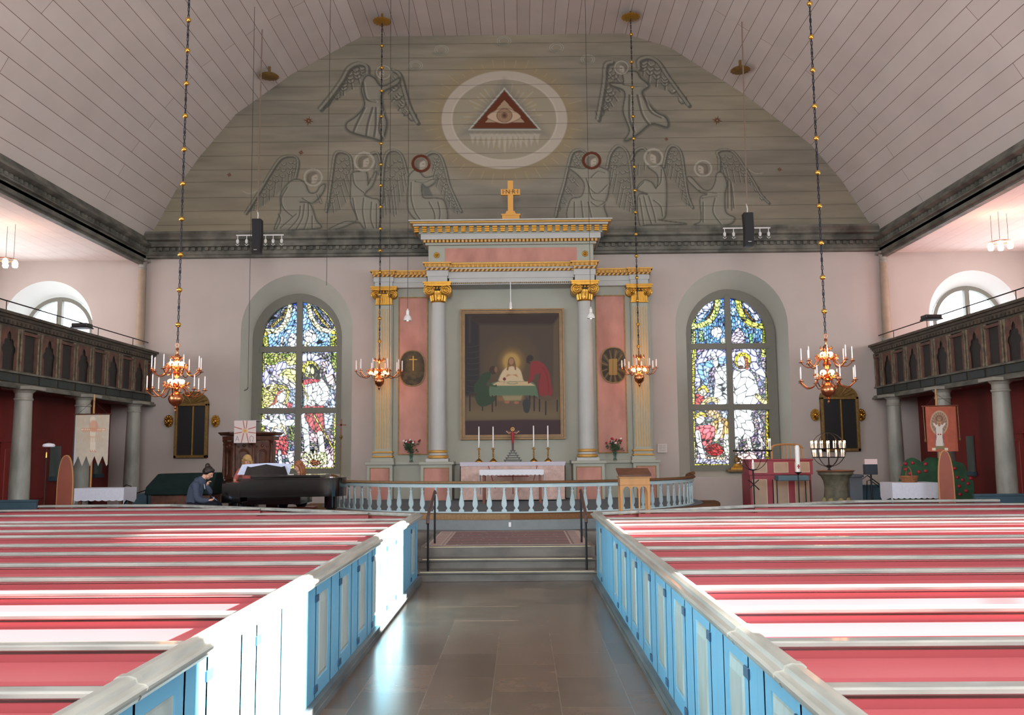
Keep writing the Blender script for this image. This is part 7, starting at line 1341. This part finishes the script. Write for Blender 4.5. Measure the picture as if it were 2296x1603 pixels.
# orange banner
Y = 19.6; a = at(2074, 912, Y); b = at(2142, 910, Y); zb = at(2108, 1012, Y).z; zp = at(2096, 872, Y).z; t = thing('orange_banner', ((a.x + b.x) / 2, Y, ZF), 'orange banner with a white robed figure and child, on a pole', 'banner')
c = Cv(2073, 911, 2143, 1014, 2, (186, 104, 84)); c.a *= (.92 + .12 * vnoise(c.h, c.w, 14, 14, 5))[..., None]
c.ell(2106, 948, 19, 26, (150, 132, 116), .8, 1); c.ell(2106, 948, 19, 26, (196, 180, 150), .8, 1, ring=2.5)
for k in range(20): t_ = 2 * PI * k / 20; c.line([(2106 + 12 * math.cos(t_), 948 + 17 * math.sin(t_)), (2106 + 18 * math.cos(t_), 948 + 25 * math.sin(t_))], 1, (206, 180, 140), .8, curve=False)
c.poly(smooth_pts([(2106, 950), (2114, 956), (2113, 980), (2116, 1000), (2098, 1000), (2100, 980), (2098, 956)], True), (222, 214, 204)); c.line([(2100, 958), (2094, 950)], 4, (222, 214, 204)); c.line([(2112, 958), (2118, 950)], 4, (222, 214, 204)); c.ell(2106, 946, 5, 6, (196, 150, 120)); c.ell(2106, 938, 7, 6, (120, 90, 70), .8, 1, ring=2); c.ell(2106, 952, 3, 4, (170, 120, 96)); c.ell(2104, 974, 1.6, 1.6, (170, 70, 60)); c.ell(2109, 974, 1.6, 1.6, (170, 70, 60)); c.line([(2098, 1000), (2098, 960)], 1.2, (96, 110, 140), .8); c.line([(2115, 1000), (2114, 960)], 1.2, (96, 110, 140), .8)
c.poly([(2096, 1000), (2118, 1000), (2118, 1007), (2096, 1007)], (140, 130, 96)); c.poly([(2090, 1004), (2098, 1004), (2098, 1010), (2090, 1010)], (226, 214, 190)); c.poly([(2118, 1004), (2126, 1004), (2126, 1010), (2118, 1010)], (226, 214, 190))
c.mesh('banner_cloth', art_mat('orange banner cloth', .9, .1), t, Y - .012, clip=[(a.x, a.z), (b.x, a.z), (b.x, zb), (a.x, zb)]); MB().box(a.x, b.x, Y - .006, Y, zb, a.z).build('banner_backing', mat('banner orange', '#a85a48', .9), t, world=True, smooth=False)
xm = (a.x + b.x) / 2 - .06; MB().tube([(a.x - .08, Y, a.z + .01), (b.x + .06, Y, b.z + .01)], .016, 6).build('cross_rod', M['wood_r'], t, world=True); MB().tube([(xm, Y + .04, ZF), (xm, Y + .04, zp)], .022, 8).build('pole', M['oak'], t, world=True); MB().tube([(a.x, Y, a.z), (xm, Y + .02, a.z + .28), (b.x, Y, a.z)], .004, 4).build('cord', M['wire'], t, world=True)
for x, z2 in ((a.x - .05, .75), (b.x + .04, .72)): MB().tube([(x, Y - .01, a.z), (x + .01, Y - .01, a.z - z2)], .008, 5).ball((x + .01, Y - .01, a.z - z2), .025, 6, 1.6).build('tassel', M['dgold'], t, world=True)
MB().lathe([(.16, 0), (.16, .03), (.03, .06), (.03, .12)], (xm, Y + .04, ZF), 16).build('foot', M['darkwood'], t, world=True)
# painted apple-tree screen
Y = 20.3; out = [(2012, 1120), (2014, 1085), (2020, 1068), (2024, 1048), (2032, 1032), (2046, 1026), (2060, 1032), (2068, 1036), (2080, 1026), (2096, 1026), (2120, 1030), (2140, 1034), (2160, 1040), (2168, 1056), (2166, 1066), (2178, 1072), (2184, 1090), (2182, 1120)]
sp = [(at(x, y, Y).x, at(x, y, Y).z) for x, y in out]; sp = [tuple(float(v) for v in q) for q in smooth_pts(sp)]; sp = sp + [(sp[-1][0], ZF), (sp[0][0], ZF)]
t = thing('apple_bush_screen', (sum(x for x, _ in sp) / len(sp), Y, ZF), 'green painted cut-out bush with red apples behind the right table', 'painted screen')
MB().prism(sp, Y, Y + .03, 'xz').build('board', mat('painted bush green', '#2e5a3c', .8, col2='#24452f', scale=3), t, world=True, smooth=False)
for x, y in ((2046, 1038), (2030, 1040), (2075, 1040), (2040, 1062), (2060, 1058), (2075, 1056), (2112, 1042), (2128, 1034), (2140, 1050), (2132, 1064), (2146, 1070), (2158, 1076), (2122, 1064), (2170, 1084), (2150, 1090), (2166, 1100), (2136, 1102), (2152, 1108), (2118, 1082), (2050, 1070), (2176, 1072), (2030, 1052)):
    q = at(x, y, Y); MB().ball((q.x, Y - .004, q.z), .045, 10, .9).build('apple', M['fred'], t, world=True)
# right table, cloth, basket, pointed chair
Y = 18.3; x0, x1, zt = at(2002, 1085, Y).x, at(2098, 1085, Y).x, at(2050, 1082, Y).z; t = thing('side_table', ((x0 + x1) / 2, 18.5, ZF), 'dark low side table under a white cloth on the right', 'table')
for x in (x0 + .06, x1 - .06):
    for y in (Y + .05, Y + .5): MB().box(x - .03, x + .03, y - .03, y + .03, ZF, zt - .03).build('leg', M['darkwood'], t, world=True, smooth=False)
MB().box(x0, x1, Y, Y + .55, zt - .04, zt - .008).build('table_top', M['darkwood'], t, world=True, smooth=False)
t = thing('table_cloth', ((x0 + x1) / 2, 18.5, zt - .3), 'white lace-edged cloth draped over the right side table', 'tablecloth'); lace_box_cloth(t, x0 - .03, x1 + .03, Y - .03, Y + .58, zt - .008, .30, M['linenb'], 8)
p = at(2041, 1081, 18.5); t = thing('wicker_basket', (p.x, 18.55, zt), 'round brown wicker basket with tall handle on the right side table', 'basket'); M['wick'] = mat('wicker', '#9a6440', .7, noise=.3, scale=40)
g = MB()
for k in range(6): r_ = .14 + .008 * k; g.tube([(r_ * math.cos(2 * PI * i / 20), r_ * math.sin(2 * PI * i / 20), .012 + k * .022) for i in range(20)], .013, 5, True)
g.lathe([(.14, 0), (.15, .06), (.16, .12), (.15, .12), (.13, .01)], n=20); g.build('body', M['wick'], t); MB().tube([(0, -.15, .1), (0, -.11, .25), (0, 0, .32), (0, .11, .25), (0, .15, .1)], .009, 6).build('handle', M['wick'], t)
p = at(2113, 1011, 18.0); gothic_chair(p.x, 18.0, .26, p.z - ZF, PI - .25, 'tall pointed wooden chair right of the white-clothed table')
# lectern
Y = 17.35; x0, x1 = at(1390, 1080, Y).x, at(1457, 1080, Y).x; zt = at(1423, 1050, Y).z; z2 = at(1423, 1062, Y).z; z3 = at(1423, 1088, Y).z; t = thing('wooden_lectern', ((x0 + x1) / 2, 17.55, ZF), 'light oak lectern with sloping dark top standing before the rail', 'lectern')
MB().add([(x0 - .03, Y - .05, z2 - .02), (x1 + .03, Y - .05, z2 - .02), (x1 + .03, Y + .45, zt), (x0 - .03, Y + .45, zt), (x0 - .03, Y - .05, z2 - .05), (x1 + .03, Y - .05, z2 - .05), (x1 + .03, Y + .45, zt - .03), (x0 - .03, Y + .45, zt - .03)], [(0, 1, 2, 3), (7, 6, 5, 4), (0, 4, 5, 1), (1, 5, 6, 2), (2, 6, 7, 3), (3, 7, 4, 0)]).build('sloping_top', M['darkwood'], t, world=True, smooth=False)
MB().box(x0, x1, Y, Y + .4, z3, z2 - .06).build('body', M['oak'], t, world=True, smooth=False, bevel=.008); MB().box(x0 - .02, x1 + .02, Y - .02, Y + .42, z2 - .08, z2 - .05).build('moulding', M['oak'], t, world=True, smooth=False)
for x in (x0, x1 - .05):
    for y in (Y, Y + .35): MB().box(x, x + .05, y, y + .05, ZF, z3).build('leg', M['oak'], t, world=True, smooth=False)
hw = (x1 - x0 - .1) / 3; pr = [(x0 + .05, z3)]
for k in range(3):
    for i in range(7): u = i / 6; pr.append((x0 + .05 + hw * (k + u), z3 - .12 + .10 * math.sin(PI * u) ** .6))
pr.append((x1 - .05, z3)); MB().prism(pr, Y + .005, Y + .03, 'xz').build('arched_apron', M['oak'], t, world=True, smooth=False)
for k in (1, 2): x = x0 + .05 + hw * k; MB().box(x - .015, x + .015, Y + .01, Y + .03, ZF + .1, z3 - .1).build('mullion', M['oak'], t, world=True, smooth=False)
MB().box(x0, x1, Y, Y + .4, ZF + .06, ZF + .1).build('foot_rail', M['oak'], t, world=True, smooth=False)
# notice on the wall right of the altarpiece
a, b = at(1474, 1014, 25.05), at(1495, 995, 25.05); t = thing('wall_notice', ((a.x + b.x) / 2, 25.05, a.z), 'small pale plaque with faint writing on the wall right of the altarpiece', 'notice')
c = Cv(1474, 995, 1496, 1015, 4, (206, 198, 194)); 
for k in range(4): c.line([(1478, 999 + k * 3.6), (1484 + (k % 2) * 3, 999.4 + k * 3.6)], .8, (130, 124, 124), .8); c.line([(1487, 999 + k * 3.6), (1492, 999 + k * 3.6)], .8, (140, 130, 130), .8)
c.mesh('plaque_face', art_mat('plaque', .8), t, 25.03); MB().box(a.x, b.x, 25.035, 25.09, a.z, b.z).build('plaque_body', M['wall'], t, world=True, smooth=False)
# ================================================================== PEOPLE
M['skin'] = mat('skin', '#d8a48c', .55, noise=.06, scale=10); M['hoodie'] = mat('blue-grey hoodie cloth', '#464f60', .95, noise=.15, scale=30, spec=.1, bump=.2)
M['trous'] = mat('dark trousers', '#1a1c24', .9, noise=.1, spec=.1); M['hair_d'] = mat('dark brown hair', '#22160f', .5, noise=.4, scale=30, stretch=(1, 1, .2)); M['hair_b'] = mat('blonde hair', '#c9a468', .5, noise=.3, scale=30, stretch=(1, 1, .15)); M['hair_r'] = mat('reddish blonde hair', '#a0673e', .5, noise=.35, scale=30, stretch=(1, 1, .15))
M['pinktop'] = mat('dusty pink top', '#b0605a', .9, noise=.1); M['darktop'] = mat('dark top', '#2c2e38', .9, noise=.1); M['shoe'] = mat('dark shoe', '#16161a', .6)
def remesh(o, v, it=4):
    r = o.modifiers.new('r', 'REMESH'); r.mode = 'VOXEL'; r.voxel_size = v; r.use_smooth_shade = True
    s_ = o.modifiers.new('s', 'SMOOTH'); s_.factor = .5; s_.iterations = it; return o
def limb(g, pts, rs): g.tube(smooth_pts(pts, n=4), [float(v) for v in np.interp(np.linspace(0, len(pts) - 1, (len(pts) - 1) * 4 + 1), range(len(pts)), rs)], 10); [g.ball(p, r, 10) for p, r in zip(pts, rs)]
def rotv(v, pitch): c_, s_ = math.cos(pitch), math.sin(pitch); return Vector((c_ * v[0] + s_ * v[2], v[1], -s_ * v[0] + c_ * v[2]))
def head(g, c, pitch):
    "head facing +x, pitched down; c = centre"
    def H(x, y, z): return Vector(c) + rotv((x, y, z), pitch)
    def e(x, y, z, r, s=1.): g.ball(H(x, y, z), r, 12, s)
    e(-.015, 0, .035, .088, 1.05); e(.005, 0, .0, .082); e(.028, 0, -.05, .058); e(.045, 0, -.082, .032); e(.03, .03, -.06, .035); e(.03, -.03, -.06, .035)
    g.tube([H(.078, 0, .018), H(.098, 0, -.012), H(.104, 0, -.028), H(.085, 0, -.036)], [.009, .011, .013, .010], 8)
    for s in (-1, 1): e(.068, s * .03, .03, .016); e(.062, s * .032, -.022, .02); g.tube([H(-.005, s * .080, .02), H(-.018, s * .09, .01), H(-.01, s * .085, -.022)], [.01, .013, .008], 6)
    g.tube([H(.075, -.02, -.055), H(.083, 0, -.053), H(.075, .02, -.055)], .007, 6); g.tube([H(.073, -.018, -.066), H(.08, 0, -.068), H(.073, .018, -.066)], .008, 6)
    return H
def hand(g, w, d, up, curl, side):
    "palm from wrist w along d; five separate fingers curling towards -up, thumb on the side"
    w = Vector(w); d = Vector(d).normalized(); up = Vector(up).normalized(); sd = d.cross(up).normalized() * side
    g.bar(w, w + d * .085, .07, .026, up); g.ball(w + d * .045, .034, 10, .8)
    for k, L in enumerate((.062, .072, .068, .052)):
        b = w + d * .08 + sd * (.028 - .0185 * k); a1 = .35 + curl * .5; m = b + (d * math.cos(a1) - up * math.sin(a1)) * L * .5; a2 = a1 + curl; q = m + (d * math.cos(a2) - up * math.sin(a2)) * L * .3; a3 = a2 + curl * .7; r = q + (d * math.cos(a3) - up * math.sin(a3)) * L * .25
        g.tube([b, m, q, r], [.0095, .009, .0085, .007], 7)
    g.tube([w + d * .02 + sd * .03, w + d * .05 + sd * .052 - up * .012, w + d * .075 + sd * .05 - up * .03], [.013, .011, .008], 7)
def person(x, y, rz, label, P, skin=M['skin']):
    """P: joints (local, facing +x): pelvis, waist, chest, neck, head, pitch, shoulders, elbows, wrists (left +y, right -y), hand dirs, knees, ankles"""
    g = MB(); H = head(g, P['head'], P['pitch']); limb(g, [P['chest'], P['neck'], tuple(H(-.02, 0, -.04))], [.07, .055, .055])
    limb(g, [P['pelvis'], P['waist'], P['chest']], [.13, .115, .13])
    for s, k in ((1, 'l'), (-1, 'r')):
        sh = P['sh_' + k]; limb(g, [P['chest'], sh, P['el_' + k], P['wr_' + k]], [.09, .052, .04, .026]); d = Vector(P['hd_' + k]); hand(g, P['wr_' + k], d, P['hu_' + k], P['curl_' + k], P.get('ts_' + k, s))
        hip = (P['pelvis'][0], P['pelvis'][1] + s * .09, P['pelvis'][2]); limb(g, [hip, P['kn_' + k], P['an_' + k]], [.09, .058, .04]); a = Vector(P['an_' + k]); g.tube([a, a + Vector((.06, 0, -.04)), a + Vector((.15, 0, -.055))], [.04, .042, .03], 8)
    o = g.build('person', skin, base=False, smooth=True); o.location = (x, y, ZF); o.rotation_euler = (0, 0, rz); remesh(o, .0075, 3); tag(o, label, 'person')
    e = MB()
    for s in (-1, 1): e.ball(H(.080, s * .03, .008), .009, 8)
    e.build('eyes', M['black'], o)
    for s in (-1, 1): pass
    def cloth(nm, m, segs, v=.012):
        c_ = MB()
        for pts, rs in segs: limb(c_, pts, rs)
        q = c_.build(nm, m, o, smooth=True); remesh(q, v, 6); return q
    return o, H, cloth
Y = 17.95; sc_x = lambda px: at(px, 1080, Y).x; sc_z = lambda py: at(455, py, Y).z - ZF
x0 = sc_x(437)
W = lambda px, py, yy=0.: (sc_x(px) - x0, yy, sc_z(py))
P = dict(pelvis=(0, 0, .52), waist=(.0, 0, .70), chest=W(441, 1095), neck=W(455, 1074), head=W(467, 1061), pitch=.55,
         sh_r=(W(446, 1088)[0], -.17, W(446, 1088)[2]), el_r=(W(453, 1118)[0], -.20, W(453, 1118)[2]), wr_r=(W(474, 1123)[0], -.12, W(474, 1122)[2]), hd_r=(1, .3, .25), hu_r=(0, -.3, -1), curl_r=.9, ts_r=1,
         sh_l=(W(447, 1088)[0], .17, W(446, 1088)[2]), el_l=(W(466, 1104)[0], .13, W(466, 1104)[2]), wr_l=(W(463, 1090)[0], .04, W(463, 1089)[2]), hd_l=(.35, -.1, 1), hu_l=(-1, 0, .3), curl_l=.8,
         kn_r=(.46, -.10, .53), an_r=(.42, -.10, .08), kn_l=(.46, .10, .53), an_l=(.50, .10, .08))
o, H, cloth = person(x0, Y, 0, 'seated woman in blue-grey hoodie with dark bun looking down at a phone', P)
hd = cloth('hoodie', M['hoodie'], [([(0, 0, .50), P['waist'], P['chest'], (P['neck'][0] - .03, 0, P['neck'][2] - .03)], [.165, .155, .155, .10]), ([P['chest'], P['sh_r'], P['el_r'], (P['wr_r'][0] - .02, P['wr_r'][1], P['wr_r'][2])], [.12, .078, .066, .048]), ([P['chest'], P['sh_l'], P['el_l'], (P['wr_l'][0], P['wr_l'][1], P['wr_l'][2] - .02)], [.12, .078, .062, .048]), ([(P['neck'][0] - .09, -.09, P['neck'][2] - .04), (P['neck'][0] - .12, 0, P['neck'][2] - .03), (P['neck'][0] - .09, .09, P['neck'][2] - .04)], [.05, .065, .05])])
MB().tube([(P['neck'][0] + .03, -.03, P['neck'][2] - .07), (P['neck'][0] + .06, -.04, P['neck'][2] - .2)], .005, 5).build('drawstring', M['linen'], o)
cloth('trousers', M['trous'], [([(0, s * .08, .50), P['kn_' + k], P['an_' + k]], [.125, .082, .06]) for s, k in ((1, 'l'), (-1, 'r'))] + [([(-.02, -.06, .52), (-.02, .06, .52)], [.14, .14])])
for k in 'lr': a = P['an_' + k]; q = MB(); limb(q, [(a[0] - .03, a[1], .05), (a[0] + .08, a[1], .045), (a[0] + .17, a[1], .035)], [.05, .047, .035]); q.build('shoe', M['shoe'], o, smooth=True)
g = MB(); g.ball(H(-.03, 0, .045), .10, 14, 1.0).ball(H(-.055, 0, .01), .085, 12).ball(H(.035, 0, .085), .055, 10, .8).ball(H(-.03, .05, .02), .068, 10).ball(H(-.03, -.05, .02), .068, 10).ball(H(-.10, 0, .12), .052, 12).ball(H(-.115, .02, .13), .035, 10); q = g.build('hair', M['hair_d'], o, smooth=True); remesh(q, .01, 4)
ph = MB().box(-.035, .035, -.004, .004, -.07, .07).build('phone', M['black'], smooth=False, bevel=.004); hp = Vector((x0, Y, ZF)) + Vector(P['wr_r']) + Vector((.105, .04, .045)); ph.location = hp; ph.rotation_euler = (.9, .0, -1.2); tag(ph, 'phone with a lit blue screen in the seated woman\'s hand', 'phone')
s_ = MB().box(-.031, .031, -.006, -.0045, -.062, .062).build('lit_screen', mat('phone screen', '#88b8ff', .2, emit='#8cc0ff', es=1.2), ph, smooth=False)
# chair of the seated woman
t = thing('curved_chair', (x0 + .05, Y, ZF), 'pale curved-frame chair under the woman in the hoodie', 'chair'); M['palew'] = mat('pale bent wood', '#a8a294', .5)
MB().box(-.22, .25, -.22, .22, .36, .385).build('seat', M['darktop'], t, smooth=False, bevel=.01)
for s in (-1, 1): MB().tube(smooth_pts([(-.24, s * .24, .0), (-.22, s * .24, .40), (.05, s * .24, .46), (.40, s * .24, .46), (.50, s * .24, .40), (.53, s * .24, .2), (.54, s * .24, 0)]), .018, 8).build('side_frame', M['palew'], t)
# blonde girl standing behind the piano
Y2 = 20.35; X2 = at(556, 1040, Y2).x; zt = at(556, 1021, Y2).z - ZF
hz = zt - .125; P2 = dict(pelvis=(0, 0, hz * .56), waist=(.01, 0, hz * .68), chest=(.02, 0, hz * .80), neck=(.03, 0, hz - .14), head=(.06, 0, hz - .0), pitch=.45,
  sh_l=(.02, .16, hz - .22), el_l=(.10, .24, hz - .44), wr_l=(.28, .16, hz - .46), hd_l=(1, -.1, -.1), hu_l=(0, 0, 1), curl_l=.4, sh_r=(.02, -.16, hz - .22), el_r=(.08, -.26, hz - .42), wr_r=(.26, -.2, hz - .48), hd_r=(1, .1, -.1), hu_r=(0, 0, 1), curl_r=.4,
  kn_l=(.02, .08, hz * .30), an_l=(0, .08, .08), kn_r=(.02, -.08, hz * .30), an_r=(0, -.08, .08))
o, H, cloth = person(X2, Y2, -PI / 2, 'blonde girl in a pink top standing behind the piano, face half hidden by sheet music', P2)
cloth('pink_top', M['pinktop'], [([(0, 0, hz * .56), P2['waist'], P2['chest'], (.03, 0, hz - .19)], [.13, .125, .135, .07])] + [([P2['chest'], P2['sh_' + k], P2['el_' + k]], [.1, .065, .055]) for k in 'lr'])
cloth('trousers', M['trous'], [([(0, s * .07, hz * .55), P2['kn_' + k], P2['an_' + k]], [.11, .075, .06]) for s, k in ((1, 'l'), (-1, 'r'))])
g = MB(); g.ball(H(-.02, 0, .045), .102, 14).ball(H(.045, 0, .075), .055, 10, .7).ball(H(.06, .025, .06), .032, 8).ball(H(.06, -.025, .06), .032, 8)
for s in (-1, 1): g.tube([H(.02, s * .075, .04), H(.0, s * .10, -.03), H(-.01, s * .10, -.12), H(.0, s * .09, -.2)], [.04, .035, .035, .02], 8)
g.tube([H(-.06, 0, 0), H(-.08, 0, -.12), H(-.08, 0, -.2)], [.08, .07, .05], 10); q = g.build('hair', M['hair_b'], o, smooth=True); remesh(q, .01, 3)
# reddish-haired player seated at the far side of the piano, turned left
Y3 = 20.25; X3 = at(668, 1050, Y3).x + .06; zt = at(668, 1034, Y3).z - ZF; hz = zt - .125
P3 = dict(pelvis=(-.04, 0, .50), waist=(-.02, 0, hz * .55), chest=(.0, 0, hz * .73), neck=(.02, 0, hz - .14), head=(.05, 0, hz), pitch=.25,
  sh_l=(.0, .16, hz - .22), el_l=(.14, .22, hz - .46), wr_l=(.34, .12, hz - .46), hd_l=(1, 0, -.1), hu_l=(0, 0, 1), curl_l=.5, sh_r=(.0, -.16, hz - .22), el_r=(.14, -.22, hz - .46), wr_r=(.34, -.12, hz - .46), hd_r=(1, 0, -.1), hu_r=(0, 0, 1), curl_r=.5,
  kn_l=(.36, .10, .50), an_l=(.38, .10, .08), kn_r=(.36, -.10, .50), an_r=(.34, -.10, .08))
o, H, cloth = person(X3, Y3, -PI * .82, 'person with long reddish-blonde hair seated behind the piano, face turned left', P3)
cloth('dark_top', M['darktop'], [([(-.03, 0, .48), P3['waist'], P3['chest'], (.02, 0, hz - .19)], [.15, .135, .14, .07])] + [([P3['chest'], P3['sh_' + k], P3['el_' + k], P3['wr_' + k]], [.1, .068, .055, .04]) for k in 'lr'])
cloth('trousers', M['trous'], [([(-.03, s * .08, .50), P3['kn_' + k], P3['an_' + k]], [.12, .08, .06]) for s, k in ((1, 'l'), (-1, 'r'))])
g = MB(); g.ball(H(-.02, 0, .045), .102, 14).ball(H(.03, 0, .09), .045, 10, .7)
for s in (-1, 1): g.tube([H(.0, s * .085, .05), H(-.01, s * .10, -.04), H(-.01, s * .10, -.14), H(.0, s * .10, -.22)], [.045, .04, .04, .02], 8)
g.tube([H(-.06, 0, 0), H(-.08, 0, -.12), H(-.08, 0, -.24)], [.085, .08, .05], 10); q = g.build('hair', M['hair_r'], o, smooth=True); remesh(q, .01, 3)
t = thing('piano_bench', (X3, Y3 + .02, ZF), 'red-topped wooden bench under the reddish-haired player', 'bench'); MB().box(-.35, .35, -.2, .2, .33, .37).build('seat', M['mahog'], t, smooth=False, bevel=.01)
for sx in (-1, 1):
    for sy in (-1, 1): MB().box(sx * .3 - .02, sx * .3 + .02, sy * .16 - .02, sy * .16 + .02, 0, .33).build('leg', M['wood_r'], t, smooth=False)
